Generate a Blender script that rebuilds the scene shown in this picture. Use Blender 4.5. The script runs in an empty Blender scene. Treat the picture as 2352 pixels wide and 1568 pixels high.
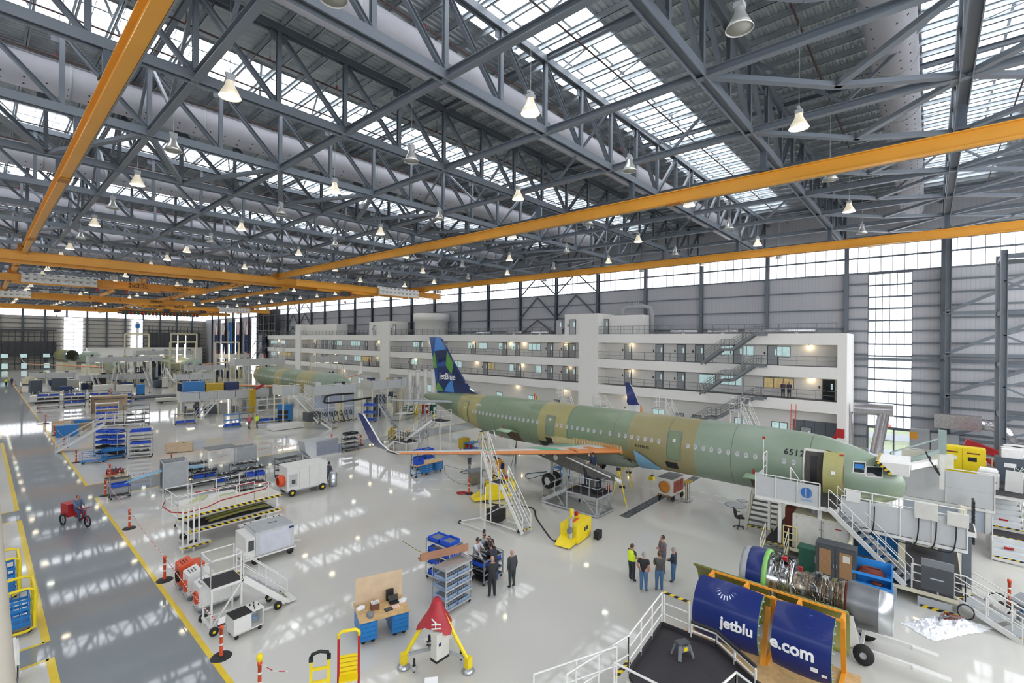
import bpy, bmesh, math, random
from mathutils import Vector, Matrix
from math import sin, cos, pi, radians as RAD, atan2, hypot, sqrt
random.seed(7)
SC = bpy.context.scene
COL = SC.collection
# ---------------------------------------------------------------- camera
H, FPX, CX, CY, YAW, ROLL = 11.2, 1084.0, 1176.0, 784.0, 0.8469, 0.0096
F = Vector((sin(YAW), cos(YAW), 0)); R0 = Vector((cos(YAW), -sin(YAW), 0)); U0 = Vector((0, 0, 1))
RV = R0*cos(ROLL) + U0*sin(ROLL); UV = -R0*sin(ROLL) + U0*cos(ROLL); O = Vector((0, 0, H))
def ray(u, v): return F + RV*((u-CX)/FPX) + UV*((CY-v)/FPX)
def at(u, v, z=0.0):
    "where a level surface at height z is seen at photo point (u, v)"
    d = ray(u, v); p = O + d*((z-H)/d.z); return Vector((p.x, p.y, z))
def onX(u, v, X):
    d = ray(u, v); return O + d*(X/d.x)
cd = bpy.data.cameras.new('camera'); cam = bpy.data.objects.new('camera', cd); COL.objects.link(cam)
cd.sensor_width = 36; cd.lens = 36*FPX/2352; cd.clip_start = 0.1; cd.clip_end = 600
cam.matrix_world = Matrix(((RV.x, UV.x, -F.x, 0), (RV.y, UV.y, -F.y, 0), (RV.z, UV.z, -F.z, H), (0, 0, 0, 1)))
SC.camera = cam
# ---------------------------------------------------------------- materials
def lin(c): return tuple((x/12.92 if x <= .04045 else ((x+.055)/1.055)**2.4) for x in c)
def hx(s): return lin(tuple(int(s[i:i+2], 16)/255 for i in (0, 2, 4)))
MT = {}
def mat(name, col, rough=.5, metal=0., coat=0., var=.06, scale=3., bump=0., emit=0., ecol=None, alpha=1., trans=0., spec=.5):
    m = bpy.data.materials.new(name); m.use_nodes = True; nt = m.node_tree; N = nt.nodes; L = nt.links
    b = N['Principled BSDF']; c = hx(col) if isinstance(col, str) else col
    b.inputs['Roughness'].default_value = rough; b.inputs['Metallic'].default_value = metal
    b.inputs['Coat Weight'].default_value = coat; b.inputs['Coat Roughness'].default_value = .06
    b.inputs['Specular IOR Level'].default_value = spec
    if trans: b.inputs['Transmission Weight'].default_value = trans
    if alpha < 1: b.inputs['Alpha'].default_value = alpha
    b.inputs['Base Color'].default_value = (*c, 1)
    if var:
        tc = N.new('ShaderNodeTexCoord'); nz = N.new('ShaderNodeTexNoise'); nz.inputs['Scale'].default_value = scale; nz.inputs['Detail'].default_value = 3
        L.new(tc.outputs['Object'], nz.inputs['Vector'])
        r = N.new('ShaderNodeValToRGB'); r.color_ramp.elements[0].position = .3; r.color_ramp.elements[1].position = .7
        r.color_ramp.elements[0].color = (*[x*(1-var) for x in c], 1); r.color_ramp.elements[1].color = (*[min(1, x*(1+var)) for x in c], 1)
        L.new(nz.outputs['Fac'], r.inputs['Fac']); L.new(r.outputs['Color'], b.inputs['Base Color'])
        if bump:
            bp = N.new('ShaderNodeBump'); bp.inputs['Strength'].default_value = bump; L.new(nz.outputs['Fac'], bp.inputs['Height']); L.new(bp.outputs['Normal'], b.inputs['Normal'])
    if emit:
        b.inputs['Emission Color'].default_value = (*(ecol or c), 1); b.inputs['Emission Strength'].default_value = emit
    MT[name] = m; return m
steel = mat('steel_grey_blue', '69717a', .45, .0, var=.05, scale=.6)
steelD = mat('steel_dark', '4c5560', .5, var=.05)
deckm = mat('galvanised_deck', 'aeb6bb', .38, .35, var=.16, scale=1.2)
ductm = mat('duct_fabric', 'a9a9b0', .6, var=.03)
holem = mat('duct_hole', '2a2a2c', .8, var=0)
orange = mat('crane_orange', 'dc9c34', .4, var=.04, scale=.7)
orangeD = mat('crane_orange_dark', 'a86a14', .5)
white = mat('white_paint', 'dcdcd8', .4, var=.03)
whiteP = mat('white_plaster', 'e9e8e4', .7, var=.015)
offw = mat('off_white', 'c9c8c0', .45)
cream = mat('cream_paint', 'd9d3b8', .5)
greyP = mat('panel_grey', 'bdc0c1', .45, var=.02)
greyL = mat('light_grey', 'a7abae', .5)
greyM = mat('mid_grey', '74787c', .5)
greyD = mat('dark_grey', '45484c', .5)
black = mat('black_rubber', '1b1c1e', .55)
blackM = mat('black_mat', '2d2a2e', .7, var=.1, scale=8)
alu = mat('aluminium', 'bfc3c6', .3, .8, var=.05)
chrome = mat('chrome', 'c9ccce', .16, 1., var=.05)
yellow = mat('yellow_paint', 'e8cf1c', .38, var=.05)
yellowD = mat('yellow_worn', 'c2a21c', .5, var=.12, scale=9)
red = mat('red_paint', 'a81c22', .45)
redC = mat('red_cover', 'a3202b', .5, var=.12, scale=5, bump=.15)
ored = mat('orange_red', 'd9532c', .45)
blue = mat('blue_paint', '1f74b8', .4)
blueB = mat('blue_bin', '1c50c8', .42)
blueD = mat('blue_dark', '1f3160', .5)
navy = mat('navy_gloss', '0d2468', .38, coat=.15, spec=.3, var=.04)
green = mat('green_bin', '1f5b4a', .45)
greenP = mat('primer_green', '6c9a58', .5, var=.08)
oliveP = mat('primer_olive', '7c7c3e', .5, var=.1)
wood = mat('plywood', 'c9b294', .6, var=.1, scale=2)
woodD = mat('wood_top', 'c9a877', .5, var=.15, scale=6)
paper = mat('paper', 'e6e6e6', .7)
skin = mat('skin', 'b98a72', .55, var=.03)
pipeD = mat('pipe_dark', '4a3634', .6)
brown = mat('brown_hose', '7a3a2e', .6)
glassD = mat('dark_glass', '1c2630', .1, coat=.5, var=0)
winlit = mat('window_lit', 'a9c4c6', .15, var=.2, scale=2, emit=.55, ecol=hx('b9d3d2'))
winwarm = mat('window_warm', 'b8a878', .3, var=.3, scale=3, emit=.35, ecol=hx('c8b07a'))
winout = mat('translucent_panel', 'f2f4fa', .6, var=.015, scale=.8, emit=2.6, ecol=(.93, .95, 1.))
skyglow = mat('skylight_panel', 'f2f4fa', .6, var=.02, scale=.5, emit=4.6, ecol=(.94, .96, 1.))
lampw = mat('lamp_glow', 'fff4d8', .5, var=0, emit=16, ecol=(1, .86, .6))
lampc = mat('lamp_glow_cool', 'f6fff0', .5, var=0, emit=16, ecol=(.9, 1, .86))
lampo = mat('lamp_off', '9a9a90', .5, var=0)
tubel = mat('tube_light', 'fff2c8', .5, var=0, emit=7, ecol=(1, .9, .62))
warml = mat('warm_downlight', 'fff0c8', .5, var=0, emit=5, ecol=(1, .78, .45))
foil = mat('foil_duct', 'c9c8cc', .25, .9, var=.25, scale=14, bump=.5)
film = mat('plastic_film', 'e8eaee', .3, var=.08, scale=9, bump=.6)
tyre = mat('tyre', '222224', .7)
skyblue = mat('fairing_blue', '79a9c8', .5)
orp = mat('leading_edge_orange', 'd0844a', .5, var=.06)
mint = mat('mint_patch', '5fb58e', .5)
interior = mat('raw_interior', 'b59a6c', .6, var=.12, scale=4)
exitred = mat('exit_red', 'd84040', .5, var=0, emit=1.0, ecol=(1, .2, .15))
# floor: glossy epoxy with small marks
def floor_mat(name, col, rough, worn):
    m = mat(name, col, rough, coat=.85, var=.05, scale=.16); nt = m.node_tree; N = nt.nodes; L = nt.links; b = N['Principled BSDF']
    b.inputs['Coat Roughness'].default_value = .045
    tc = N.new('ShaderNodeTexCoord'); n = N.new('ShaderNodeTexNoise'); n.inputs['Scale'].default_value = .55; n.inputs['Detail'].default_value = 4
    L.new(tc.outputs['Object'], n.inputs['Vector']); bp = N.new('ShaderNodeBump'); bp.inputs['Strength'].default_value = worn; bp.inputs['Distance'].default_value = .01
    L.new(n.outputs['Fac'], bp.inputs['Height']); L.new(bp.outputs['Normal'], b.inputs['Coat Normal']); return m
floorW = floor_mat('epoxy_white', 'cbcac3', .35, .12)
floorG = floor_mat('epoxy_grey', '7c8388', .35, .12)
lineY = mat('line_yellow', 'e3c31e', .35, coat=.5)
lineW = mat('line_white', 'e4e4e2', .4, coat=.5)
def stripes(name, c1, c2, sx, sy, sz, rough=.5, duty=.5):
    m = mat(name, c1, rough, var=0); nt = m.node_tree; N = nt.nodes; L = nt.links; b = N['Principled BSDF']
    tc = N.new('ShaderNodeTexCoord'); d = N.new('ShaderNodeVectorMath'); d.operation = 'DOT_PRODUCT'; d.inputs[1].default_value = (sx, sy, sz)
    fr = N.new('ShaderNodeMath'); fr.operation = 'FRACT'; g = N.new('ShaderNodeMath'); g.operation = 'GREATER_THAN'; g.inputs[1].default_value = duty
    mx = N.new('ShaderNodeMix'); mx.data_type = 'RGBA'; mx.inputs['A'].default_value = (*hx(c1), 1); mx.inputs['B'].default_value = (*hx(c2), 1)
    L.new(tc.outputs['Object'], d.inputs[0]); L.new(d.outputs['Value'], fr.inputs[0]); L.new(fr.outputs[0], g.inputs[0]); L.new(g.outputs[0], mx.inputs['Factor']); L.new(mx.outputs['Result'], b.inputs['Base Color'])
    return m
hazard = stripes('hazard_stripes', 'e0c020', '1c1c1c', 3.2, 3.2, 3.2)
tapeRW = stripes('red_white_tape', 'c03a48', 'e8e4e4', 4., 4., 1., duty=.5)
cladR = stripes('cladding_rib', 'b7b9be', 'a6a8ae', 0, 3.0, 0, .55, .9)
cladB = stripes('cladding_rib_back', 'b3aea4', 'a29d94', 3.0, 0, 0, .55, .9)
def band_mat(name, bands, seams):
    "primer colours in bands along the object's y axis with thin panel seams"
    m = mat(name, '7d8f73', .42, var=0); nt = m.node_tree; N = nt.nodes; L = nt.links; b = N['Principled BSDF']
    tc = N.new('ShaderNodeTexCoord'); sp = N.new('ShaderNodeSeparateXYZ'); L.new(tc.outputs['Object'], sp.inputs[0])
    dv = N.new('ShaderNodeMath'); dv.operation = 'DIVIDE'; dv.inputs[1].default_value = 42.; L.new(sp.outputs['Y'], dv.inputs[0])
    r = N.new('ShaderNodeValToRGB'); r.color_ramp.interpolation = 'CONSTANT'; L.new(dv.outputs[0], r.inputs['Fac'])
    e = r.color_ramp.elements; e[0].position = 0; e[0].color = (*hx(bands[0][1]), 1); e[1].position = bands[1][0]/42; e[1].color = (*hx(bands[1][1]), 1)
    for s, c in bands[2:]:
        q = e.new(s/42); q.color = (*hx(c), 1)
    nz = N.new('ShaderNodeTexNoise'); nz.inputs['Scale'].default_value = .9; nz.inputs['Detail'].default_value = 5; L.new(tc.outputs['Object'], nz.inputs['Vector'])
    mp = N.new('ShaderNodeMapRange'); mp.inputs['To Min'].default_value = .9; mp.inputs['To Max'].default_value = 1.1; L.new(nz.outputs['Fac'], mp.inputs['Value'])
    mu = N.new('ShaderNodeMix'); mu.data_type = 'RGBA'; mu.blend_type = 'MULTIPLY'; mu.inputs['Factor'].default_value = 1
    cc = N.new('ShaderNodeCombineColor'); [L.new(mp.outputs['Result'], cc.inputs[i]) for i in range(3)]
    L.new(r.outputs['Color'], mu.inputs['A']); L.new(cc.outputs['Color'], mu.inputs['B'])
    fr = N.new('ShaderNodeMath'); fr.operation = 'FRACT'; d2 = N.new('ShaderNodeMath'); d2.operation = 'DIVIDE'; d2.inputs[1].default_value = seams; L.new(sp.outputs['Y'], d2.inputs[0]); L.new(d2.outputs[0], fr.inputs[0])
    lt = N.new('ShaderNodeMath'); lt.operation = 'LESS_THAN'; lt.inputs[1].default_value = .012; L.new(fr.outputs[0], lt.inputs[0])
    m2 = N.new('ShaderNodeMix'); m2.data_type = 'RGBA'; m2.inputs['B'].default_value = (*hx('666d5c'), 1); L.new(lt.outputs[0], m2.inputs['Factor']); L.new(mu.outputs['Result'], m2.inputs['A']); L.new(m2.outputs['Result'], b.inputs['Base Color'])
    b.inputs['Coat Weight'].default_value = .15; return m
# ---------------------------------------------------------------- mesh builder
class B:
    def __init__(s): s.v = []; s.f = []; s.m = []; s.sm = []
    def add(s, vs, fs, m=0, smooth=False):
        o = len(s.v); s.v += [tuple(v) for v in vs]; s.f += [tuple(i+o for i in f) for f in fs]; s.m += [m]*len(fs); s.sm += [smooth]*len(fs)
    def box(s, x, y, z, sx, sy, sz, m=0, rz=0., rx=0., ry=0.):
        "centre x,y and BOTTOM z"
        vs = [Vector((a*sx/2, b*sy/2, c*sz/2)) for c in (-1, 1) for a, b in ((-1, -1), (1, -1), (1, 1), (-1, 1))]
        if rz or rx or ry:
            M = Matrix.Rotation(rz, 3, 'Z') @ Matrix.Rotation(ry, 3, 'Y') @ Matrix.Rotation(rx, 3, 'X'); vs = [M @ v for v in vs]
        c = Vector((x, y, z+sz/2)); s.add([v+c for v in vs], [(0, 3, 2, 1), (4, 5, 6, 7), (0, 1, 5, 4), (1, 2, 6, 5), (2, 3, 7, 6), (3, 0, 4, 7)], m)
    def bb(s, x0, x1, y0, y1, z0, z1, m=0): s.box((x0+x1)/2, (y0+y1)/2, z0, x1-x0, y1-y0, z1-z0, m)
    def beam(s, p, q, w, h, m=0, off=(0, 0)):
        p = Vector(p); q = Vector(q); d = (q-p)
        if d.length < 1e-6: return
        d.normalize(); up = Vector((0, 0, 1)) if abs(d.z) < .98 else Vector((0, 1, 0))
        a = d.cross(up).normalized(); b = a.cross(d)
        o = a*off[0]+b*off[1]
        vs = [e+o+a*(i*w/2)+b*(j*h/2) for e in (p, q) for i, j in ((-1, -1), (1, -1), (1, 1), (-1, 1))]
        s.add(vs, [(0, 1, 2, 3), (7, 6, 5, 4), (0, 4, 5, 1), (1, 5, 6, 2), (2, 6, 7, 3), (3, 7, 4, 0)], m)
    def ib(s, p, q, w, h, t=.03, m=0):
        s.beam(p, q, w, t, m, (0, h/2-t/2)); s.beam(p, q, w, t, m, (0, -h/2+t/2)); s.beam(p, q, t*.8, h-2*t, m)
    def hb(s, p, q, w, h, t=.03, m=0):
        "wide-flange section laid flat: flanges vertical"
        s.beam(p, q, t, h, m, (w/2-t/2, 0)); s.beam(p, q, t, h, m, (-w/2+t/2, 0)); s.beam(p, q, w-2*t, t*.8, m)
    def tube(s, p, q, r, n=6, m=0, r2=None, cap=True):
        p = Vector(p); q = Vector(q); d = q-p
        if d.length < 1e-6: return
        d.normalize(); up = Vector((0, 0, 1)) if abs(d.z) < .98 else Vector((1, 0, 0)); a = d.cross(up).normalized(); b = a.cross(d); r2 = r if r2 is None else r2
        vs = [e+(a*cos(2*pi*k/n)+b*sin(2*pi*k/n))*rr for e, rr in ((p, r), (q, r2)) for k in range(n)]
        fs = [(k, (k+1) % n, n+(k+1) % n, n+k) for k in range(n)]; s.add(vs, fs, m, n > 5)
        if cap: s.add(vs, [tuple(range(n-1, -1, -1)), tuple(range(n, 2*n))], m)
    def path(s, pts, r, n=6, m=0, close=False):
        pts = [Vector(p) for p in pts]
        if close: pts = pts+[pts[0]]
        k = len(pts); rings = []; pa = None
        for i, p in enumerate(pts):
            d = (pts[min(i+1, k-1)]-pts[max(i-1, 0)])
            if d.length < 1e-6: d = Vector((0, 0, 1))
            d.normalize()
            if pa is None:
                up = Vector((0, 0, 1)) if abs(d.z) < .95 else Vector((1, 0, 0)); a = d.cross(up).normalized()
            else: a = (pa-d*pa.dot(d)); a = a.normalized() if a.length > 1e-4 else pa
            pa = a; b = a.cross(d); rings.append([p+(a*cos(2*pi*j/n)+b*sin(2*pi*j/n))*r for j in range(n)])
        vs = [v for g in rings for v in g]
        fs = [(i*n+j, i*n+(j+1) % n, (i+1)*n+(j+1) % n, (i+1)*n+j) for i in range(k-1) for j in range(n)]
        fs += [tuple(range(n-1, -1, -1)), tuple(range((k-1)*n, k*n))]; s.add(vs, fs, m, True)
    def lathe(s, prof, o=(0, 0, 0), ax='z', n=16, m=0, a0=0., a1=2*pi, smooth=True):
        "prof: (radius, height) pairs"
        full = abs(a1-a0-2*pi) < 1e-6; c = n if full else n+1; o = Vector(o); vs = []
        for r, h in prof:
            for k in range(c):
                a = a0+(a1-a0)*k/n; x, y = r*cos(a), r*sin(a)
                vs.append(o+(Vector((x, y, h)) if ax == 'z' else Vector((x, h, y)) if ax == 'y' else Vector((h, x, y))))
        fs = [(i*c+k, i*c+(k+1) % c, (i+1)*c+(k+1) % c, (i+1)*c+k) for i in range(len(prof)-1) for k in range(n)]; s.add(vs, fs, m, smooth)
    def disc(s, o, r, ax='z', n=16, m=0):
        o = Vector(o); vs = []
        for k in range(n):
            a = 2*pi*k/n; x, y = r*cos(a), r*sin(a); vs.append(o+(Vector((x, y, 0)) if ax == 'z' else Vector((x, 0, y)) if ax == 'y' else Vector((0, x, y))))
        s.add(vs, [tuple(range(n))], m)
    def prism(s, poly, lo, hi, ax='z', m=0):
        "poly of 2D points extruded along ax"
        def w(a, b, c): return (a, b, c) if ax == 'z' else (a, c, b) if ax == 'y' else (c, a, b)
        n = len(poly); vs = [w(a, b, lo) for a, b in poly]+[w(a, b, hi) for a, b in poly]
        s.add(vs, [tuple(range(n-1, -1, -1)), tuple(range(n, 2*n))]+[(k, (k+1) % n, n+(k+1) % n, n+k) for k in range(n)], m)
    def quad(s, a, b, c, d, m=0): s.add([a, b, c, d], [(0, 1, 2, 3)], m)
    def build(s, name, mats, parent=None, loc=None, rz=0., smooth=None, kind=None):
        if not isinstance(mats, (list, tuple)): mats = [mats]
        me = bpy.data.meshes.new(name); me.from_pydata(s.v, [], s.f)
        for m in mats: me.materials.append(m)
        me.polygons.foreach_set('material_index', s.m); me.polygons.foreach_set('use_smooth', s.sm if smooth is None else [smooth]*len(s.f)); me.update()
        o = bpy.data.objects.new(name, me); COL.objects.link(o)
        if parent: o.parent = parent
        if loc is not None: o.location = loc
        if rz: o.rotation_euler = (0, 0, rz)
        if kind: o['kind'] = kind
        return o
def tag(o, label, cat, group=None):
    o['label'] = label; o['category'] = cat
    if group: o['group'] = group
    return o
def T(name, loc, rz, label, cat, group=None):
    o = bpy.data.objects.new(name, None); COL.objects.link(o); o.empty_display_size = .2
    o.location = loc; o.rotation_euler = (0, 0, rz); return tag(o, label, cat, group)
def copy_tree(o, parent=None):
    c = o.copy(); COL.objects.link(c)
    if parent: c.parent = parent
    for ch in list(o.children): copy_tree(ch, c)
    return c
def dup(o, loc, rz=None, label=None, group=None):
    c = copy_tree(o); c.location = loc
    if rz is not None: c.rotation_euler = (0, 0, rz)
    if label: c['label'] = label
    if group: c['group'] = group
    return c
def textmesh(body, size, ext=.004, bold=0., spacing=1.):
    cu = bpy.data.curves.new('lettering', 'FONT'); cu.body = body; cu.size = size; cu.extrude = ext; cu.offset = bold; cu.space_character = spacing; cu.resolution_u = 3
    cu.align_x = 'CENTER'; cu.align_y = 'CENTER'
    o = bpy.data.objects.new('t', cu); COL.objects.link(o); dg = bpy.context.evaluated_depsgraph_get(); dg.update()
    me = bpy.data.meshes.new_from_object(o.evaluated_get(dg)); bpy.data.objects.remove(o); return me
def text(body, size, fn, m, name, parent=None, ext=.004, bold=0., spacing=1., cuts=0):
    "fn maps a flat text point (x, y, z) to the surface it is painted on"
    me = textmesh(body, size, ext, bold, spacing)
    if cuts:
        bm = bmesh.new(); bm.from_mesh(me)
        for k in range(cuts): bmesh.ops.bisect_plane(bm, geom=bm.verts[:]+bm.edges[:]+bm.faces[:], plane_co=(0, -size*.6+size*1.2*(k+.5)/cuts, 0), plane_no=(0, 1, 0))
        bm.to_mesh(me); bm.free()
    for v in me.vertices: v.co = fn(*v.co)
    me.materials.clear(); me.materials.append(m)
    o = bpy.data.objects.new(name, me); COL.objects.link(o)
    if parent: o.parent = parent
    return o
# world: bright overcast sky outside the hall
w = bpy.data.worlds.new('sky'); SC.world = w; w.use_nodes = True
wn = w.node_tree; bg = wn.nodes['Background']; st = wn.nodes.new('ShaderNodeTexSky')
try:
    st.sky_type = 'NISHITA'; st.sun_disc = False; st.sun_elevation = RAD(38); st.air_density = 1.; st.dust_density = 4.
except Exception: pass
mxw = wn.nodes.new('ShaderNodeMix'); mxw.data_type = 'RGBA'; mxw.inputs['Factor'].default_value = .8; mxw.inputs['B'].default_value = (.86, .91, 1, 1)
wn.links.new(st.outputs['Color'], mxw.inputs['A']); wn.links.new(mxw.outputs['Result'], bg.inputs['Color']); bg.inputs['Strength'].default_value = 1.5
SC.view_settings.view_transform = 'Standard'; SC.view_settings.look = 'None'; SC.view_settings.gamma = 1; SC.view_settings.exposure = 0.12; SC.view_settings.use_curve_mapping = False
cy = SC.cycles; cy.max_bounces = 4; cy.diffuse_bounces = 3; cy.glossy_bounces = 3; cy.transmission_bounces = 3; cy.transparent_max_bounces = 6
cy.sample_clamp_indirect = 6; cy.caustics_reflective = False; cy.caustics_refractive = False; cy.use_denoising = True
cy.use_adaptive_sampling = True; cy.adaptive_threshold = .06; cy.adaptive_min_samples = 16; cy.use_light_tree = False
# ================================================================ the hall
GX, DX, GY, DY, ZC, ZT = 5.9, 6.69, 6.95, 7.98, 22.0, 25.7
WX, YB, XW = 64.4, 232.0, -17.5
def gx(i): return GX+DX*i
def gy(j): return GY+DY*j
Y0 = -18.
b = B(); b.bb(5.6, WX+.3, Y0, 43.55, -.3, 0); b.build('floor_main', floorW, kind='structure')
b = B(); b.bb(5.6, WX+.3, 47.7, YB, -.3, 0); b.build('floor_far', floorW, kind='structure')
b = B(); b.bb(XW, 1.62, 43.9, 73, -.3, 0); b.bb(XW, 1.62, 24.2, 41.5, -.3, 0); b.bb(XW, 1.62, Y0, 22.9, -.3, 0); b.bb(XW, 1.62, 76., YB, -.3, 0); b.build('floor_bays', floorW, kind='structure')
b = B(); b.bb(1.62, 5.6, Y0, YB, -.3, 0); b.bb(XW, 1.62, 22.9, 24.2, -.3, 0); b.bb(XW, 1.62, 41.5, 43.9, -.3, 0); b.bb(XW, 1.62, 73., 76., -.3, 0); b.bb(5.6, WX+.3, 43.55, 47.7, -.3, 0); b.build('floor_aisle', floorG, kind='structure')
def ln(name, m, *r):
    b = B(); [b.bb(*q, .001, .004) for q in r]; b.build(name, m, kind='structure')
ln('trim_1', lineY, (5.42, 5.6, Y0, 43.6), (5.42, 5.6, 47.65, YB-4), (5.6, 27.5, 43.5, 43.62), (5.6, 27.5, 47.62, 47.74), (27.5, 57, 43.5, 43.62), (27.5, 57, 47.62, 47.74))
ln('trim_2', lineY, (1.62, 1.84, 43.9, 73), (1.62, 1.84, 24.2, 41.5), (1.62, 1.84, Y0, 22.9), (1.62, 1.8, 76, 228), (-10, 1.7, 43.85, 43.98), (-10, 1.7, 41.4, 41.53), (-10, 1.7, 24.15, 24.28), (-10, 1.7, 22.78, 22.91))
dash = [(x, x+.9, 27.55, 27.63) for x in [16+1.5*i for i in range(12)]]+[(x, x+.9, 23.9, 23.98) for x in [15+1.5*i for i in range(9)]]
def dashes(p, q, n):
    b = B(); p = Vector(p); q = Vector(q)
    for k in range(n):
        a = p.lerp(q, k/n); c = p.lerp(q, (k+.6)/n); b.beam((a.x, a.y, .002), (c.x, c.y, .002), .09, .003)
    return b
b = dashes(at(855, 1099), at(1180, 1102), 10); b2 = dashes(at(895, 1122), at(1180, 1124), 9)
b.add(b2.v, b2.f); b2 = dashes(at(1460, 1115), at(1800, 1180), 10); b.add(b2.v, b2.f); b2 = dashes(at(1500, 1106), at(1700, 1150), 7); b.add(b2.v, b2.f); b.build('trim_3', lineW, kind='structure')
b = B(); p, q = at(1432, 1187), at(1600, 1095); b.beam((p.x, p.y, .004), (q.x, q.y, .004), .62, .008)
for k in range(34):
    c = p.lerp(q, (k+.5)/34); b.box(c.x, c.y, .008, .12, .4, .004, 1)
b.build('floor_drain', [greyD, steel], kind='structure')
p = at(2352, 1380); b = B(); b.bb(34.6, 34.75, -9, -4.6, .001, .004); b.bb(28.9, 34.7, -4.75, -4.6, .001, .004); b.build('trim_4', lineY, kind='structure')
for u, v, r in ((1690, 1160, .7), (1705, 1150, .35)):
    p = at(u, v); b = B(); b.lathe([(r, 0), (r, .012), (r-.06, .012)], (0, 0, 0), n=24); b.disc((0, 0, .01), r-.06, n=24, m=1); b.build('floor_hatch', [greyM, greyL], loc=p, kind='structure')
# ---------------- roof: trusses run along x on every grid line
def truss(j):
    y = gy(j); near = j < 6; b = B(); x0, x1 = gx(-3), WX
    sec = b.hb if near else b.beam
    if near: b.hb((x0, y, ZC), (x1, y, ZC), .42, .4, .04); b.hb((x0, y, ZT), (x1, y, ZT), .36, .34, .035)
    else: b.beam((x0, y, ZC), (x1, y, ZC), .4, .38); b.beam((x0, y, ZT), (x1, y, ZT), .34, .32)
    h = DX/2; n = int((x1-x0)/h)
    for k in range(n+1):
        x = x0+h*k; wv = .2
        if near: b.ib((x, y, ZC+.2), (x, y, ZT-.15), wv, wv, .02)
        else: b.beam((x, y, ZC+.2), (x, y, ZT-.15), wv, wv*.8)
        if k < n:
            a, c = ((x, y, ZT-.15), (x+h-.1, y, ZC+.2)) if x < gx(4)-.1 else ((x+.1, y, ZC+.2), (x+h, y, ZT-.15))
            if near: b.ib(a, c, .2, .2, .02)
            else: b.beam(a, c, .19, .17)
            if near and k % 2 == 0:
                b.box(x, y, ZC+.18, .9, .03, .45, 0); b.box(x+h, y, ZT-.6, .8, .03, .42, 0)
    o = b.build('roof_truss', steel, kind='structure'); return o
for j in range(-3, 29): truss(j)
# struts along y between trusses, one object for each grid line
for i in range(-3, 9):
    b = B(); x = gx(i)
    b.ib((x, Y0, ZC), (x, 60, ZC), .3, .32, .03); b.beam((x, 60, ZC), (x, YB, ZC), .28, .3)
    if i % 2 == 0: b.ib((x, Y0, ZT+.1), (x, 60, ZT+.1), .22, .25, .025); b.beam((x, 60, ZT+.1), (x, YB, ZT+.1), .2, .22)
    if i in (0, 3, 6):
        for j in range(-3, 28):
            y = gy(j); m_ = y+DY/2
            b.beam((x, y, ZT), (x, m_, ZC+.15), .13, .13); b.beam((x, m_, ZC+.15), (x, y+DY, ZT), .13, .13)
    b.build('roof_strut', steel, kind='structure')
# level bracing in the bottom-chord plane
def brace(name, segs):
    b = B()
    for (xa, ya), (xb, yb) in segs: b.beam((xa, ya, ZC-.02), (xb, yb, ZC-.02), .3, .2)
    b.build(name, steel, kind='structure')
ya, yb = gy(-1), gy(0); ym = (ya+yb)/2; segs = []
for i in range(1, 9): segs += [((gx(i), yb), (gx(i)+DX/2+1, ym)), ((gx(i)+DX/2+1, ym), (gx(i+1), ya)), ((gx(i), ya+0), (gx(i)+DX/2+1, ym))]
brace('roof_brace', segs)
segs = [((gx(i)+0, ya-DY), (gx(i)+DX, ya)) for i in range(2, 9)]+[((gx(i)+DX, ya-DY), (gx(i), ya)) for i in range(2, 9)]; brace('roof_brace', segs)
for jj in (3, 7, 12, 18, 23):
    y0_, y1_ = gy(jj), gy(jj+1); segs = []
    for i in range(-1, 8): segs += [((gx(i), y0_), (gx(i)+DX/2, y1_)), ((gx(i)+DX/2, y1_), (gx(i+1), y0_))]
    brace('roof_brace', segs)
# purlins run along y
for k in range(int((WX-XW)/1.338)):
    x = XW+.3+k*1.338; b = B(); z = 26.1
    b.beam((x, Y0, z+.12), (x, YB, z+.12), .02, .26); b.beam((x+.04, Y0, z), (x+.04, YB, z), .1, .02); b.beam((x-.04, Y0, z+.25), (x-.04, YB, z+.25), .1, .02)
    b.build('ceiling_purlin', deckm, kind='structure')
# decking bays (corrugations run along x) and translucent skylight strips over every second truss
def corr(name, ya, yb, z):
    b = B(); p = .3; n = max(1, int((yb-ya)/p)); vs = []
    for k in range(n+1):
        y = ya+(yb-ya)*k/n; dy = (yb-ya)/n
        for q, zz in ((0, 0), (.35, 0), (.5, .07), (.85, .07)):
            if k == n and q: break
            vs.append((y+q*dy, z+zz))
    m = len(vs); V = [(XW, y, zz) for y, zz in vs]+[(WX, y, zz) for y, zz in vs]
    b.add(V, [(k, k+1, m+k+1, m+k) for k in range(m-1)]); b.build(name, deckm, kind='structure')
prev = Y0
for j in range(-3, 29, 2):
    yc = gy(j)-.9; a, c = yc-2.3, yc+2.3
    if a < Y0: a = Y0
    if a > prev: corr('ceiling_deck', prev, a, 26.38)
    b = B(); b.quad((XW, a, 26.75), (WX-7, a, 26.75), (WX-7, c, 26.75), (XW, c, 26.75)); b.build('ceiling_skylight', skyglow, kind='structure')
    b = B(); b.bb(XW, WX, a-.04, a, 26.3, 26.8); b.bb(XW, WX, c, c+.04, 26.3, 26.8); b.bb(WX-7, WX, a, c, 26.7, 26.75)
    k = XW
    while k < WX-7: b.bb(k, k+.03, a, c, 26.68, 26.74); k += 1.0
    for q in range(0, 24):
        x = XW+1+q*3.345; b.beam((x, a, 26.55), (x+1.6, c, 26.55), .12, .1)
    b.beam((XW, yc-.8, 26.6), (WX-7, yc-.8, 26.6), .12, .1); b.beam((XW, yc+1.0, 26.6), (WX-7, yc+1.0, 26.6), .12, .1); b.build('ceiling_skylight_frame', deckm, kind='structure'); prev = c
if prev < YB: corr('ceiling_deck', prev, YB, 26.38)
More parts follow.
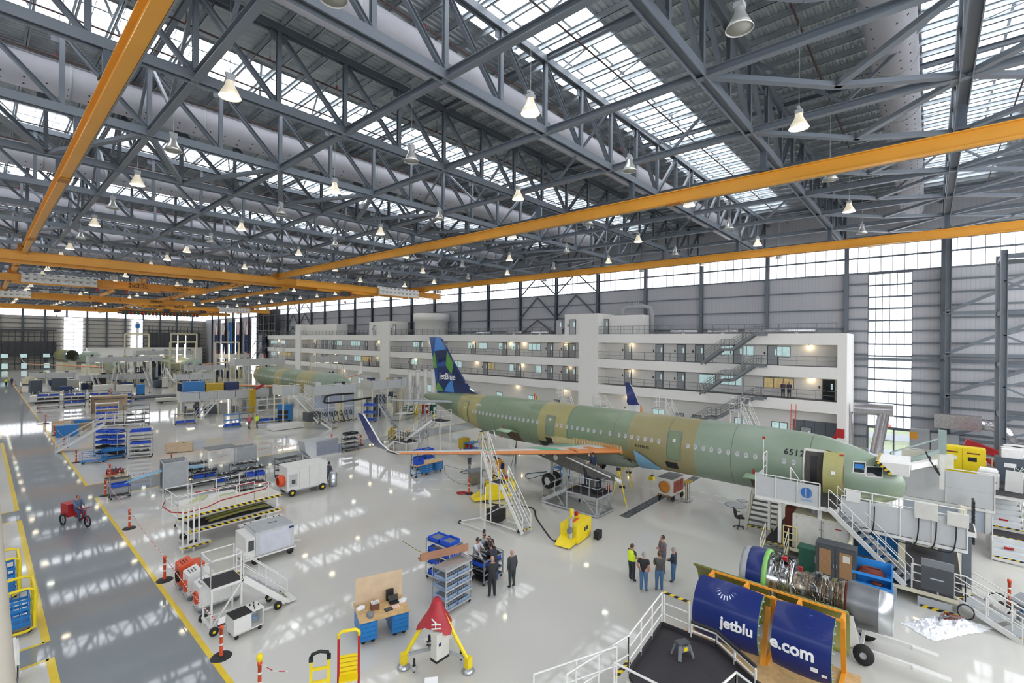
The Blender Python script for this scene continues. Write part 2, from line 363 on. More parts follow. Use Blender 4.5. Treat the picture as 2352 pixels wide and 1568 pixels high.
# sprinkler mains and fabric ducts along x
for j in range(-2, 26):
    b = B()
    for dy, z in ((2.2, 25.3), (5.4, 25.2)):
        y = gy(j)+dy; b.tube((XW, y, z), (WX-2, y, z), .045, 5)
    for k in range(22):
        x = XW+2+k*3.6; b.tube((x, gy(j)+2.2, 25.3), (x, gy(j)+2.2, 26.3), .012, 4, 1); b.tube((x, gy(j)+2.2, 25.33), (x, gy(j)+2.2, 25.5), .03, 5, 2)
    o = b.build('sprinkler_pipe', [pipeD, greyD, red]); tag(o, 'pair of thin dark red sprinkler pipes running under the roof deck between trusses', 'pipe', 'sprinkler pipes under the roof')
b = B(); r = .88; b.lathe([(0, 0), (r, .02), (r, 57.5), (0, 57.6)], ax='x', n=28)
hb_ = B()
for k in range(96):
    for a in (-2.3, -1.85, -1.0):
        hb_.disc((.6+k*.6, cos(a)*(r+.004), sin(a)*(r+.004)), .045, 'x' if False else 'z', 8)
# holes as short round nozzles facing outward
hb_ = B()
for k in range(72):
    for a in (-2.35, -1.9, -.95):
        c = Vector((.6+k*.8, cos(a)*r, sin(a)*r)); d = Vector((0, cos(a), sin(a))); hb_.tube(c-d*.01, c+d*.012, .04, 6, 0)
d0 = T('air_duct', (3, gy(1)+3., 24.55), 0, 'large pale grey round air duct above the lower chord, first full one from the camera', 'air duct', 'round air ducts under the roof')
b.build('duct_body', ductm, d0); hb_.build('duct_nozzles', holem, d0)['kind'] = 'stuff'; sr = B()
sr.lathe([(r+.012, 1.), (r+.03, 1.03), (r+.03, 1.09), (r+.012, 1.12)], ax='x', n=28); s0 = sr.build('seam_ring', greyL, d0)
for k in range(1, 9): s1 = s0.copy(); COL.objects.link(s1); s1.parent = d0; s1.location = (k*6, 0, 0)
dup(d0, (3, gy(-1)+2.35, 24.55), label='large pale grey round air duct seen end-on near the bright right-hand skylight')
for q, j in enumerate(range(3, 27, 2)): dup(d0, (-4, gy(j)+3., 24.55), label='pale grey round air duct between far roof trusses, number %s bay away' % ('second third fourth fifth sixth seventh eighth ninth tenth eleventh twelfth thirteenth'.split()[q]))
# ---------------- pendant high-bay lamps
def lamp(gl):
    t = T('highbay_lamp', (0, 0, 0), 0, '', 'lamp', 'high-bay lamps under the roof')
    b = B(); b.lathe([(.14, .62), (.17, .45), (.3, .2), (.4, 0), (.385, 0), (.28, .2), (.15, .42)], n=20); rf = b.build('reflector', mat('reflector_'+gl, 'd6d6d2', .25, .5) if gl == 'o' else MT.get('refl') or mat('refl', 'e2dccb', .3, .2, emit=.4, ecol=(1, .85, .6), var=0), t)
    b = B(); b.lathe([(0, .03), (.37, .03), (.37, .05), (0, .05)], n=20); b.build('lens', {'w': lampw, 'c': lampc, 'o': lampo}[gl], rf)
    b = B(); b.box(0, 0, .62, .28, .28, .16); b.box(0, 0, .8, .34, .1, .12); b.tube((0, 0, .9), (0, 0, 5.2), .012, 4); b.build('hanger', greyL, t)
    if gl != 'o':
        b = B(); b.tube((0, 0, .55), (0, 0, .66), .1, 8); b.build('bulb', lampw, rf)
    return t
LW, LC, LO = lamp('w'), lamp('c'), lamp('o'); used = set(); nl = 0
for k in range(0, 28):
    for i in range(0, 7):
        x, y = 6.4+8.55*i, 4.3+8.03*k
        if x > 60: continue
        on = (i+k) % 2 == 0 or k > 7
        src = (LO if not on else (LC if (i in (2, 5) or (k*3+i) % 5 == 0) else LW)); lab = ('glowing' if on else 'unlit')+' white bell-shaped high-bay lamp hanging on a thin rod beneath the trusses'
        if src.name in used: o = dup(src, (x, y, 20.55))
        else: o = src; o.location = (x, y, 20.55); used.add(src.name)
        o['label'] = lab; o['group'] = 'lit high-bay lamps' if on else 'unlit high-bay lamps'
# ---------------- crane runways (along y) and bridges (along x)
RZ = 20.3
def runway(x, ya, yb, lab):
    t = T('crane_runway', (x, ya, RZ), 0, lab, 'crane beam'); b = B(); L_ = yb-ya
    b.ib((0, 0, 0), (0, L_, 0), .4, .74, .05); gd = b.build('girder', orange, t)
    hb0 = None
    for j in range(-3, 29):
        y = gy(j)-ya
        if 0 < y < L_:
            if hb0 is None: b = B(); b.box(0, 0, .42, .5, .5, .14); b.box(0, 0, .5, .26, .3, 1.0); hb0 = o = b.build('hanger_bracket', steelD, gd)
            else: o = hb0.copy(); COL.objects.link(o); o.parent = gd
            o.location = (0, y, 0)
    b = B(); b.beam((.24, 0, -.36), (.24, L_, -.36), .05, .09); b.build('power_rail', greyM, t)
    b = B(); y = 6.
    while y < L_: b.box(0, y, -.45, .5, .9, .06); y += 24
    b.build('splice_plate', orangeD, t); return t
runway(52.0, Y0, 226, 'long orange crane runway beam hung near the bright right-hand wall')
runway(28.8, Y0, 226, 'long orange crane runway beam hung over the jetliner across mid-roof')
runway(3.1, Y0, 226, 'orange crane runway beam running away over the grey aisle')
def bridge(y, x0, x1, lab, cab=1, txt=None, z=19.55, hoists=(12, 26)):
    t = T('bridge_crane', (x0, y, z), 0, lab, 'crane', 'orange travelling bridge cranes'); L_ = x1-x0; b = B()
    b.ib((0, 0, 0), (L_, 0, 0), .4, .95, .05); mg = b.build('main_girder', orange, t); b = B(); b.ib((4, 1.9, -.3), (L_-6, 1.9, -.3), .35, .75, .05); b.build('second_girder', orange, t)
    b = B()
    for xx in (3.1-x0, 28.8-x0, 52-x0):
        if 0 < xx < L_:
            b.box(xx, .9, .5, .9, 3.6, .28); b.box(xx-.35, -.6, .45, .25, .4, .7); b.box(xx+.35, -.6, .45, .25, .4, .7); b.box(xx, 2.3, .5, 1., .6, .5)
    b.build('end_carriage', orangeD, t)
    if cab:
        xs = 5.2 if cab == 1 else L_-13; b = B()
        for q in range(10): b.box(xs+q*.78, -.55, .0, .76, .45, .62); b.box(xs+q*.78, -.55, -.66, .76, .45, .62)
        [b.box(xs+q*.78+.15, -.78, z_, .3, .02, .16, 1) for q in range(10) for z_ in (.38, -.28)]; b.build('control_boxes', [white, greyM], t); b = B(); b.box(xs+3.6, -.55, -.74, 8.2, .7, .06)
        we = min(xs+21, L_-.6)
        for q in range(12):
            if xs+8+q*1.2 < we: b.tube((xs+8+q*1.2, -.85, -.7), (xs+8+q*1.2, -.85, .5), .025, 4)
        b.beam((xs+8, -.85, .5), (we, -.85, .5), .05, .05); b.beam((xs+8, -.85, -.05), (we, -.85, -.05), .05, .05); b.beam((xs+8, -.6, -.7), (we, -.6, -.7), .6, .05); b.build('walkway', orange, t)
        b = B(); b.box(xs+9.4, -.3, .55, .8, .5, .6); b.box(xs+12.3, -.3, .55, .8, .5, .6); b.build('junction_box', offw, t)
    for hx_ in hoists:
        h = B(); h.box(hx_, .9, -1.25, 1.2, .9, .7, 0); h.tube((hx_-.5, .9, -.9), (hx_+.5, .9, -.9), .3, 10, 1); h.box(hx_+.7, .9, -1.1, .4, .7, .5, 2)
        h.tube((hx_, .9, -1.25), (hx_, .9, -2.1), .03, 5, 3); h.box(hx_, .9, -2.4, .22, .15, .35, 2); h.build('hoist', [greyD, greyM, red, black], t)
    b = B(); q = 0
    while q < 26:
        xx = 8+q; pts = [(xx+.5*(1-cos(a)), 1.5, -.7-.55*sin(a)) for a in [pi*k/6 for k in range(7)]]; b.path(pts, .025, 4); q += 1.
    b.build('festoon_cable', black, t)
    if txt:
        for s_, xx, sz in txt: text(s_, sz, lambda a, c, d, xx=xx: (xx+a, -.03-d-.2, c), black, 'lettering', mg, bold=.012)
    return t
bridge(71.5, 1.0-4, 56, 'long plain orange bridge crane girder crossing mid-hall above the aisle', 0, z=19.75, hoists=())
bridge(67.6, 30, 56.5, 'orange bridge crane with white grilled boxes ending at the right runway', 2, z=19.3, hoists=(8,))
bridge(93, -1, 25.8, 'orange bridge crane marked 3x3.2t with row of white boxes', 1, [('3x3.2t', 17.5, .95), ('DEMAG', 23.2, .62)], z=19.3, hoists=(12, 15.5))
bridge(128, -6, 33, 'far orange bridge crane behind the marked one with small grey lettering', 1, [('DEMAG', 32., .62)], z=19.2, hoists=(22,))
bridge(146, 26, 57, 'far orange bridge crane near the right wall with white box row', 2, [('DEMAG', 4.5, .6), ('3x3.2t', 8.5, .9)], z=19.2, hoists=(6, 14))
bridge(176, -6, 56, 'farthest orange bridge crane beam above the back of the hall', 0, z=19.2, hoists=(20,))
# stub runways seen beyond the marked crane
for x, ya, yb in ((17, 90, 132), (36, 84, 134)):
    t = T('crane_track', (x, ya, 20.1), 0, 'short orange monorail track hung between the middle and far cranes', 'crane beam', 'short orange monorail tracks'); b = B(); b.ib((0, 0, 0), (0, yb-ya, 0), .35, .6, .05); b.build('girder', orange, t)
    b = B(); [b.box(0, q, .3, .2, .3, 1.3) for q in range(4, int(yb-ya), 8)]; b.build('hanger', steelD, t)
# beam of hanging hooks (rigging) in front of the back wall
t = T('rigging_frame', (36, 170, 18.0), 0, 'dark lifting frame with rows of green and red hooks under the far crane', 'lifting frame'); b = B()
for q in range(22): b.box(-9+q*.85, 0, -.2, .5, .5, .9, q % 3); b.tube((-9+q*.85, 0, -.2), (-9+q*.85, 0, -.9), .06, 5, 3)
b.beam((-10, 0, .8), (10, 0, .8), .4, .3, 3); b.beam((-10, 2, .2), (10, 2, .2), .4, .3, 3); b.build('hook_row', [greyD, green, red, steelD], t)
# ---------------- right wall (x = WX)
def wallx(name, ya, yb, za, zb, m): b = B(); b.bb(WX, WX+.2, ya, yb, za, zb); return b.build(name, m, kind='structure')
wallx('wall_right', 5.0, 205, 0, 19.0, cladR); wallx('wall_right_end', Y0, 1.35, 0, 19.0, cladR)
wallx('wall_right_top', Y0, YB, 22.6, 27, cladR); wallx('wall_right_back', 205, YB, 0, 19, cladR)
# clerestory panels between posts
def panel_x(name, ya, yb, za, zb, step, girts, x=WX):
    b = B(); b.bb(x+.02, x+.06, ya, yb, za, zb); b.build(name, winout, kind='structure'); b = B(); y = ya
    while y <= yb+.01: b.bb(x-.03, x+.02, y-.03, y+.03, za, zb); y += step
    for z in girts: b.bb(x-.14, x, ya, yb, z-.09, z+.09)
    b.build(name+'_bars', steel, kind='structure')
nw = 1
for j in range(-3, 28):
    panel_x('window_%d' % nw, gy(j), gy(j+1), 19.0, 22.6, .998, (19.05, 20.7, 22.3)); nw += 1
panel_x('window_%d' % nw, 1.35, 5.0, 2.35, 18.9, .608, [2.4+1.27*k for k in range(14)]); nw += 1
# posts, girts and bracing
for j in range(-3, 28):
    y = gy(j); b = B(); b.bb(WX-.5, WX-.46, y-.19, y+.19, 0, 22.6); b.bb(WX-.06, WX-.02, y-.19, y+.19, 0, 22.6); b.bb(WX-.48, WX-.04, y-.02, y+.02, 0, 22.6); b.build('wall_column', steelD if j > 3 else steel, kind='structure')
b = B()
for z in [1.2+1.28*k for k in range(14)]: b.bb(WX-.22, WX-.02, Y0, 1.3, z-.08, z+.08); b.bb(WX-.22, WX-.02, 5.05, 6.9, z-.08, z+.08)
for z in (13.0, 15.1, 17.2): b.bb(WX-.22, WX-.02, 6.9, 204, z-.07, z+.07)
b.bb(WX-.5, WX-.2, Y0, 14, 9.55, 9.85)
b.build('wall_girt', steel, kind='structure')
def xbr(ya, yb, zs):
    b = B(); m_ = (ya+yb)/2
    for z0, z1 in zs: b.beam((WX-.35, ya, z0), (WX-.35, m_, z1), .16, .16); b.beam((WX-.35, m_, z1), (WX-.35, yb, z0), .16, .16)
    b.build('wall_brace', steelD, kind='structure')
for a in (4, 5, 16, 17): xbr(gy(a), gy(a+1), ((12.3, 14.9), (15.2, 18.8), (19.0, 22.4)))
for z0, z1 in ((2.2, 6.0), (6.3, 10.1), (10.4, 14.2), (14.5, 18.3)):
    b = B(); b.beam((WX-1.2, gy(-1)-.2, z0), (WX-1.2, gy(-1)-7.6, z1), .3, .3); b.beam((WX-1.2, gy(-1), z0-.1), (WX-1.2, gy(-2), z0-.1), .3, .3); b.build('wall_brace', steel, kind='structure')
b = B(); b.beam((WX-1.2, gy(-1)-.2, 1.8), (WX-1.2, gy(-1)-7, -.5+.6), .3, .3)
b.build('wall_brace', steel, kind='structure')
b = B(); b.ib((WX-1.2, gy(-1)-.35, 0), (WX-1.2, gy(-1)-.35, 22), .45, .45, .04); b.build('wall_column', steel, kind='structure')
# door in the tall window
b = B(); b.bb(WX+.02, WX+.04, 1.35, 5.0, 0, 2.3)
gl = mat('clear_glass', 'dfe8ea', .05, var=0, alpha=.25); b.build('window_%d' % nw, gl, kind='structure'); nw += 1
b = B(); [b.bb(WX-.1, WX+.06, y-.06, y+.06, 0, 2.35) for y in (1.4, 2.75, 3.65, 4.95)]; b.bb(WX-.1, WX+.06, 1.35, 5., 2.2, 2.35); b.bb(WX-.1, WX+.04, 2.75, 3.65, 1.0, 1.06); b.build('door_1', steel, kind='structure')
b = B(); b.box(WX-.15, 3.2, 2.5, .06, .5, .2); b.build('trim_exit', exitred, kind='structure')
b = B(); b.bb(WX+.5, WX+80, -60, 60, -.4, -.32); b.build('floor_outside', mat('lawn', 'a9b58c', .9, var=.3, scale=.3), kind='structure')
b = B(); b.bb(WX+9, WX+14, -60, 60, -.31, -.3); b.build('floor_outside_road', greyL, kind='structure')
# back wall (y = YB)
b = B(); b.bb(XW, WX, YB, YB+.2, 0, 18.6, 0); b.build('wall_back', cladB, kind='structure'); b = B(); b.bb(XW, WX, YB, YB+.2, 22.4, 27); b.build('wall_back_top', cladB, kind='structure')
b = B(); b.bb(XW, WX, YB+.02, YB+.06, 18.6, 22.4); b.build('window_%d' % nw, winout, kind='structure'); nw += 1
b = B(); x = XW
while x < WX: b.bb(x-.03, x+.03, YB-.04, YB, 18.6, 22.4); x += 1.1
for x in [XW+5.5*k for k in range(15)]: b.bb(x-.25, x+.25, YB-.6, YB-.1, 0, 22.4)
for z in [2+1.55*k for k in range(11)]: b.bb(XW, WX, YB-.2, YB, z-.09, z+.09)
b.build('wall_back_frame', steelD, kind='structure')
for xa, xb in ((20.2, 25.3), (39.2, 42.8)):
    b = B(); b.bb(xa, xb, YB-.72, YB-.68, 5, 18.4); b.build('window_%d' % nw, winout, kind='structure'); nw += 1
    b = B(); [b.bb(xa-.1, xb+.1, YB-.82, YB-.7, z-.08, z+.08) for z in [5+1.34*k for k in range(11)]]; [b.bb(x-.04, x+.04, YB-.8, YB-.7, 5, 18.4) for x in (xa, xb, (xa+xb)/2)]; b.build('window_bars', steel, kind='structure')
b = B(); b.bb(26, 62, YB-5, YB-3, 0, 7.2); b.bb(26, 62, YB-5.2, YB-3, 7.2, 7.5); b.build('wall_back_office', whiteP, kind='structure')
b = B(); b.bb(0, 18.3, YB-1.2, YB-.9, 4.5, 9.3); b.bb(0, 18.3, YB-1.1, YB-.8, 13.2, 13.8)
for x in [.5+1.55*k for k in range(12)]: b.bb(x-.09, x+.09, YB-1.4, YB-1.2, 0, 13.4)
for z in [1+1.05*k for k in range(12)]: b.bb(0, 18.3, YB-1.4, YB-1.2, z-.06, z+.06)
b.build('wall_back_door', greyD, kind='structure')
b = B(); b.bb(44.5, 62, YB-1.2, YB-.9, 0, 13.4)
for x in [44.6+1.3*k for k in range(14)]: b.bb(x-.09, x+.09, YB-1.4, YB-1.2, 0, 16)
for z in [1+1.2*k for k in range(12)]: b.bb(44.5, 62, YB-1.4, YB-1.2, z-.06, z+.06)
b.build('wall_back_gate', greyD, kind='structure')
for x in (5, 9.5, 15): b = B(); b.bb(x, x+1.6, YB-1.6, YB-1.5, 4.2, 5.4); b.bb(x+.2, x+1.6, YB-1.6, YB-1.5, .4, 2.2); b.build('window_%d' % nw, winlit, kind='structure'); nw += 1
# west side wall behind the aisle, and the wall behind the camera
b = B(); b.bb(XW-.2, XW, Y0, YB, 0, 14); b.bb(XW-.2, XW, Y0, YB, 20, 27); b.build('wall_left', cladR, kind='structure'); b = B(); b.bb(XW-.1, XW-.06, Y0, YB, 14, 20); b.build('window_%d' % nw, winout, kind='structure'); nw += 1
b = B(); b.bb(XW, WX, Y0-.2, Y0, 0, 8); b.bb(XW, WX, Y0-.2, Y0, 20, 27); b.build('wall_front', cladB, kind='structure'); b = B(); b.bb(XW, WX, Y0-.1, Y0-.06, 8, 20); b.build('window_%d' % nw, skyglow, kind='structure'); nw += 1
# ================================================================ office block along the right wall
FX, RX = 58.0, 60.0
L1, L2, L3 = 5.3, 8.85, 12.35
YE = 150.
shafts = [(35.0, 38.2), (85.9, 89.4), (127.6, 130.8)]
bays = [(7.0, 35.0), (38.2, 85.9), (89.4, 127.6), (130.8, YE)]
b = B(); b.bb(RX, RX+.2, 7.0, YE, 0, L3); b.build('wall_office', whiteP, kind='structure')
for ya, yb in bays:
    for z in (L1, L2, L3):
        b = B(); b.bb(FX, RX, ya, yb, z-.25, z); b.bb(FX, FX+.18, ya, yb, z-1.2, z-.25); b.build('wall_balcony', whiteP, kind='structure')
        b = B(); b.bb(FX+.02, RX, ya, yb, z+.002, z+.02); b.build('floor_balcony', greyD, kind='structure')
        t = B(); t.beam((FX+.1, ya, z+1.07), (FX+.1, yb, z+1.07), .05, .05); t.beam((FX+.1, ya, z+.6), (FX+.1, yb, z+.6), .03, .03); y = ya+.1; st_ = 1.75 if z < L3 else 1.75
        if z == L3: t.beam((FX+.1, ya, z+.12), (FX+.1, yb, z+.12), .03, .03)
        while y < yb: t.beam((FX+.1, y, z), (FX+.1, y, z+1.07), .05, .05); y += st_
        if z == L3:
            y = ya
            while y < min(yb, 90): t.beam((FX+.1, y, z+.12), (FX+.1, y, z+1.05), .012, .012); y += .22
        t.build('trim_railing', greyM, kind='structure')
b = B(); b.bb(FX, WX-.5, 6.2, 7.0, 0, L3); b.build('wall_office_end', whiteP, kind='structure')
b = B(); b.bb(RX+.2, WX-.5, 7.0, YE, L3-.3, L3); b.build('ceiling_office', greyL, kind='structure')
for a, c in shafts:
    b = B(); b.bb(FX-.15, RX+2.5, a, c, 0, 15.3); b.build('wall_shaft', whiteP, kind='structure')
for a, c, z, x in ((38.2, 40.8, 15.3, FX), (29.0, 35., 15.0, FX+1.5), (89.4, 94., 15.2, FX), (111.3, 127.6, 15.2, FX+1.5)):
    b = B(); b.bb(x, RX+2.5, a, c, L3, z); b.build('wall_roof_room', whiteP, kind='structure')
b = B(); b.lathe([(3.4, L3), (3.4, 15.2), (3.75, 15.2), (3.75, 16.7), (0, 16.7)], (62.0, 77, 0), n=28); b.build('wall_stair_drum', whiteP, kind='structure')
nd = 2
def odoor(u, z, x=RX, w=.95, h=2.1, m=None):
    global nd
    y = onX(u, 800, x).y; b = B(); b.bb(x-.05, x, y-w/2-.08, y+w/2+.08, z, z+h+.08); b.bb(x-.08, x-.04, y-w/2, y+w/2, z+.02, z+h, 1); b.bb(x-.1, x-.07, y-w*.3-.1, y-w*.3+.08, z+1.1, z+1.75, 2); b.bb(x-.13, x-.08, y+w*.36, y+w*.4, z+1., z+1.1, 3)
    b.build('door_%d' % nd, [greyD, m or greyL, winlit, alu], kind='structure'); nd += 1
    b = B(); b.box(x-.04, y+w*.5+.35, z+1.15, .06, .16, .3); b.build('trim_panel', greyD, kind='structure')
def owin(u, z, w, h=1.1, s=.95, m=None):
    global nw
    y = onX(u, 800, RX).y; b = B(); b.bb(RX-.05, RX, y-w/2-.06, y+w/2+.06, z+s-.06, z+s+h+.06); b.bb(RX-.06, RX-.05, y-w/2, y+w/2, z+s, z+s+h, 1)
    n = max(1, round(w/.9))
    for k in range(1, n): b.bb(RX-.08, RX-.05, y-w/2+w*k/n-.03, y-w/2+w*k/n+.03, z+s, z+s+h)
    b.build('window_%d' % nw, [greyD, m or winlit], kind='structure'); nw += 1
for u in (1159, 1189, 1264, 1300, 1315, 1379, 1443, 1515, 1565, 1607, 1696, 1775, 697, 724.5, 741, 750, 764, 770, 841, 864, 901, 966, 1023, 1088): odoor(u, L2)
for u in (1116, 1192, 1264, 1300, 1316, 1379, 1443, 1515, 1565, 697, 724.5, 741, 750, 767, 779, 868, 901, 944): odoor(u, L1)
odoor(1904, L1, m=glassD)
for u in (1280, 1444, 1563, 1602, 1853, 1020, 1043, 742, 757): odoor(u, 0, m=greyL)
for u in (1390, 1315, 905, 1284, 700, 860): odoor(u, L3, x=FX+(1.45 if u in (1390, 700) else -.05))
for u, w_ in ((1110, 1.9), (1151, 1.), (1180, 1.), (1228, 2.4), (1670, 1.3), (1715, 1.5), (1797, 1.5), (780, 2.4), (817, 4.), (1080, 1.1), (960, 3.2), (630, 4.5), (650, 3.)): owin(u, L2, w_, m=None)
for u, w_ in ((1129, 1.4), (1176, .9), (1238, 1.0), (1625, 1.9), (1682, 2.6), (794, 1.6), (822, 3.), (842, 4.), (953, 2.), (1052, 2.2), (630, 4.), (660, 6.)): owin(u, L1, w_, m=winwarm if u in (1129, 842, 660) else None)
owin(1789, L1, 2.9, m=winwarm)
for u, w_ in ((1148, 1.2), (1224, 1.6), (1514, 1.6), (1704, 1.4), (1792, 1.5), (985, 1.8), (1077, 1.4), (803, 1.8), (720, 1.6), (830, 2.2)): owin(u, 0, w_, 1.4)
b = B(); b.bb(RX-.04, RX, 7.2, 11.3, 0, 2.9); [b.bb(RX-.07, RX-.03, y-.02, y+.02, 0, 2.9, 1) for y in (8.2, 9.2, 10.2)]; b.build('wall_blue_partition', [steel, greyD], kind='structure')
# warm wall lights under the balconies
for z, us in ((L2, (1174, 1205, 1300, 1450, 1860, 1088, 870, 724, 990, 640)), (L1, (1096, 1310, 1450, 1865, 1200, 868, 955, 770, 724, 640)), (0, (1300, 1190, 1445, 790))):
    for u in us:
        y = onX(u, 800, RX).y; zz = z+2.3 if z else 4.0
        b = B(); b.lathe([(.09, 0), (.09, .06), (0, .06)], n=8); b.disc((0, 0, 0), .085, n=8, m=1); o = b.build('downlight', [greyL, warml], loc=(RX-.35, y, zz-.05)); tag(o, 'small warm downlight under the white office balcony ceiling', 'lamp', 'warm downlights along the office balconies')
        ld = bpy.data.lights.new('balcony_light', 'POINT'); ld.energy = 15; ld.color = (1, .76, .45); ld.shadow_soft_size = .12; lo = bpy.data.objects.new('balcony_light', ld); COL.objects.link(lo); lo.location = (RX-.4, y, zz-.22)
# roof railing plant: foil ducts on the roof deck
for u in (1110, 1180, 1240, 1570, 1660, 1750, 1830):
    y = onX(u, 762, 61).y; b = B(); b.tube((0, -1.8, .3), (0, 1.8, .3), .28, 10); b.box(0, 0, 0, .5, .4, .3); tag(b.build('roof_duct', foil, loc=(61.2, y, L3)), 'shiny foil duct lying on the office roof behind the railing', 'duct', 'foil ducts on the office roof')
t = T('exhaust_pipe', (61.5, 30.5, 15.0), 0, 'grey bent exhaust pipes on top of the white roof room', 'pipe'); b = B(); b.path([(0, 2.6, -.1), (0, 2.6, .9), (0, 2.1, 1.3), (0, -.6, 1.3), (0, -1.6, 1.0), (0, -1.9, .2), (0, -1.9, -2.6)], .28, 10); [b.tube((0, 1.6-.35*k, 1.5), (0, 1.6-.35*k, 2.0), .07, 6) for k in range(5)]; b.build('bent_pipe', greyL, t)
# steel stairs in front of the block
def bstair(name, ylo, zlo, yhi, zhi, x0=56.5, x1=57.8, lab=''):
    t = T(name, (0, 0, 0), 0, lab, 'staircase'); s = B(); ym = (ylo+yhi)/2; zm = (zlo+zhi)/2; g = .55 if yhi < ylo else -.55
    for x in (x0, x1):
        pts = [(ylo, zlo), (ym+g, zm), (ym-g, zm), (yhi, zhi), (yhi-2*g, zhi)]
        for (a, c), (d, e) in zip(pts, pts[1:]): s.beam((x, a, c-.1), (x, d, e-.1), .06, .28)
    s.build('stringer', greyM, t); tr = B()
    for (a, c), (d, e) in (((ylo, zlo), (ym+g, zm)), ((ym-g, zm), (yhi, zhi))):
        n = 9
        for k in range(n): tr.box((x0+x1)/2, a+(d-a)*(k+.5)/n, c+(e-c)*(k+.7)/n, x1-x0, .27, .04)
    tr.box((x0+x1)/2, ym, zm-.04, x1-x0, 1.1, .05); tr.build('tread', greyD, t); r = B()
    for x in (x0, x1):
        pts = [(ylo, zlo), (ym+g, zm), (ym-g, zm), (yhi, zhi), (yhi-2*g, zhi)]
        for hh in (1.05, .75, .45):
            for (a, c), (d, e) in zip(pts, pts[1:]): r.beam((x, a, c+hh), (x, d, e+hh), .04, .04)
        for (a, c), (d, e) in zip(pts, pts[1:]):
            for k in (0, .5): r.beam((x, a+(d-a)*k, c+(e-c)*k-.1), (x, a+(d-a)*k, c+(e-c)*k+1.05), .04, .04)
    r.build('handrail', greyM, t); return t
bstair('office_staircase', 20.2, L2, 14.5, L3, lab='upper grey steel flight of stairs on the white office front at right')
bstair('office_staircase', 20.3, L1, 14.5, L2, lab='middle grey steel flight of stairs on the white office front at right')
bstair('office_staircase', 23.2, 0.0, 14.5, L1, lab='lowest grey steel flight of stairs down to the hangar floor by offices')
bstair('office_staircase', 158, L1, 151, L2, lab='lower flight of the far stair at the distant end of the offices')
bstair('office_staircase', 158, L2, 151, L3, lab='upper flight of the far stair at the distant end of the offices')
b = B(); b.bb(57.85, 58, 15.9, 16.05, 0, L3); b.build('trim_joint', greyL, kind='structure')
# hanging flags beside the far windows
def flag(y, lab, style=0):
    b = B(); n = 10; w_, h_ = 2.6, 15.0
    for r in range(26):
        za, zb = h_*(1-r/26), h_*(1-(r+1)/26)
        for k in range(n):
            ya, yb = w_*k/n, w_*(k+1)/n; xa, xb = .25*sin(k*1.7+r*.15), .25*sin((k+1)*1.7+r*.15+.15); m_ = (k % 2) if style == 0 else 2
            if style == 0 and 8 <= r < 19: m_ = 2
            b.quad((xa, ya, za), (xb, yb, za), (xb, yb, zb), (xa, ya, zb), m_)
            if m_ == 2 and style == 0 and (r+k) % 2 == 0: b.box((xa+xb)/2-.03, (ya+yb)/2, (za+zb)/2-.08, .02, .12, .14, 1)
    if style: b.bb(-.45, -.4, .9, 1.5, 3, 11.5, 1)
    o = b.build('hanging_flag', [red if style == 0 else blue, paper, blueD if style == 0 else blue], loc=(WX-1.2, y, 2.4)); tag(o, lab, 'flag', 'tall flags on the far right wall')
for k, y in enumerate((214.2, 206.3, 190.3, 182.2, 166.5)): flag(y-1.3, 'tall red white and blue star-spangled flag hanging on the wall beside a narrow bright window')
flag(198.4-1.3, 'tall plain blue banner with white vertical lettering strip among the hanging flags', 1)
for y in (210, 194, 178): 
    b = B(); b.bb(WX-.3, WX-.26, y-1.7, y+1.7, .3, 18.6); b.build('window_%d' % nw, winout, kind='structure'); nw += 1
    b = B(); [b.bb(WX-.36, WX-.28, y-1.8, y+1.8, z-.08, z+.08) for z in [.6+1.35*k for k in range(14)]]; b.build('window_bars', steel, kind='structure')
b = B(); b.bb(40.6, 41.6, YB-.95, YB-.9, 6, 17.5); b.bb(40.4, 41.8, YB-1, YB-.95, 15.0, 16.8, 1); tag(b.build('hanging_banner', [paper, blue]), 'long white banner with blue head in front of the bright back window', 'banner')
# dark folded door stack and pipe rack
t = T('door_stack', (WX-2.5, 160, 12.4), 0, 'stack of dark ribbed folded panels above the far end of the offices', 'folding door'); b = B()
for k in range(7): b.bb(-.6, .6, -8+k*2.2, -6.9+k*2.2, 0, 8.2); b.bb(-.9, -.6, -7.9+k*2.2, -7.4+k*2.2, .5, 7)
b.build('dark_panels', greyD, t); b = B(); [b.bb(-1.1, -1.0, -8.5, 7.5, z, z+.15) for z in (1.5, 3.6, 6.3)]; b.build('rails', greyM, t)
# silver ducts by the tall window
t = T('foil_duct', (60.5, 5.2, 0), 0, 'crumpled silver foil duct standing by the office end wall beside the tall window', 'duct'); b = B(); b.tube((0, .6, 4.6), (0, -2.6, 4.7), .62, 12); b.tube((0, -1.9, 4.6), (0, -1.2, .2), .5, 12); b.tube((0, .9, 4.2), (0, .9, 0), .2, 8); b.tube((0, 1.4, 4.2), (0, 1.4, 0), .14, 8); b.build('duct', foil, t)
t = T('foil_duct', (60.2, -3.2, 0), 0, 'crumpled silver foil duct bending down beside the large steel wall frame', 'duct'); b = B(); b.box(0, 1.2, 3.5, 1.2, 3.2, 1.3); b.path([(0, -.3, 4.1), (0, -1.2, 4.05), (0, -1.9, 3.6), (0, -2.2, 2.9), (0, -2.2, 0)], .5, 12); b.build('duct', foil, t)
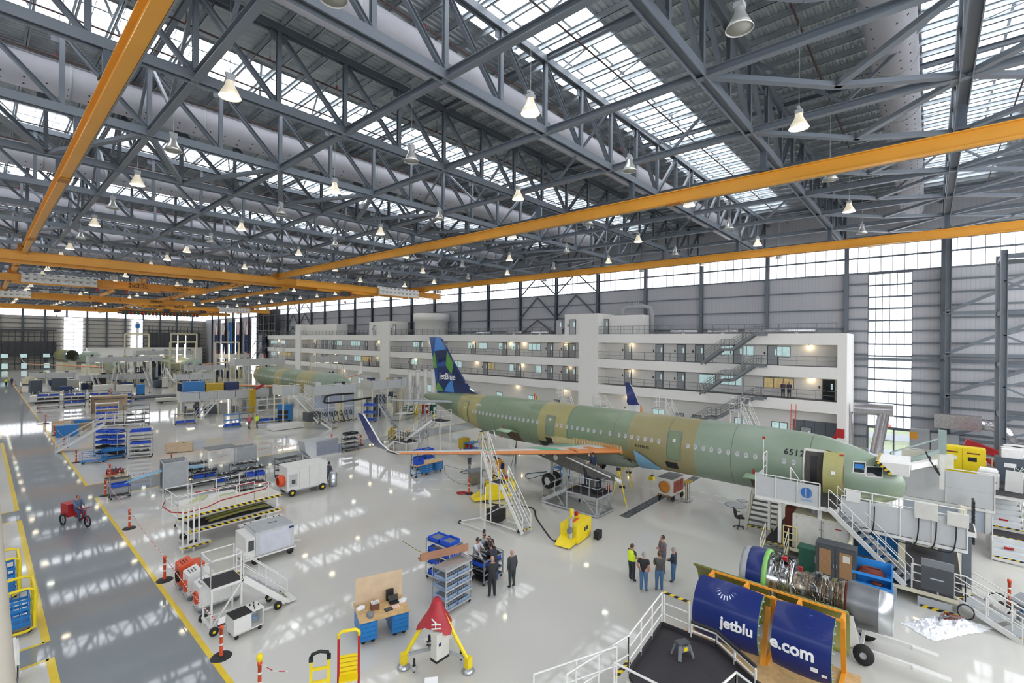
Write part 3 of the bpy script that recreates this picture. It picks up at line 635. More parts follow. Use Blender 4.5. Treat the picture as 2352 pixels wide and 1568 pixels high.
# near right: steel scaffold-like frame with tube lights
t = T('steel_tower', (0, 0, 0), 0, 'tall grey-blue steel tower with tube lights at the right edge', 'steel tower'); b = B(); xt = 50.
ya = onX(2306, 700, xt).y; yb_ = ya-4.2
for y in (ya, yb_):
    for dx in (0, 3.4): b.ib((xt+dx, y, 0), (xt+dx, y, 18.3), .38, .38, .04)
for z in (2.2, 6.0, 9.8, 13.7, 17.8):
    for dx in (0, 3.4): b.ib((xt+dx, ya, z), (xt+dx, yb_, z), .3, .34, .03)
    b.beam((xt, ya, z), (xt+3.4, ya, z), .25, .3)
for z0, z1 in ((2.2, 4.4), (6, 8.2), (9.8, 12), (13.7, 16)):
    b.beam((xt, ya, z1), (xt, yb_, z0), .14, .14); b.beam((xt, ya, z1), (xt, yb_, z1+1.6), .14, .14)
b.build('frame', steel, t); b = B()
for z in (3.4, 7.2, 11.0, 15.0, 17.2): b.beam((xt+1, ya-2.0, z), (xt+3.4, ya-4.4, z), .05, .16); b.beam((xt+1, ya-2.0, z+1), (xt+3.4, ya-4.4, z+1), .05, .05)
for k in range(22): b.box(xt+2.6, ya-1.6-.06*k, .4+k*.8, .9, .28, .05)
b.build('stair_treads', greyM, t)
for z in (5.3, 8.1, 11.4, 14.9, 17.6): b = B(); b.tube((xt+.6, ya-1.2, z), (xt+.6, ya-3.6, z), .06, 6); b.tube((xt+.9, ya-1.2, z-.15), (xt+.9, ya-3.6, z-.15), .06, 6); b.build('tube_light', tubel, t)

# ================================================================ aircraft
SCA = .93
RXF, RZF, ZF, LEN = 1.837, 1.925, 4.12, 41.4
prof = [(0, .03, .38), (.06, .3, .375), (.2, .52, .36), (.45, .76, .33), (.9, 1.02, .28), (1.5, 1.27, .22), (2.1, 1.46, .16), (2.8, 1.62, .1), (3.6, 1.74, .04), (4.6, 1.81, .01), (5.8, 1.837, 0), (28.6, 1.837, 0), (30.5, 1.75, -.05), (32.5, 1.56, -.2), (34.5, 1.3, -.42), (36.5, 1.0, -.63), (38.5, .68, -.82), (40.2, .42, -.92), (41.1, .28, -.95), (41.4, .12, -.95)]
def rad(y):
    for (a, r, d), (a2, r2, d2) in zip(prof, prof[1:]):
        if a <= y <= a2: k = (y-a)/(a2-a); return r+(r2-r)*k, d+(d2-d)*k
    return prof[-1][1:]
def fpt(y, th, off=0.):
    "point on the skin; th=0 is up, positive turns to the port (-x) side"
    r, d = rad(y); rz = r*RZF/RXF; return Vector((-(r+off)*sin(th), y, ZF-d+(rz+off)*cos(th)))
def zth(y, z, side=1):
    r, d = rad(y); return side*math.acos(max(-1, min(1, (z-(ZF-d))/(r*RZF/RXF))))
def patch(b, y0, y1, z0, z1, off, m=0, side=1, ny=1, nz=6, depth=0):
    ya = [y0+(y1-y0)*k/ny for k in range(ny+1)]; vs = [fpt(y, zth(y, z1+(z0-z1)*i/nz, side), off) for y in ya for i in range(nz+1)]
    fs = [(k*(nz+1)+i, k*(nz+1)+i+1, (k+1)*(nz+1)+i+1, (k+1)*(nz+1)+i) for k in range(ny) for i in range(nz)]
    b.add(vs, fs, m, True)
def fuselage(b, y0=0, y1=LEN, n=40, m=0):
    ys = sorted(set([p[0] for p in prof if y0 <= p[0] <= y1]+[y0, y1]+[1.0*k for k in range(int(y0)+1, int(y1)+1)]))
    vs = [fpt(y, 2*pi*k/n) for y in ys for k in range(n)]; fs = [(i*n+k, (i+1)*n+k, (i+1)*n+(k+1) % n, i*n+(k+1) % n) for i in range(len(ys)-1) for k in range(n)]
    b.add(vs, fs, m, True)
P1 = Vector((32.29, .82, 0)); R1 = -.02
def sta(u): 
    "station along the main aircraft seen at photo column u"
    d = ray(u, 900); k = math.tan(.02); t_ = (30.82-15*k)/(d.x-k*d.y); return (d.y*t_-15)/cos(.02)+14.18
gN, gY, gG, gY2 = '829380', '9d9663', '75866a', '908860'
bands = [(0, gN), (sta(1598), gY2), (sta(1446), gG), (sta(1306), gY), (sta(1238), gG), (sta(1096), gY), (sta(1046), gG)]
primer = band_mat('primer_bands', bands, 4.1)
primer2 = band_mat('primer_bands_far', [(0, gN), (9, gY), (14, gG), (20, gY), (23, gG), (31, gY), (33, gG)], 4.3)
def wing(side, m_up=white, root_x=1.6):
    b = B(); secs = [(1.6, 15.6, 6.4, 3.25, .75), (6.2, 18.0, 4.1, 3.55, .48), (15.6, 23.1, 1.65, 4.25, .2)]; n = 9; air = []
    for k in range(n): air.append((k/(n-1), .5*sin(pi*min(1, (k/(n-1))**.6))))
    rings = []
    for x, y, c, z, th in secs:
        top = [(side*x, y+c*t_, z+th*h_-.07*c*t_) for t_, h_ in air]; bot = [(side*x, y+c*t_, z-th*h_*.7-.07*c*t_) for t_, h_ in air[::-1][1:-1]]; rings.append(top+bot)
    N_ = len(rings[0])
    for s_ in range(2):
        for k in range(N_):
            mm = 1 if (k in (N_-1,) or k == 0) and s_ == 1 else (2 if k in (0, N_-1) and s_ == 0 else 0)
            b.add([rings[s_][k], rings[s_+1][k], rings[s_+1][(k+1) % N_], rings[s_][(k+1) % N_]], [(0, 1, 2, 3)], mm, True)
    b.add(rings[0], [tuple(range(N_))], 0)
    return b, secs
def winglet(side):
    b = B(); pts = [(15.6, 23.1, 4.25, 1.65), (16.0, 23.7, 4.45, 1.45), (16.35, 24.1, 4.9, 1.2), (16.65, 24.75, 5.9, .9), (16.85, 25.3, 6.6, .55)]; n = len(pts)
    for off in (-.05, .05): b.add([(side*(x+off), y, z) for x, y, z, c in pts]+[(side*(x+off), y+c, z) for x, y, z, c in pts], [(k, k+1, n+k+1, n+k) for k in range(n-1)], 0 if off < 0 else 1, True)
    b.add([(side*(x+o), y, z) for x, y, z, c in pts for o in (-.05, .05)], [(2*k, 2*k+1, 2*k+3, 2*k+2) for k in range(n-1)], 2); b.add([(side*(x+o), y+c, z) for x, y, z, c in pts for o in (-.05, .05)], [(2*k, 2*k+1, 2*k+3, 2*k+2) for k in range(n-1)], 0)
    return b
blueW = mat('winglet_blue', '1d2d6b', .3, coat=.3, var=.03)
def gear(t, x, y, zt):
    b = B(); b.tube((x, y, .55), (x, y, zt), .11, 8); b.tube((x, y, 1.3), (x*.6, y-.6, zt), .06, 6); b.tube((x-.42, y, .55), (x+.42, y, .55), .08, 8); b.build('gear_leg', greyL, t)
    for s_ in (-.42, .42):
        b = B(); b.lathe([(.3, -.17), (.53, -.15), (.57, -.06), (.57, .06), (.53, .15), (.3, .17)], (x+s_, y, .57), 'x', 24); b.lathe([(0, -.06), (.3, -.1)], (x+s_, y, .57), 'x', 20, 1); b.lathe([(0, .06), (.3, .1)], (x+s_, y, .57), 'x', 20, 1); b.build('wheel', [tyre, white], t)
A = T('passenger_jet', P1, R1, 'unpainted green and yellow primer passenger jet with a blue tail fin', 'airplane')
b = B(); fuselage(b); body = b.build('fuselage', primer, A)
# doors
def jdoor(yc, w_, h_, z0, m_, name='cabin_door', off=.03):
    b = B(); patch(b, yc-w_/2, yc+w_/2, z0, z0+h_, off, 0); r = .07
    for (a, c) in ((yc-w_/2-.05, yc-w_/2), (yc+w_/2, yc+w_/2+.05)): patch(b, a, c, z0-.05, z0+h_+.05, off+.01, 1)
    patch(b, yc-w_/2, yc+w_/2, z0+h_, z0+h_+.06, off+.012, 1, nz=1); patch(b, yc-w_/2, yc+w_/2, z0-.05, z0, off+.012, 1, nz=1); patch(b, yc-.1, yc+.1, z0+1.15, z0+1.35, off+.02, 2, nz=1)
    return b.build(name, [m_, greyM, offw], A)
gm = mat('door_green', '758468', .42); gy_ = mat('door_yellow', 'a3a067', .42)
jdoor(sta(1551), .82, 1.78, 3.45, gm); jdoor(sta(1265), .8, 1.5, 3.6, gm); d4 = jdoor(sta(1064), .8, 1.78, 3.45, gy_, off=.06)
y1 = sta(1874); b = B(); patch(b, y1-.48, y1+.48, 3.3, 5.2, .03, 0, ny=2); patch(b, y1-.56, y1-.48, 3.25, 5.3, .045, 1); patch(b, y1+.48, y1+.56, 3.25, 5.3, .045, 1); patch(b, y1-.56, y1+.56, 5.2, 5.32, .045, 1, nz=1); patch(b, y1-.12, y1+.2, 3.4, 5.0, .04, 2); patch(b, y1-.4, y1+.4, 3.3, 3.42, .05, 3, nz=1); b.build('door_opening', [mat('cabin_dark', '4a4642', .8), offw, black, greyM], A)
yp = sta(1917); b = B()
for off, m_ in ((.34, 0), (.24, 1)): patch(b, yp-.44, yp+.44, 3.3, 5.15, off, m_)
b.add([fpt(yp+s_*.44, zth(yp, z), o) for s_ in (-1, 1) for z in (3.3, 5.15) for o in (.24, .34)], [(0, 1, 3, 2), (4, 5, 7, 6), (0, 1, 5, 4), (2, 3, 7, 6)], 1); patch(b, yp-.1, yp+.06, 4.2, 4.34, .345, 2, nz=1); patch(b, yp-.43, yp-.25, 5.0, 5.06, .345, 3, nz=1); b.build('open_door', [gy_, interior, paper, red], A)
# cockpit glazing
for (ya, yb, za, zb) in ((1.68, 2.12, 4.42, 4.9), (.98, 1.58, 4.3, 4.72)):
    b = B(); patch(b, ya, yb, za, zb, .012, 0, ny=4); patch(b, ya-.05, yb+.05, za-.05, za, .014, 1, nz=1, ny=3); patch(b, ya-.05, ya, za, zb, .014, 1); patch(b, yb, yb+.05, za, zb, .014, 1); patch(b, ya-.05, yb+.05, zb, zb+.05, .014, 1, nz=1, ny=3)
    if ya > 1.6: patch(b, ya+.03, yb-.03, za+.2, zb-.08, .02, 2, nz=3)
    b.build('cockpit_window', [glassD, offw, blue], A)
b = B(); patch(b, 1.2, 2.3, 4.42, 4.98, .012, 0, side=-1, ny=4); b.build('cockpit_window', [glassD], A)
b = B()
for k in range(5): vs = []
b.add([fpt(y, th, .012) for y in (.85, 1.3) for th in (-.75, -.25, .25, .75)], [(0, 1, 5, 4), (1, 2, 6, 5), (2, 3, 7, 6)], 0, True); b.build('windshield', glassD, A)
# cabin windows: one pane mesh, copied along the row
WZ = ZF+.38; th = zth(10, WZ); pn = B()
pn.add([(.0, .115*cos(a)*1.0, .165*sin(a)) for a in [2*pi*k/12 for k in range(12)]], [tuple(range(12))], 0); pn.add([(-.012, .075*cos(a), .02+.1*sin(a)) for a in [2*pi*k/12 for k in range(12)]], [tuple(range(12))], 1)
us = [1805, 1826]+[]
ys = []
y = sta(1826)
ylist = [sta(1826), sta(1804)]+[sta(u) for u in (1759, 1738, 1717, 1697, 1676, 1656, 1637, 1619, 1600, 1583)]
ylist += [sta(1100+x/3.647) for x in (1518, 1457, 1402, 1345, 1290, 1238, 1185, 1107, 1030, 973, 926, 878, 833, 790, 745, 700, 660, 497, 457, 420, 382, 345, 309, 273, 238, 203, 169, 135, 102, 70, 37, 5)]
ylist += [sta(u) for u in (1088+4, 1084+1)]
wp = None
for y in ylist:
    p = fpt(y, zth(y, WZ), .012)
    if wp is None: wp = pn.build('cabin_window', [mat('window_ring', 'c2c0c4', .5), mat('window_blind', 'a5a3ac', .5)], A); o = wp
    else: o = wp.copy(); COL.objects.link(o)
    o.parent = A; o.location = p; o.rotation_euler = (0, .2, 0)
# markings
def onfus(y0, z0):
    def f(a, c, d):
        y = y0-a; z = z0+c; v = fpt(y, zth(y, z), .014+d); return v
    return f
text('6512', .42, onfus(sta(1825), 5.02), black, 'lettering', A, bold=.01, spacing=1.25, cuts=5)
text('N179015', .26, onfus(sta(1478), 3.95), black, 'lettering', A, bold=.004, spacing=1.1)
text('DAM', .3, onfus(sta(1094), 5.15), paper, 'lettering', A)
# slide pockets, cargo doors
b = B(); y = sta(1542); patch(b, y-.42, y+.42, 2.72, 3.2, .015, 0, nz=3); b.build('black_hatch', black, A)
b = B(); y = sta(1262); patch(b, y-.4, y+.4, 2.9, 3.35, .015, 0, nz=3); y += .4; patch(b, y-.5, y+.9, 2.45, 2.95, .015, 0, nz=3); b.build('black_hatch', black, A)
for u, w_, nm in ((1176, 1.5, 'aft'), (1752, 1.3, 'fwd')):
    y = sta(u); b = B(); patch(b, y-w_/2, y+w_/2, 2.3, 3.2, .02, 0, nz=4); b.build('cargo_opening', mat('cargo_dark_'+nm, '5a4636', .8, var=.25), A)
    b = B(); e = [fpt(y-w_/2, zth(y, 3.3), .02), fpt(y+w_/2, zth(y, 3.3), .02)]; b.add([e[0], e[1], e[1]+Vector((-.75, 0, .32)), e[0]+Vector((-.75, 0, .32)), e[1]+Vector((-1.3, 0, .2)), e[0]+Vector((-1.3, 0, .2))], [(0, 1, 2, 3), (3, 2, 4, 5)], 0, True)
    sl = b.build('cargo_door', mat('cargo_mint_'+nm, '9db89a', .4), A); md = sl.modifiers.new('s', 'SOLIDIFY'); md.thickness = .06
    b = B(); b.box(e[1].x-.7, e[1].y-.4, e[1].z+.3, .04, .1, .3); b.build('red_ribbon', red, A)
# wing box area: raw ribs and fairings
y0, y1 = sta(1432), sta(1318); b = B(); patch(b, min(y0, y1), max(y0, y1), 3.15, 3.75, .012, 0, ny=8, nz=3)
for k in range(17):
    y = min(y0, y1)+.1+k*(abs(y1-y0)-.2)/16; b.add([fpt(y+o, zth(y, z), q) for o in (0, .05) for z, q in ((3.2, .14), (3.2, 0.), (3.75, 0.))], [(0, 1, 2), (3, 4, 5), (0, 1, 4, 3), (0, 2, 5, 3)], 1)
b.build('wing_root_ribs', [interior, mat('rib_pale', 'd2c3a0', .6)], A)
b = B(); patch(b, sta(1318), sta(1268), 2.9, 3.6, .02, 0, ny=3); b.build('raw_panel', mat('raw_cream', 'c6b889', .5), A); b = B(); patch(b, sta(1475), sta(1425), 2.5, 3.5, .01, 0, ny=3); b.build('raw_panel', mat('raw_brown', '8d7a4c', .6), A)
ya, yb = sta(1508), sta(1461); b = B(); n = 8; vs = []
for i in range(n+1):
    y = ya+(yb-ya)*i/n; k = sqrt(max(0, i/n)); zt = 2.35+1.35*k
    for j in range(6): z = 2.35+(zt-2.35)*j/5; vs.append(fpt(y, zth(y, z), .03+.16*k))
b.add(vs, [(i*6+j, (i+1)*6+j, (i+1)*6+j+1, i*6+j+1) for i in range(n) for j in range(5)], 0, True); b.build('blue_fairing', skyblue, A)
b = B(); b.lathe([(0, -.1), (.6, .1), (1.25, 1.2), (1.5, 3), (1.5, 6.5), (1.2, 8.4), (.5, 9.8), (0, 10)], (0, 14.3, 2.85), 'y', 20); bf = b.build('belly_fairing', [mat('belly_grey_green', '80897c', .5)], A); bf.scale = (1.12, 1, .72); bf.location = (0, 0, .75)
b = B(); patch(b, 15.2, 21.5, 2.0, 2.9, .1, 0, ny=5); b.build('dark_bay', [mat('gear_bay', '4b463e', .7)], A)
for s_ in (-1, 1):
    b, secs = wing(s_); w_ = b.build('wing', [mat('wing_skin_%d' % s_, 'd8d8d6', .35), orp, orp], A)
    b = winglet(s_); b.build('winglet', [white, blueW, white] if s_ < 0 else [blueW, blueW, white], A)
def wpt(x, k):
    "a point on the port wing top: x span (positive), k chord fraction"
    S = [(1.6, 15.6, 6.4, 3.25, .75), (6.2, 18.0, 4.1, 3.55, .48), (15.6, 23.1, 1.65, 4.25, .2)]
    a, c = (S[0], S[1]) if x < 6.2 else (S[1], S[2]); t_ = (x-a[0])/(c[0]-a[0]); L_ = [a[i]+(c[i]-a[i])*t_ for i in range(5)]
    hh = .5*sin(pi*min(1, k**.6)); return Vector((-x, L_[1]+L_[2]*k, L_[3]+L_[4]*hh+.014-.07*L_[2]*k))
def wpatch(name, m_, *qs):
    b = B()
    for x0, x1, k0, k1 in qs:
        nx, nk = 4, 5; g = [wpt(x0+(x1-x0)*i/nx, k0+(k1-k0)*j/nk) for i in range(nx+1) for j in range(nk+1)]
        b.add(g, [(i*(nk+1)+j, (i+1)*(nk+1)+j, (i+1)*(nk+1)+j+1, i*(nk+1)+j+1) for i in range(nx) for j in range(nk)], 0, True)
    b.build(name, m_, A)
[wpatch('green_panel', mint, q_) for q_ in ((5.6, 6.9, .12, .75), (9.6, 10.3, .2, .8), (2.4, 4.4, .45, .8))]
[wpatch('orange_panel', orp, q_) for q_ in ((1.7, 4.9, .0, .1), (1.7, 2.2, .1, .24), (3.0, 3.6, .1, .24), (4.4, 5.0, .1, .24))]
wpatch('red_walkway_line', red, (4.6, 14.6, .62, .635), (4.6, 14.6, .33, .345))
b = B(); p_ = [wpt(x, 1.0) for x in (2, 6.2, 11, 15)]
for s_ in (-1,):
    for x, y, z in ((-8.2, 21.6, 3.35), (-11.0, 22.6, 3.6)): b.lathe([(0, -1.3), (.14, -.8), (.2, 0), (.14, 1.0), (0, 1.7)], (x, y, z), 'y', 10)
b.build('flap_fairing', greyL, A)
# pylon without engine
for s_ in (-1, 1):
    b = B(); b.prism([(14.2, 2.25), (14.3, 2.5), (16.4, 2.95), (18.6, 3.5), (20.6, 3.2), (20.8, 2.9), (18, 2.35), (16, 2.15)], s_*5.1-.22, s_*5.1+.22, 'x'); b.tube((s_*5.1-.26, 14.5, 2.45), (s_*5.1-.26, 18, 3.15), .05, 6, 1); b.tube((s_*5.1, 13.9, 2.2), (s_*5.1, 14.5, 2.4), .14, 8, 1); b.disc((s_*5.1-.225, 19.0, 2.95), .2, 'x', 12, 1); b.disc((s_*5.1-.225, 20.1, 3.0), .12, 'x', 12, 1); b.build('engine_pylon', [mat('pylon_grey_%d' % s_, '5b5a58', .5, var=.2), offw], A)
gear(A, -3.3, 20.9, 2.9); gear(A, 3.3, 20.9, 2.9)
b = B(); b.tube((0, 4.7, .4), (0, 4.9, 2.6), .09, 8); b.build('nose_gear', greyL, A); b = B(); [b.lathe([(.14, -.1), (.34, -.1), (.36, 0), (.34, .1), (.14, .1)], (x, 4.7, .37), 'x', 18) for x in (-.2, .2)]; b.build('wheel', tyre, A)
b = B(); b.tube(fpt(28.0, 2.2), fpt(28.0, 2.2)+Vector((0, .1, -.5)), .03, 5); b.tube((-.8, 27, .0), (-.6, 27, 2.3), .05, 6, 1); b.tube((-1.3, 27, 0), (-.6, 27, 2.2), .03, 6, 1); b.tube((-.2, 27.4, 0), (-.6, 27, 2.2), .03, 6, 1); b.build('tail_support', [red, greyM], A)
# stabiliser
for s_ in (-1, 1):
    b = B()
    for dz in (0, 1): pass
    top = [(.8, 34.9, 4.95, 2.7, .16), (5.9, 38.4, 5.3, 1.15, .06)]; vs = []
    for x, y, z, c, th_ in top: vs += [(s_*x, y, z), (s_*x, y+c*.35, z+th_), (s_*x, y+c, z), (s_*x, y+c*.35, z-th_)]
    b.add(vs, [(0, 1, 5, 4), (1, 2, 6, 5), (2, 3, 7, 6), (3, 0, 4, 7), (4, 5, 6, 7)], 0, True); b.build('stabiliser', greyL, A)
# fin traced in the vertical plane of the fuselage axis
Ai = Matrix.Rotation(-R1, 3, 'Z')
def fin(px, py):
    u, v = 940+px/6.03, 740+py/6.03; d = ray(u, v); k = math.tan(.02); t_ = (32.57-15*k)/(d.x-k*d.y); w_ = O+d*t_-P1; q = Ai @ w_; return (q.y, q.z)
outl = [(290, 205), (385, 203), (425, 207), (455, 235), (525, 370), (620, 560), (700, 700), (790, 850), (835, 912), (900, 960), (960, 985), (640, 1000), (405, 990), (395, 948), (385, 870), (340, 500)]
fm = {k: mat('fin_'+k, c, .2, coat=.6, var=.03) for k, c in (('dark', '10295f'), ('mid', '1c4a93'), ('light', '3f86cf'), ('green', '5b9a3c'), ('deep', '0f2450'))}
b = B(); b.prism([fin(*p) for p in outl], -.13, .13, 'x'); fo = b.build('tail_fin', fm['dark'], A)
def finp(k, *polys):
    b = B()
    for pl in polys:
        q = [fin(*p) for p in pl]; b.add([(-.136, a, c) for a, c in q], [tuple(range(len(q)))], 0); b.add([(.136, a, c) for a, c in q], [tuple(range(len(q)))[::-1]], 0)
    b.build('fin_pattern', fm[k], A)
finp('light', [(378, 206), (425, 209), (453, 238), (522, 371), (360, 398)], [(585, 805), (613, 805), (634, 968), (495, 955), (540, 860)])
finp('green', [(360, 400), (384, 500), (397, 630), (355, 634), (336, 480)], [(540, 405), (580, 490), (622, 570), (600, 725), (520, 600), (530, 440)], [(410, 820), (465, 905), (487, 950), (398, 950), (389, 872)])
finp('mid', [(292, 207), (376, 208), (360, 396), (335, 478), (340, 500)], [(398, 505), (520, 520), (520, 600), (400, 612)], [(357, 640), (400, 640), (408, 815), (388, 868)])
finp('deep', [(375, 400), (520, 385), (535, 420), (515, 540), (420, 560)], [(620, 600), (700, 720), (780, 850), (640, 880), (615, 720)])
p0 = fin(415, 760); p1 = fin(665, 760); pc = fin(540, 752); sc_ = abs(p1[0]-p0[0])
def finT(a, c, d): return Vector((-.142-d, pc[0]-a, pc[1]+c))
text('jetBlue', sc_/3.15, finT, paper, 'lettering', A, bold=.012)
fus_ = [c for c in A.children if c.name.split('.')[0] == 'fuselage'][0]; wg_ = [c for c in A.children if c.name.split('.')[0] == 'wing']; wl_ = [c for c in A.children if c.name.split('.')[0] == 'winglet']
for c in list(A.children):
    k = c.name.split('.')[0]
    if k in ('cockpit_window', 'windshield', 'cabin_window', 'black_hatch', 'wing_root_ribs', 'raw_panel', 'blue_fairing'): c.parent = fus_
    elif k == 'fin_pattern' or (k == 'lettering' and min(v.co.z for v in c.data.vertices) > 6.2): c.parent = fo
    elif k == 'lettering': c.parent = fus_
    elif k in ('green_panel', 'orange_panel', 'red_walkway_line', 'flap_fairing'): c.parent = wg_[0]
for a_, c_ in zip(wg_, wl_): c_.parent = a_
# ---- far aircraft built as fuselages with wings (tail sections not yet fitted)
def farjet(x, y, lab, cut, rz=0., wings=(-1, 1)):
    t = T('passenger_jet', (x, y, 0), rz, lab, 'airplane'); b = B(); fuselage(b, 0, cut, 28); b.build('fuselage', primer2, t)
    b = B(); q = [fpt(cut-.01, 2*pi*k/28) for k in range(28)]; b.add(q, [tuple(range(28))], 0); b.build('open_end', interior, t)
    b = B(); patch(b, 1.5, 2.4, 4.4, 4.95, .015, 0, ny=3); patch(b, 1.5, 2.4, 4.4, 4.95, .015, 0, side=-1, ny=3); b.add([fpt(y_, th_, .012) for y_ in (1.45, 2.2) for th_ in (-.75, -.25, .25, .75)], [(0, 1, 5, 4), (1, 2, 6, 5), (2, 3, 7, 6)], 0, True); b.build('cockpit_window', glassD, t)
    b = B()
    for k in range(40):
        yy = 6+.62*k
        if yy < cut-1: patch(b, yy-.1, yy+.1, WZ-.14, WZ+.14, .012, 0, nz=1)
    b.build('cabin_windows', offw, t)['kind'] = 'stuff'
    b = B(); b.lathe([(0, 0), (.5, .05), (.62, .2), (.62, .35)], (0, -.02, ZF-.55), 'y', 16); b.build('radome_bulkhead', mat('radome_tan', 'b08a6a', .6), t)
    for s_ in wings:
        b, _ = wing(s_); b.build('wing', [mat('wing_far', 'cfcfcc', .4), orp, orp], t); winglet(s_).build('winglet', [white, white, white], t)
    return t
J2 = farjet(36.3, 63.5, 'green primer jet with an open rear end standing in docks behind the blue-tailed jet', 33)
farjet(37.5, 141, 'distant yellow-green primer jet with exposed nose bulkhead behind the second jet', 33, wings=(1,))
farjet(24, 150, 'distant primer jet hidden in white docks with its long thin wing over the parts area', 28, wings=(-1,))
t = T('fuselage_section', (25.5, 197, .8), .22, 'separate green nose section on a stand near the far bright window', 'fuselage section'); b = B(); fuselage(b, 0, 9, 28); b.build('fuselage', primer2, t); b = B(); patch(b, 1.5, 2.4, 4.4, 4.95, .015, 0, ny=3); patch(b, 1.5, 2.4, 4.4, 4.95, .015, 0, side=-1, ny=3); b.build('cockpit_window', glassD, t); b = B(); b.bb(-1.8, 1.8, 2, 8, -.8, 1.9); b.build('stand', cream, t)
t = T('fuselage_section', (22.5, 212, .8), .22, 'green fuselage barrel behind the separate nose section near the far window', 'fuselage section'); b = B(); fuselage(b, 6, 16, 28); b.build('fuselage', primer2, t); b = B(); b.bb(-1.8, 1.8, 8, 14, -.8, 1.9); b.build('stand', cream, t)
# ================================================================ generic equipment
def W(loc, rz, x, y, z=0.):
    return Vector((loc[0]+x*cos(rz)-y*sin(rz), loc[1]+x*sin(rz)+y*cos(rz), (loc[2] if len(loc) > 2 else 0)+z))
def caster(t, x, y, r=.07, m=black, fork=True):
    b = B(); b.lathe([(0, -.022), (r, -.022), (r, .022), (0, .022)], (x, y, r), 'y', 12)
    if fork: b.beam((x, y, r), (x, y, r*2+.03), .05, .03, 1)
    return b.build('wheel', [m, greyM], t)
def bin_(loc, rz, w_, d_, h_, m, label, group, name='storage_bin', lid=False):
    b = B(); b.box(0, 0, 0, w_*.9, d_*.9, .02); 
    for sx, sy, a, c in ((0, -1, w_, .02), (0, 1, w_, .02), (-1, 0, .02, d_), (1, 0, .02, d_)): b.box(sx*w_/2*.96, sy*d_/2*.96, 0, a, c, h_)
    b.box(0, 0, h_*.55, w_*.9, d_*.9, .02, 1); b.beam((-w_/2, -d_/2, h_), (w_/2, -d_/2, h_), .03, .03); b.beam((-w_/2, d_/2, h_), (w_/2, d_/2, h_), .03, .03)
    o = b.build(name, [m, m if lid else greyM], loc=loc, rz=rz); return tag(o, label, 'bin', group)
def rack(loc, rz, w_, d_, h_, n, label, frame=None, shelf=None, fill=None, fd='', mesh=False, name='shelf_rack', z0=.16, r=.07, seed=1, back=False, cat='rack'):
    fd = ' '.join(fd.split()[:9])
    frame = frame or alu; shelf = shelf or greyD; t = T(name, (loc[0], loc[1], loc[2] if len(loc) > 2 else 0), rz, label, cat); rn = random.Random(seed)
    b = B()
    for sx in (-1, 1):
        for sy in (-1, 1): b.beam((sx*w_/2, sy*d_/2, 2*r), (sx*w_/2, sy*d_/2, h_), .04, .04)
        b.beam((sx*w_/2, -d_/2, h_), (sx*w_/2, d_/2, h_), .04, .04); b.beam((sx*w_/2, -d_/2, h_*.55), (sx*w_/2, d_/2, h_*.55), .025, .025)
    if back: b.beam((-w_/2, d_/2, h_), (w_/2, d_/2, h_), .04, .04)
    if mesh:
        for k in range(int(w_/.12)): 
            x = -w_/2+.12*k; b.beam((x, -d_/2, z0), (x, -d_/2, h_), .008, .008); b.beam((x, d_/2, z0), (x, d_/2, h_), .008, .008)
        for k in range(int(h_/.1)): b.beam((-w_/2, -d_/2, z0+.1*k), (w_/2, -d_/2, z0+.1*k), .008, .008)
    b.build('frame', frame, t); hs = [z0+(h_-.12-z0)*k/max(1, n-1) for k in range(n)]
    for z in hs: b = B(); b.box(0, 0, z, w_-.03, d_-.02, .035); b.beam((-w_/2, -d_/2, z+.02), (w_/2, -d_/2, z+.02), .03, .07, 1); b.build('shelf', [shelf, frame], t)
    for sx in (-1, 1):
        for sy in (-1, 1): caster(t, sx*(w_/2-.05), sy*(d_/2-.05), r)
    if fill:
        for q, (lv, cnt, kind) in enumerate(fill):
            z = hs[lv]+.037; g = kind+' items on the '+fd
            for k in range(cnt):
                x = -w_/2+w_*(k+.5)/cnt; p = W(t.location, rz, x, 0, z); ww = w_/cnt*.86; hh = .18+.06*rn.random()
                if kind == 'blue': bin_(p, rz, ww, d_*.8, hh, blueB, 'blue plastic bin on the '+fd, 'blue bins on the '+fd)
                elif kind == 'black': bin_(p, rz, ww, d_*.8, hh, black, 'black plastic bin on the '+fd, 'black bins on the '+fd)
                elif kind == 'tray': bin_(p, rz, ww, d_*.85, .1, mt_tray, 'pale blue parts tray on the '+fd, 'trays on the '+fd, 'parts_tray')
                elif kind == 'part':
                    b = B()
                    for m_ in range(5): b.tube((rn.uniform(-ww/2, ww/2), -d_*.3, .05+rn.random()*.1), (rn.uniform(-ww/2, ww/2), d_*.3, .05+rn.random()*.12), .02+.02*rn.random(), 6, m_ % 3)
                    b.box(0, 0, 0, ww*.6, d_*.5, .06, 2); b.box(.1, .05, .06, .15, .12, .1, 0); tag(b.build('machine_part', [greyM, offw, black], loc=p, rz=rz), 'grey metal parts lying on the '+fd, 'part', 'metal parts on the '+fd)
    return t
mt_tray = mat('tray_blue', '8fb0d8', .5, var=.2, scale=9)
def rail(b, pts, h=1.07, r=.022, mids=(.55,), post=1.2, m=0, close=False, square=False):
    pts = [Vector(p) for p in pts]
    for p, q in zip(pts, pts[1:]):
        for hh in (h,)+tuple(mids): b.tube(p+Vector((0, 0, hh)), q+Vector((0, 0, hh)), r if hh == h else r*.8, 6, m)
        n = max(1, round((Vector((q.x-p.x, q.y-p.y, 0))).length/post))
        for k in range(n+1): c = p.lerp(q, k/n); b.tube(c, c+Vector((0, 0, h)), r, 6, m)
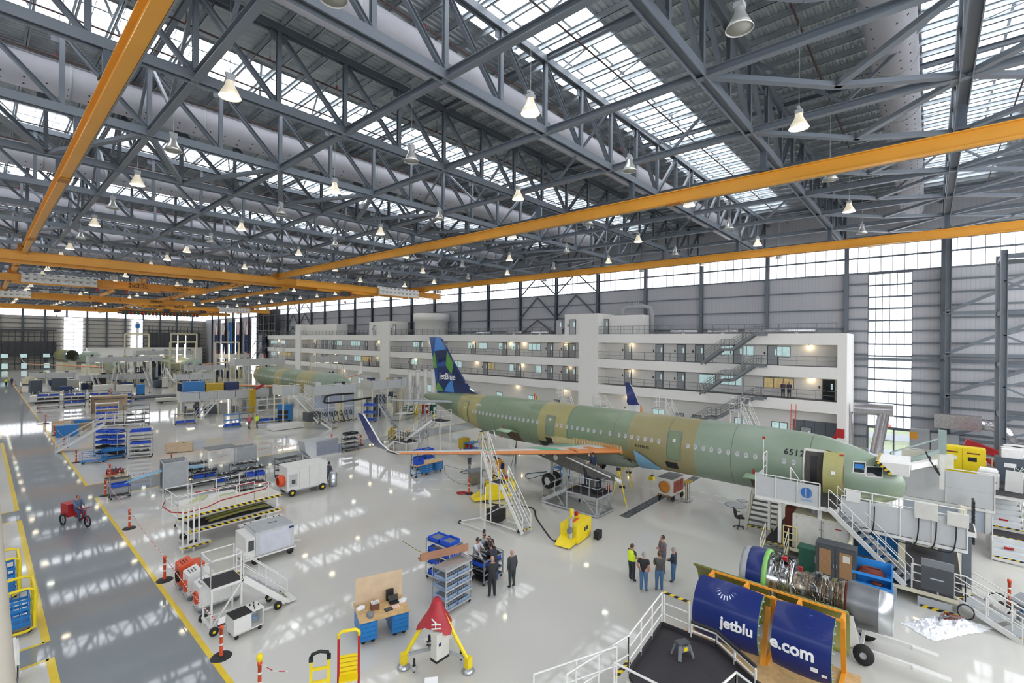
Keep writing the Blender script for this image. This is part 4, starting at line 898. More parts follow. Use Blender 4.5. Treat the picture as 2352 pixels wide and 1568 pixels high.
def stair(t, p, q, w_, n=None, ms=None, mt=None, hr=True, rails=(-1, 1), hr_h=.95, mr=None, haz=True, closed=False):
    "straight flight from floor point p up to q, in the thing's own frame"
    p = Vector(p); q = Vector(q); d = Vector((q.x-p.x, q.y-p.y, 0)); L_ = d.length; d.normalize(); s_ = Vector((-d.y, d.x, 0)); n = n or max(2, round((q.z-p.z)/.22)); ms = ms or white; mt = mt or greyM
    for sd in (-1, 1): b = B(); b.beam(p+s_*sd*w_/2, q+s_*sd*w_/2, .05, .22); b.build('stringer', ms, t)
    b = B(); a = atan2(d.y, d.x)
    for k in range(n):
        c = p.lerp(q, (k+1)/n); b.box(c.x-d.x*L_/n*.5, c.y-d.y*L_/n*.5, c.z-.04, L_/n*.95, w_-.06, .035, 0, rz=a)
        if closed: b.box(c.x-d.x*L_/n, c.y-d.y*L_/n, c.z-(q.z-p.z)/n, .02, w_-.06, (q.z-p.z)/n, 1, rz=a)
    if haz: c = p.lerp(q, 1/n); b.box(c.x-d.x*L_/n*1.02, c.y-d.y*L_/n*1.02, c.z-.06, .03, w_-.06, .07, 2, rz=a); c = q; b.box(c.x-d.x*.05, c.y-d.y*.05, c.z-.05, .06, w_-.06, .07, 2, rz=a)
    b.build('treads', [mt, ms, hazard], t)['kind'] = 'stuff'
    if hr:
        for sd in rails: b = B(); o = s_*sd*w_/2; rail(b, [p+o, q+o], hr_h, .022, (.5,), 1.0); b.build('handrail', mr or ms, t)
def platform(t, x0, x1, y0, y1, z, mdeck=None, mf=None, th=.12, legs=True, lg=.08):
    b = B(); b.bb(x0, x1, y0, y1, z-th, z-.01); b.build('deck_frame', mf or white, t); b = B(); b.bb(x0+.03, x1-.03, y0+.03, y1-.03, z-.01, z+.01); b.build('deck', mdeck or blackM, t)
    if legs:
        for x in (x0+lg, x1-lg):
            for y in (y0+lg, y1-lg): b = B(); b.beam((x, y, 0), (x, y, z-th), lg, lg); b.build('leg', mf or white, t)
def cable(name, pts, r, m, label, cat='cable', grp=None):
    b = B(); b.path(pts, r, 6); o = b.build(name, m); return tag(o, label, cat, grp)
def smooth_pts(P, n=6):
    P = [Vector(p) for p in P]; out = []
    for i in range(len(P)-1):
        a = P[max(i-1, 0)]; b_ = P[i]; c = P[i+1]; d = P[min(i+2, len(P)-1)]
        for k in range(n):
            t_ = k/n; out.append(.5*((2*b_)+(-a+c)*t_+(2*a-5*b_+4*c-d)*t_*t_+(-a+3*b_-3*c+d)*t_**3))
    return out+[P[-1]]
# ---------------------------------------------------------------- delineator posts and tape
pt = T('barrier_post', (0, 0, 0), 0, '', 'barrier post'); b = B(); b.lathe([(0, .07), (.08, .07), (.3, .04), (.34, 0)], n=20); b.build('base', black, pt)
b = B(); b.lathe([(.07, .06), (.06, .15), (.055, .4), (.055, 1.0), (.07, 1.0), (.07, 1.12), (0, 1.12)], n=14); po = b.build('post', ored, pt)
for z in (.42, .72): b = B(); b.lathe([(.058, z), (.058, z+.07)], n=14); b.build('band', paper, po)
dl = [((508, 1508), 'nearest to the small black-topped cart, with a clipboard on top'), ((378, 1332), 'beside the yellow line left of the white test carts'), ((297, 1213), 'by the yellow line left of the railed work stand'), ((242, 1138), 'left of the grey wire trolley at the aisle corner'), ((252, 1098), 'beside the pallet of red parts'), ((175, 1062), 'by the yellow line left of the blue trolley'), ((147, 1028), 'by the yellow line below the blue crate'), ((126, 1000), 'left of the blue crate'), ((105, 972), 'left of the plywood-backed parts rack'), ((92, 947), 'by the yellow line beside the dark long racks'), ((68, 925), 'by the yellow line before the far trolley'), ((48, 902), 'second last along the yellow line'), ((36, 885), 'last visible along the yellow line'), ((394, 1072), 'behind the grey bin frame of the rack cluster'), ((829, 1022), 'beside the small wire trolley near the wing tip'), ((964, 962), 'in front of the coloured waste bins'), ((2318, 1390), 'alone on the bright floor at far right'), ((255, 905), 'on the bright floor behind the long racks'), ((343, 902), 'on the floor below the distant wing tip')]
posts = {}
for k, ((u, v), d_) in enumerate(dl):
    p = at(u, v); o = pt if k == 0 else copy_tree(pt); o.location = p; tag(o, 'striped orange post '+d_, 'barrier post', 'orange barrier posts'); posts[k] = p
o = copy_tree(pt); o.location = at(596, 1600); tag(o, 'orange barrier post with an amber lamp cut by the lower picture edge', 'barrier post', 'orange barrier posts'); b = B(); b.lathe([(.06, 1.12), (.1, 1.2), (.1, 1.3), (.05, 1.36), (0, 1.37)], n=12); b.build('warning_lamp', yellow, o); p596 = o.location.copy()
b = B(); b.box(0, 0, 1.1, .24, .03, .06, 1); b.box(.0, -.03, 1.13, .22, .02, .3, 0, rx=.3); b.build('clipboard', [paper, black], pt)
def tape(a, c, m=tapeRW, lab=''):
    b = B(); q = a.lerp(c, .5); b.path([a+Vector((0, 0, 1.05)), q+Vector((0, 0, .93)), c+Vector((0, 0, 1.05))], .018, 4); tag(b.build('barrier_tape', m), lab, 'tape')
tape(posts[1], posts[0], lab='red and white tape from the middle barrier post to the clipboard post'); tape(posts[2], posts[1], lab='thin red and white tape between posts beside the railed stand'); tape(posts[3], posts[2], lab='thin tape between posts beside the wire trolley'); tape(posts[5], posts[4], lab='red and white tape running behind the two blue trolleys'); tape(posts[7], posts[6], lab='red and white tape beside the blue crate')
tape(posts[3], at(530, 1070), lab='red and white tape along the grey cross aisle by the racks'); tape(at(560, 1062), posts[14], lab='red and white tape along the grey cross aisle to the wing tip'); tape(p596, at(660, 1620), lab='red and white tape at the lower picture edge'); tape(at(925, 1290)-Vector((0, 0, 0)), W(at(1000, 1330), 0, 0, 0), hazard, 'yellow and black tape stretched to the blue-bin rack')
# ---------------------------------------------------------------- racks and trolleys
def rk(u, v, *a, **k): p = at(u, v); return rack((p.x+a[1]/2 if False else p.x, p.y, 0), *a, **k)
HP = pi/2
rack((14.55, 17.0), -HP+.05, 1.6, .8, 1.85, 4, 'wheeled wire rack stacked with bright blue bins beside the work party', alu, greyD, [(0, 2, 'blue'), (1, 2, 'blue'), (2, 2, 'blue'), (3, 2, 'blue')], 'wheeled rack next to the brown beam', mesh=False, seed=3)
rack((13.35, 15.05), .05, 1.5, .8, 1.9, 5, 'wheeled wire-mesh rack of pale blue trays behind the red-topped tripod', alu, alu, [(0, 2, 'tray'), (1, 2, 'tray'), (2, 2, 'tray'), (3, 2, 'tray')], 'wire-mesh rack behind the red-topped tripod', mesh=True, seed=4)
t = T('wooden_beam', (13.4, 15.6, 1.93), -.32, 'brown wooden angle beam lying across the tops of two wire racks', 'beam'); b = B(); b.box(0, 0, 0, 2.2, .1, .3); b.box(0, .16, 0, 2.2, .3, .05); b.build('plank', mat('brown_board', 'a2765c', .6, var=.1), t)
rack((16.0, 15.6), .05, 1.35, .85, 1.2, 4, 'black-shelved trolley of small parts in the middle of the work party', greyM, black, [(3, 3, 'part'), (2, 3, 'blue'), (1, 2, 'part')], 'black-shelved trolley amid the work party', seed=5, name='parts_trolley')
rack((6.65, 42.5), .0, 1.1, .7, 1.45, 3, 'grey wire trolley with one blue tray beside the aisle corner', greyM, blackM, [(1, 1, 'blue')], 'grey wire trolley at the aisle corner', seed=6, name='trolley')
rack((25.3, 44.3), .05, 1.5, .8, 1.65, 4, 'small wire trolley with a black box near the wing tip', greyM, blackM, [(3, 2, 'black'), (2, 2, 'part')], 'small trolley near the wing tip', seed=7, name='trolley')
rack((16.9, 39.3), .1, 1.8, .8, 1.6, 4, 'wire trolley with dark shelves behind the white generator', greyM, blackM, [(2, 2, 'part')], 'wire trolley behind the generator', seed=8, name='trolley')
rack((8.4, 58.3), -.9, 2.3, 1.0, 2.3, 5, 'large grey rack full of blue and black bins left of the plain grey rack', alu, greyD, [(0, 3, 'black'), (1, 3, 'black'), (2, 4, 'blue'), (3, 3, 'blue'), (4, 2, 'blue')], 'large rack near the blue trolleys', seed=9)
rack((10.2, 55.5), -.35, 1.7, .9, 2.5, 7, 'tall wheeled steel rack of flat grey panels beside the wooden crate', alu, greyM, [(6, 1, 'blue'), (3, 1, 'blue'), (1, 2, 'part')], 'tall rack of flat panels', seed=10)
rack((13.6, 76.5), -.2, 2.6, .9, 2.6, 5, 'open dark-shelved rack standing alone on the bright floor', greyM, greyD, [(2, 2, 'part')], 'lone open rack on the bright floor', seed=11, back=True)
rack((10.9, 78.), -.2, 2.2, 1.0, 3.0, 5, 'white rack of bright blue bins beside the railed white steps', white, white, [(0, 3, 'blue'), (1, 4, 'blue'), (2, 4, 'blue'), (3, 4, 'blue')], 'white rack by the railed steps', seed=12)
for q, (x, y, lab) in enumerate(((7.4, 104, 'first of the long dark racks by the yellow line'), (10.3, 102.5, 'second of the long dark racks by the yellow line, with blue bins'), (13.1, 101, 'third of the long dark racks by the yellow line'), (15.4, 97.5, 'wide grey rack at the inner end of the long dark racks'))):
    rack((x, y), -.15, 2.5, .9, 2.6, 5, lab, greyM, blackM if q < 3 else greyM, [(1, 3, 'blue' if q % 2 else 'black'), (2, 3, 'black'), (3, 2, 'blue')], lab, seed=20+q)
# crates and wood
t = T('wooden_crate', (13.3, 55.6, 0), -.35, 'pale plywood crate on the open floor right of the tall panel rack', 'crate'); b = B(); b.box(0, 0, .05, 2.2, 1.1, .75); b.box(0, 0, .8, 2.3, 1.2, .05); [b.box(x, 0, .0, .1, 1.15, .85) for x in (-1.0, 0, 1.0)]; b.build('box', wood, t); b = B(); b.box(.4, -.1, .86, .3, .2, .02); b.build('label_plate', greyD, t)
t = T('plywood_shelter', (13.2, 92.5, 0), -.15, 'open plywood box standing on edge behind the racks of blue bins', 'plywood box'); b = B(); b.box(0, 1.0, 0, 4.2, .08, 2.4); b.box(0, 0, 2.4, 4.2, 2.1, .08); b.box(-2.1, 0, 0, .08, 2.0, 2.4); b.build('board', wood, t); b = B(); b.box(0, .2, 1.9, 3.5, .5, .08); b.build('inner_shelf', greyM, t)
t = T('plywood_back_rack', (6.9, 76.5, 0), -.1, 'low plywood-backed bench beside the blue crate at the yellow line', 'bench'); b = B(); b.box(.6, .6, 0, 3.6, .06, 1.3); b.box(.6, 0, .9, 3.4, 1.1, .06); b.build('board', wood, t); b = B(); b.box(1.4, 0, .96, 1.3, .6, .35, 0); b.box(2.4, 0, .96, .6, .5, .3, 1); b.box(.2, 0, .96, .6, .4, .25, 2); b.build('tools', [blue, greyM, offw], t)
t = T('blue_crate', (6.75, 73.0, 0), -.1, 'solid blue metal crate beside the yellow line', 'crate'); b = B(); b.box(0, 0, .08, 1.9, .9, 1.15); b.box(0, 0, 1.23, 1.95, .95, .05); [b.box(x, 0, 0, .12, .9, .1) for x in (-.8, .8)]; b.build('body', blue, t)
def btrol(u, v, rz, lab, full):
    p = at(u, v); t = T('blue_trolley', (p.x, p.y, 0), rz, lab, 'trolley'); b = B(); w_, d_, h_ = 1.7, .8, .95
    for sx in (-1, 1):
        for sy in (-1, 1): b.beam((sx*w_/2, sy*d_/2, .14), (sx*w_/2, sy*d_/2, h_), .04, .04)
        b.beam((sx*w_/2, -d_/2, h_), (sx*w_/2, d_/2, h_), .04, .04)
    for z in (.2, .6 if not full else .75, h_): [b.beam((-w_/2, sy*d_/2, z), (w_/2, sy*d_/2, z), .04, .04) for sy in (-1, 1)]
    b.build('frame', blue, t); b = B(); b.box(0, 0, .2, w_, d_, .03)
    if full: b.box(0, 0, .78, w_, d_, .1)
    b.build('tray', blue, t); [caster(t, sx*.7, sy*.3) for sx in (-1, 1) for sy in (-1, 1)]
btrol(215, 1062, -.3, 'empty blue tube trolley left of the other blue trolley', False); btrol(262, 1052, -.3, 'blue trolley with a full tray right of the empty blue trolley', True)
p = at(265, 1090); t = T('pallet', (p.x, p.y, 0), -.2, 'wooden pallet loaded with tangled dark red parts', 'pallet'); b = B(); [b.box(x, 0, .1, .18, 1.2, .03) for x in (-.6, -.3, 0, .3, .6)]; [b.box(0, y, 0, 1.4, .1, .1) for y in (-.5, 0, .5)]; b.build('planks', wood, t); b = B()
for k in range(16): b.tube((random.uniform(-.6, .6), random.uniform(-.5, .5), .15), (random.uniform(-.6, .6), random.uniform(-.5, .5), .5), .05, 6, k % 2)
b.build('red_parts', [red, greyD], t)
# ---------------------------------------------------------------- wooden work bench with board
t = T('workbench', (10.35, 15.75, 0), -.36, 'wood-topped blue workbench with a tall plywood board standing on it', 'workbench'); b = B(); b.box(0, 0, .9, 1.85, 1.5, .05); b.build('bench_top', woodD, t)
for x in (-.58, .58):
    b = B(); b.box(x, -.1, .18, .62, 1.15, .7, 0); [b.box(x, -.68, .2+.16*k, .56, .02, .14, 0) for k in range(4)]; b.build('drawer_cabinet', [blue], t)
b = B(); b.box(-.85, .55, .15, .05, .3, .75); b.box(.85, .55, .15, .05, .3, .75); b.build('bench_leg', blue, t); [caster(t, sx*.58, sy, .08) for sx in (-1.3, -.7, .7, 1.3) for sy in (-.5, .35)]
LB, RB = (10.35, 15.75, 0), -.36
tag((lambda b: (b.box(0, 0, 0, 1.8, .03, 1.05), b.build('plywood_board', wood, loc=W(LB, RB, .02, .45, .95), rz=RB))[1])(B()), 'tall plain plywood board standing upright along the workbench', 'board')
def item(name, fn, m, x, y, lab, cat, z=.95, L=LB, R=RB, rz=0.): b = B(); fn(b); return tag(b.build(name, m, loc=W(L, R, x, y, z), rz=R+rz), lab, cat)
item('cardboard_box', lambda b: (b.box(0, 0, 0, .3, .26, .22), [b.box(-.12+.05*k, 0, .1, .03, .2, .17, 1) for k in range(6)]), [mat('box_brown', '6a4634', .7), paper], -.25, -.05, 'small brown box filled with white files on the workbench', 'box')
item('binder', lambda b: (b.box(0, 0, 0, .28, .1, .42), b.box(0, -.055, .1, .16, .01, .1, 1)), [black, yellow], .4, .3, 'black upright case with yellow label leaning on the plywood board', 'case')
item('laptop', lambda b: (b.box(0, 0, 0, .36, .26, .05), b.box(0, .1, .05, .36, .03, .2, 0, rx=-.4)), black, .5, .05, 'black open laptop on the workbench beside the black case', 'laptop')
item('notebook', lambda b: (b.box(0, 0, 0, .28, .2, .03), b.box(0, 0, .03, .26, .18, .005, 1)), [black, greyD], .2, -.35, 'flat black notebook near the front edge of the workbench', 'notebook', rz=.2)
item('paper_sheet', lambda b: b.box(0, 0, 0, .28, .22, .012), mat('pink_paper', 'e6c9bc', .7), .5, -.25, 'pinkish paper sheet on the workbench', 'paper')
item('paper_stack', lambda b: [b.box(.02*k, 0, .02*k, .25, .2, .02, 0, rz=.2*k) for k in range(4)], paper, .78, 0, 'white paper stack at the end of the workbench', 'paper')
item('crumpled_rag', lambda b: [b.lathe([(0, 0), (.13-.02*k, .01), (.1-.02*k, .09+.02*k), (0, .11)], (.07*k-.08, .05*(k % 2), 0), n=7) for k in range(3)], paper, -.7, .15, 'white crumpled rags on the workbench left of the brown box', 'rag')
item('fabric_pouch', lambda b: (b.lathe([(.14, 0), (.13, .08), (.08, .13), (0, .15)], n=12), b.box(0, -.15, .0, .16, .14, .02)), greyM, -.5, -.42, 'crumpled grey fabric pouch near the front of the workbench', 'pouch')
# ---------------------------------------------------------------- tripod jack with red cover
cx_, cy_ = 10.62, 12.75; t = T('tripod_jack', (cx_, cy_, 0), 0, 'yellow three-legged aircraft jack under a dark red cover', 'jack'); feet = [(9.72-cx_, 13.4-cy_), (11.07-cx_, 11.63-cy_), (11.5-cx_, 13.55-cy_)]
for fx, fy in feet:
    b = B(); b.tube((fx, fy, .38), (fx*.12, fy*.12, 1.95), .07, 10); b.prism([(-.1, -.1), (.1, -.1), (.1, .1), (-.1, .1)], .15, .5); b.v = [(x+(fx if i >= len(b.v)-8 else 0), y+(fy if i >= len(b.v)-8 else 0), z) for i, (x, y, z) in enumerate(b.v)]; b.build('leg', yellow, t)
    b = B(); b.lathe([(0, 0), (.2, 0), (.22, .05), (.12, .12), (.06, .16), (.06, .3), (0, .3)], (fx, fy, 0), n=16); b.build('foot_pad', alu, t)
    b = B(); a = atan2(fy, fx)+.45; r_ = .95; b.tube((r_*cos(a)*.9, r_*sin(a)*.9, .07), (r_*cos(a)*.9, r_*sin(a)*.9, .5), .045, 8); b.lathe([(.07, .12), (.1, .2), (.07, .28)], (r_*cos(a)*.9, r_*sin(a)*.9, 0), n=10, m=1); b.build('jack_screw', [black, alu], t)
b = B(); n_ = len(feet)
for k in range(3): b.beam((feet[k][0]*.85, feet[k][1]*.85, .45), (0, 0, .55), .07, .09)
b.build('brace_bar', greyL, t); b = B(); b.tube((0, 0, .25), (0, 0, 1.95), .14, 12); b.lathe([(0, .2), (.1, .2), (.16, .3), (.16, .45)], n=12); b.build('ram', yellow, t)
b = B(); b.box(-.2, -.42, .55, .55, .3, .85); b.box(-.2, -.42, .47, .57, .32, .08, 1); b.box(-.33, -.575, 1.0, .1, .01, .1, 2); b.build('control_box', [offw, black, navy], t, rz=0)
b = B(); b.box(.45, -.05, .75, .4, .35, .6); b.tube((.45, -.15, 1.35), (.45, -.15, 1.42), .04, 8, 1); b.build('motor_box', [offw, red], t); b = B(); b.path([(-.5+.08*cos(a), -.2+.08*sin(a), .9+.02*a) for a in [k*.7 for k in range(20)]], .015, 5); b.build('cable_coil', black, t)
b = B(); n = 24; rings = []; 
for z, r_, amp in ((2.28, .02, 0), (2.27, .12, 0), (2.1, .19, .01), (1.9, .26, .03), (1.65, .4, .1), (1.4, .52, .2)):
    rings.append([(cos(2*pi*k/n)*(r_+amp*max(0, cos(3*(2*pi*k/n-2.55))) ), sin(2*pi*k/n)*(r_+amp*max(0, cos(3*(2*pi*k/n-2.55)))), z-(amp*.9)*max(0, cos(3*(2*pi*k/n-2.55)))+amp*.3) for k in range(n)])
b.add([v for g in rings for v in g], [(i*n+k, (i+1)*n+k, (i+1)*n+(k+1) % n, i*n+(k+1) % n) for i in range(5) for k in range(n)], 0, True); cv = b.build('cover', redC, t)
b = B(); a0_ = -2.3; q = [(-.14, .16), (-.02, .1), (.02, -.02), (.16, 0.), (.16, -.03), (.03, -.05), (.03, -.12), (-.02, -.12), (-.02, -.04), (-.15, -.1), (-.15, -.13), (.17, -.1), (.17, -.14), (-.16, -.17), (-.16, -.02), (-.03, .02)]
dirn = Vector((cos(a0_), sin(a0_), 0)); sd_ = Vector((-dirn.y, dirn.x, 0)); c0 = dirn*.475+Vector((0, 0, 1.62)); up_ = (Vector((0, 0, 1))-dirn*.55).normalized()
for (x0, y0, x1, y1) in ((-.16, .18, .0, .02), (-.02, .1, -.02, -.12), (-.16, .0, .16, .0), (-.16, -.12, .17, -.12), (.02, .02, .14, -.02)): b.beam(c0+sd_*x0+up_*y0, c0+sd_*x1+up_*y1, .03, .03)
b.build('emblem', paper, cv)
# white sheet at the picture's lower edge
p = at(990, 1585); b = B(); b.box(0, 0, .16, .42, .5, .02, 0, rx=.35); b.box(0, .1, 0, .3, .3, .16, 1); tag(b.build('sign_stand', [paper, greyM], loc=p, rz=-.7), 'tilted white notice on a stand cut by the lower edge', 'sign')
# ---------------------------------------------------------------- ladders at the lower edge
p = at(800, 1610); t = T('platform_ladder', (p.x, p.y, 0), -.55, 'red ladder with broad yellow back panel and yellow top rail', 'ladder'); b = B()
for x in (-.3, .3): b.beam((x, 0, 0), (x, 0, 2.0), .07, .05)
b.build('side_rail', red, t); b = B(); b.box(0, 0, .85, .52, .04, .6); [b.box(0, -.03, .95+.14*k, .52, .03, .02, 1) for k in range(4)]; b.box(0, -.15, .8, .55, .3, .04); b.build('back_panel', [yellow, yellowD], t)
b = B(); b.path([(-.3, 0, 2.0), (-.3, 0, 2.12), (-.2, 0, 2.2), (.2, 0, 2.2), (.3, 0, 2.12), (.3, 0, 2.0)], .05, 8); b.build('top_rail', yellow, t); b = B(); [b.box(0, -.1-.12*k, .75-.22*k, .5, .2, .03) for k in range(4)]; b.build('rung', alu, t)
t = T('folded_trolley', (p.x-.75, p.y+.35, 0), -.55, 'folded black and yellow hand trolley left of the red ladder', 'hand trolley'); b = B()
for x in (-.25, .25): b.beam((x, 0, .1), (x, 0, 1.55), .08, .06, 0); b.beam((x, .15, .1), (x, .15, 1.2), .06, .05, 0)
[b.box(0, 0, z, .5, .05, .08, 0) for z in (.4, .8, 1.2)]; b.build('frame', [yellow], t); b = B(); b.path([(-.25, 0, 1.55), (-.22, .0, 1.7), (0, 0, 1.76), (.22, 0, 1.7), (.25, 0, 1.55)], .05, 8); b.box(-.25, 0, 1.5, .12, .12, .12); b.box(.25, 0, 1.5, .12, .12, .12); b.build('handle', black, t); [caster(t, x, .1, .1) for x in (-.28, .28)]
# ---------------------------------------------------------------- white trailer box
t = T('trailer_unit', (9.95, 25.75, 0), -.02, 'long white and grey air unit on a two-wheeled trailer', 'trailer'); b = B(); b.box(.18, 0, .4, 1.9, 1.55, 1.15, 0); b.box(.18, -.78, .45, 1.5, .02, 1.0, 1); b.box(-.95, 0, .4, .45, 1.55, 1.0, 2); b.box(.18, 0, 1.55, 1.8, 1.4, .06, 3); b.box(-.95, -.79, .75, .25, .02, .5, 4); b.box(.98, -.785, 1.35, .25, .02, .1, 5); b.build('housing', [greyP, mat('panel_pale', 'c3c6d0', .5), white, greyL, greyD, blueD], t)
b = B(); b.box(0, 0, .3, 2.5, 1.65, .08); b.beam((1.25, 0, .35), (1.9, .2, .15), .06, .06); b.build('chassis', white, t); [caster(t, x, y, .17) for x in (-.75, .95) for y in (-.75, .75)]; b = B(); b.box(.35, 0, 1.61, .4, .03, .02); b.build('handle', greyD, t)
t = T('motor_unit', (10.6, 28.0, 0), 0, 'long white box beam unit with knobs behind the trailer unit', 'machine'); b = B(); b.box(0, 0, .5, 2.3, .45, .55); b.box(-1.1, 0, .55, .3, .4, .4, 1); [b.box(x, .3, 0, .1, .1, .5) for x in (-.9, .9)]; [b.tube((x, -.1, 1.05), (x, -.1, 1.12), .03, 6, 2) for x in (-.9, -.6, .3, .6, .9)]; b.build('housing', [white, greyM, black], t)
# small black-topped cart
t = T('tool_cart', (6.85, 19.55, 0), .06, 'small white cart with a black top and control panel', 'cart'); b = B(); b.box(-.22, 0, .18, .62, .62, .62, 0); b.bb(-.53, .53, -.31, .31, .16, .2); b.bb(.5, .53, -.31, .31, .2, .8); b.bb(.09, .53, .28, .31, .2, .8); b.build('housing', white, t); b = B(); b.bb(-.55, .12, -.33, .33, .8, .83); b.build('black_top', black, t)
b = B(); b.bb(.12, .55, -.33, .33, .8, .83); [b.tube((x, y, .83), (x, y, .9), .025, 6, 1) for x, y in ((.22, .15), (.3, .0), (.38, .2), (.46, -.05), (.25, -.2))]; b.build('control_panel', [white, black], t); b = B(); b.path([(.3+.14*cos(a), .14*sin(a)*.8, .3+.01*a) for a in [k*.6 for k in range(30)]], .014, 5); b.build('hose_coil', mt_tray, t); [caster(t, x, y, .075) for x in (-.42, .42) for y in (-.26, .26)]
# white mobile steps
t = T('mobile_steps', (0, 0, 0), 0, 'white railed mobile steps with dark platform beside the yellow line', 'mobile steps'); zp = 1.75
platform(t, 5.85, 7.0, 20.2, 21.3, zp, blackM, white, .1, True, .06); stair(t, (8.7, 20.6, .12), (7.0, 20.6, zp), .75, 8, white, greyL); b = B(); rail(b, [(7.0, 21.3, zp), (5.85, 21.3, zp), (5.85, 20.2, zp), (6.9, 20.2, zp)], 1.05, .025, (.55,), 1.1); b.build('handrail', white, t); b = B(); b.bb(8.6, 9.1, 20.2, 21.0, .08, .12); b.beam((5.9, 20.2, .25), (5.9, 21.3, .25), .08, .08); b.beam((5.9, 20.25, .2), (8.6, 20.25, .15), .07, .07); b.beam((5.9, 21.25, .2), (8.6, 21.0, .15), .07, .07); b.beam((5.95, 20.25, .3), (6.9, 20.25, 1.6), .05, .05); b.build('base_frame', white, t)
for x, y in ((5.95, 20.1), (5.95, 21.4), (8.3, 20.15), (8.3, 21.05)):
    b = B(); b.lathe([(.05, -.05), (.15, -.05), (.17, 0), (.15, .05), (.05, .05)], (x, y, .17), 'y', 16); b.lathe([(0, -.055), (.06, -.055)], (x, y, .17), 'y', 8, 1); b.build('wheel', [tyre, yellow], t)
def hosecoil(t, x, y, z, r, m, n=4): b = B(); [b.path([(x+.02*k, y+r*cos(a), z+r*1.2*sin(a)) for a in [2*pi*i/14 for i in range(15)]], .022, 5) for k in range(n)]; b.build('hose_coil', m, t)
for k, (y, m_, lab) in enumerate(((22.5, white, 'white test cart with sloping instrument panel beside the mobile steps'), (23.9, white, 'white test cart with coiled blue cable on top behind the first test cart'), (25.1, ored, 'orange test cart behind the two white ones'))):
    t = T('test_cart', (6.75 if k == 0 else 6.45, y, 0), 0, lab, 'test cart', 'hydraulic test carts'); w_ = 1.5 if k == 0 else .95; b = B(); b.bb(-w_/2, w_/2, -.4, .4, .25, 1.0); b.prism([(-w_/2, 1.0), (-w_/2+.5, 1.0), (-w_/2+.5, 1.22), (-w_/2, 1.08)], -.4, .4, 'y'); b.build('housing', m_, t)
    b = B(); [b.box(-w_/2+.12+.1*i, -.2+.15*j, 1.13+.03*i, .04, .04, .03) for i in range(3) for j in range(3)]; b.build('gauges', greyD, t); hosecoil(t, -w_/2-.06, -.1, .6, .2, ored if k < 2 else black); [caster(t, x, yy, .12, greyM) for x in (-w_/2+.1, w_/2-.1) for yy in (-.33, .33)]
    b = B(); b.bb(-w_/2-.05, w_/2+.05, -.43, .43, .2, .25); b.build('base_frame', alu, t)
# railed work stand on a cart
t = T('work_stand', (7.4, 29.4, 0), .03, 'white railed aircraft work stand with hazard-striped decks', 'work stand'); b = B(); b.bb(0, 4.9, 0, 1.9, .75, .95, 0); b.bb(.3, 4.6, .3, 1.6, .951, .97, 1)
b.bb(0, 4.9, -.01, .0, .82, .95, 2); b.build('lower_bed', [white, blackM, hazard], t)
b = B()
for s_ in (1, -1): b.prism([(1.2, .98), (2.9, 1.1), (4.5, 1.02 if s_ > 0 else 1.2), (4.2, 1.2), (2.9, 1.2), (1.3, 1.12)], .55 if s_ > 0 else 1.0, .75 if s_ > 0 else 1.2, 'y')
b.build('olive_fairing', oliveP, t); b = B(); b.bb(-.4, 5.0, .1, 2.3, 1.62, 1.75, 0); b.bb(-.4, 5.0, .08, .1, 1.62, 1.75, 1); b.bb(-.3, 4.9, .2, 2.2, 1.75, 1.77, 2); b.build('upper_deck', [white, hazard, mat('deck_pale', 'cfcabc', .5)], t)
for x in (.1, 4.7):
    for y in (.15, 1.8): b = B(); b.beam((x, y, .95), (x, y, 1.62), .07, .07); b.build('deck_post', white, t)
for x in (.3, 4.2):
    for y in (.2, 1.7): b = B(); b.box(x, y, .3, .18, .18, .5); b.build('outrigger', white, t); b = B(); b.lathe([(.06, -.06), (.2, -.06), (.22, 0), (.2, .06), (.06, .06)], (x, y-.12, .22), 'y', 16); b.build('wheel', tyre, t)
b = B(); rail(b, [(-.4, .1, 1.75), (3.4, .1, 1.75)], 1.1, .022, (.55,), 1.0); rail(b, [(3.4, 2.3, 1.75), (-.4, 2.3, 1.75), (-.4, .1, 1.75)], 1.1, .022, (.55,), 1.1); rail(b, [(3.4, .1, 1.75), (4.2, .1, 1.75)], .9, .022, (.45,), .8); b.build('handrail', white, t)
b = B(); b.path([(-.4, 2.35, 2.15), (-.7, 1.6, 2.1), (-.6, .4, 2.05), (-.1, -.1, 2.0), (.9, 0.02, 2.0), (1.6, .02, 2.2), (4.0, .02, 2.3), (4.5, .6, 2.4), (4.0, 1.4, 2.4), (1.0, 2.3, 2.3)], .03, 6); b.build('red_bumper_hose', red, t)
b = B(); [b.beam((-.3+.25*k, -.35, 0 if k % 2 == 0 else .4), (-.3+.25*k, -.35, 2.3), .07, .07) for k in range(4)]; b.bb(-.4, 1.0, -.5, -.1, .25, .32); b.build('mast', white, t); b = B(); b.bb(-.35, 1.0, -.52, -.5, .25, .33); b.build('hazard_strip', hazard, t)
p0 = Vector((9.4, 32.6, 0)); t = T('fixture_cart', p0, .05, 'white frame cart carrying pale green triangular panels behind the railed stand', 'fixture cart'); b = B(); b.bb(-1.6, 1.6, -1.0, 1.0, 1.4, 1.5); [b.beam((x, y, .2), (x, y, 1.4), .08, .08) for x in (-1.5, 1.5) for y in (-.9, .9)]; b.build('frame', white, t); b = B(); b.prism([(-1.3, -.2), (-.4, .9), (.1, .7), (-.6, -.3)], 1.5, 1.56); b.prism([(-.3, -.8), (.6, .2), (1.4, .1), (.7, -.7)], 1.5, 1.56); b.build('green_panel', mat('pale_green_panel', 'b4be8c', .5), t); [caster(t, x, y, .1) for x in (-1.5, 1.5) for y in (-.9, .9)]
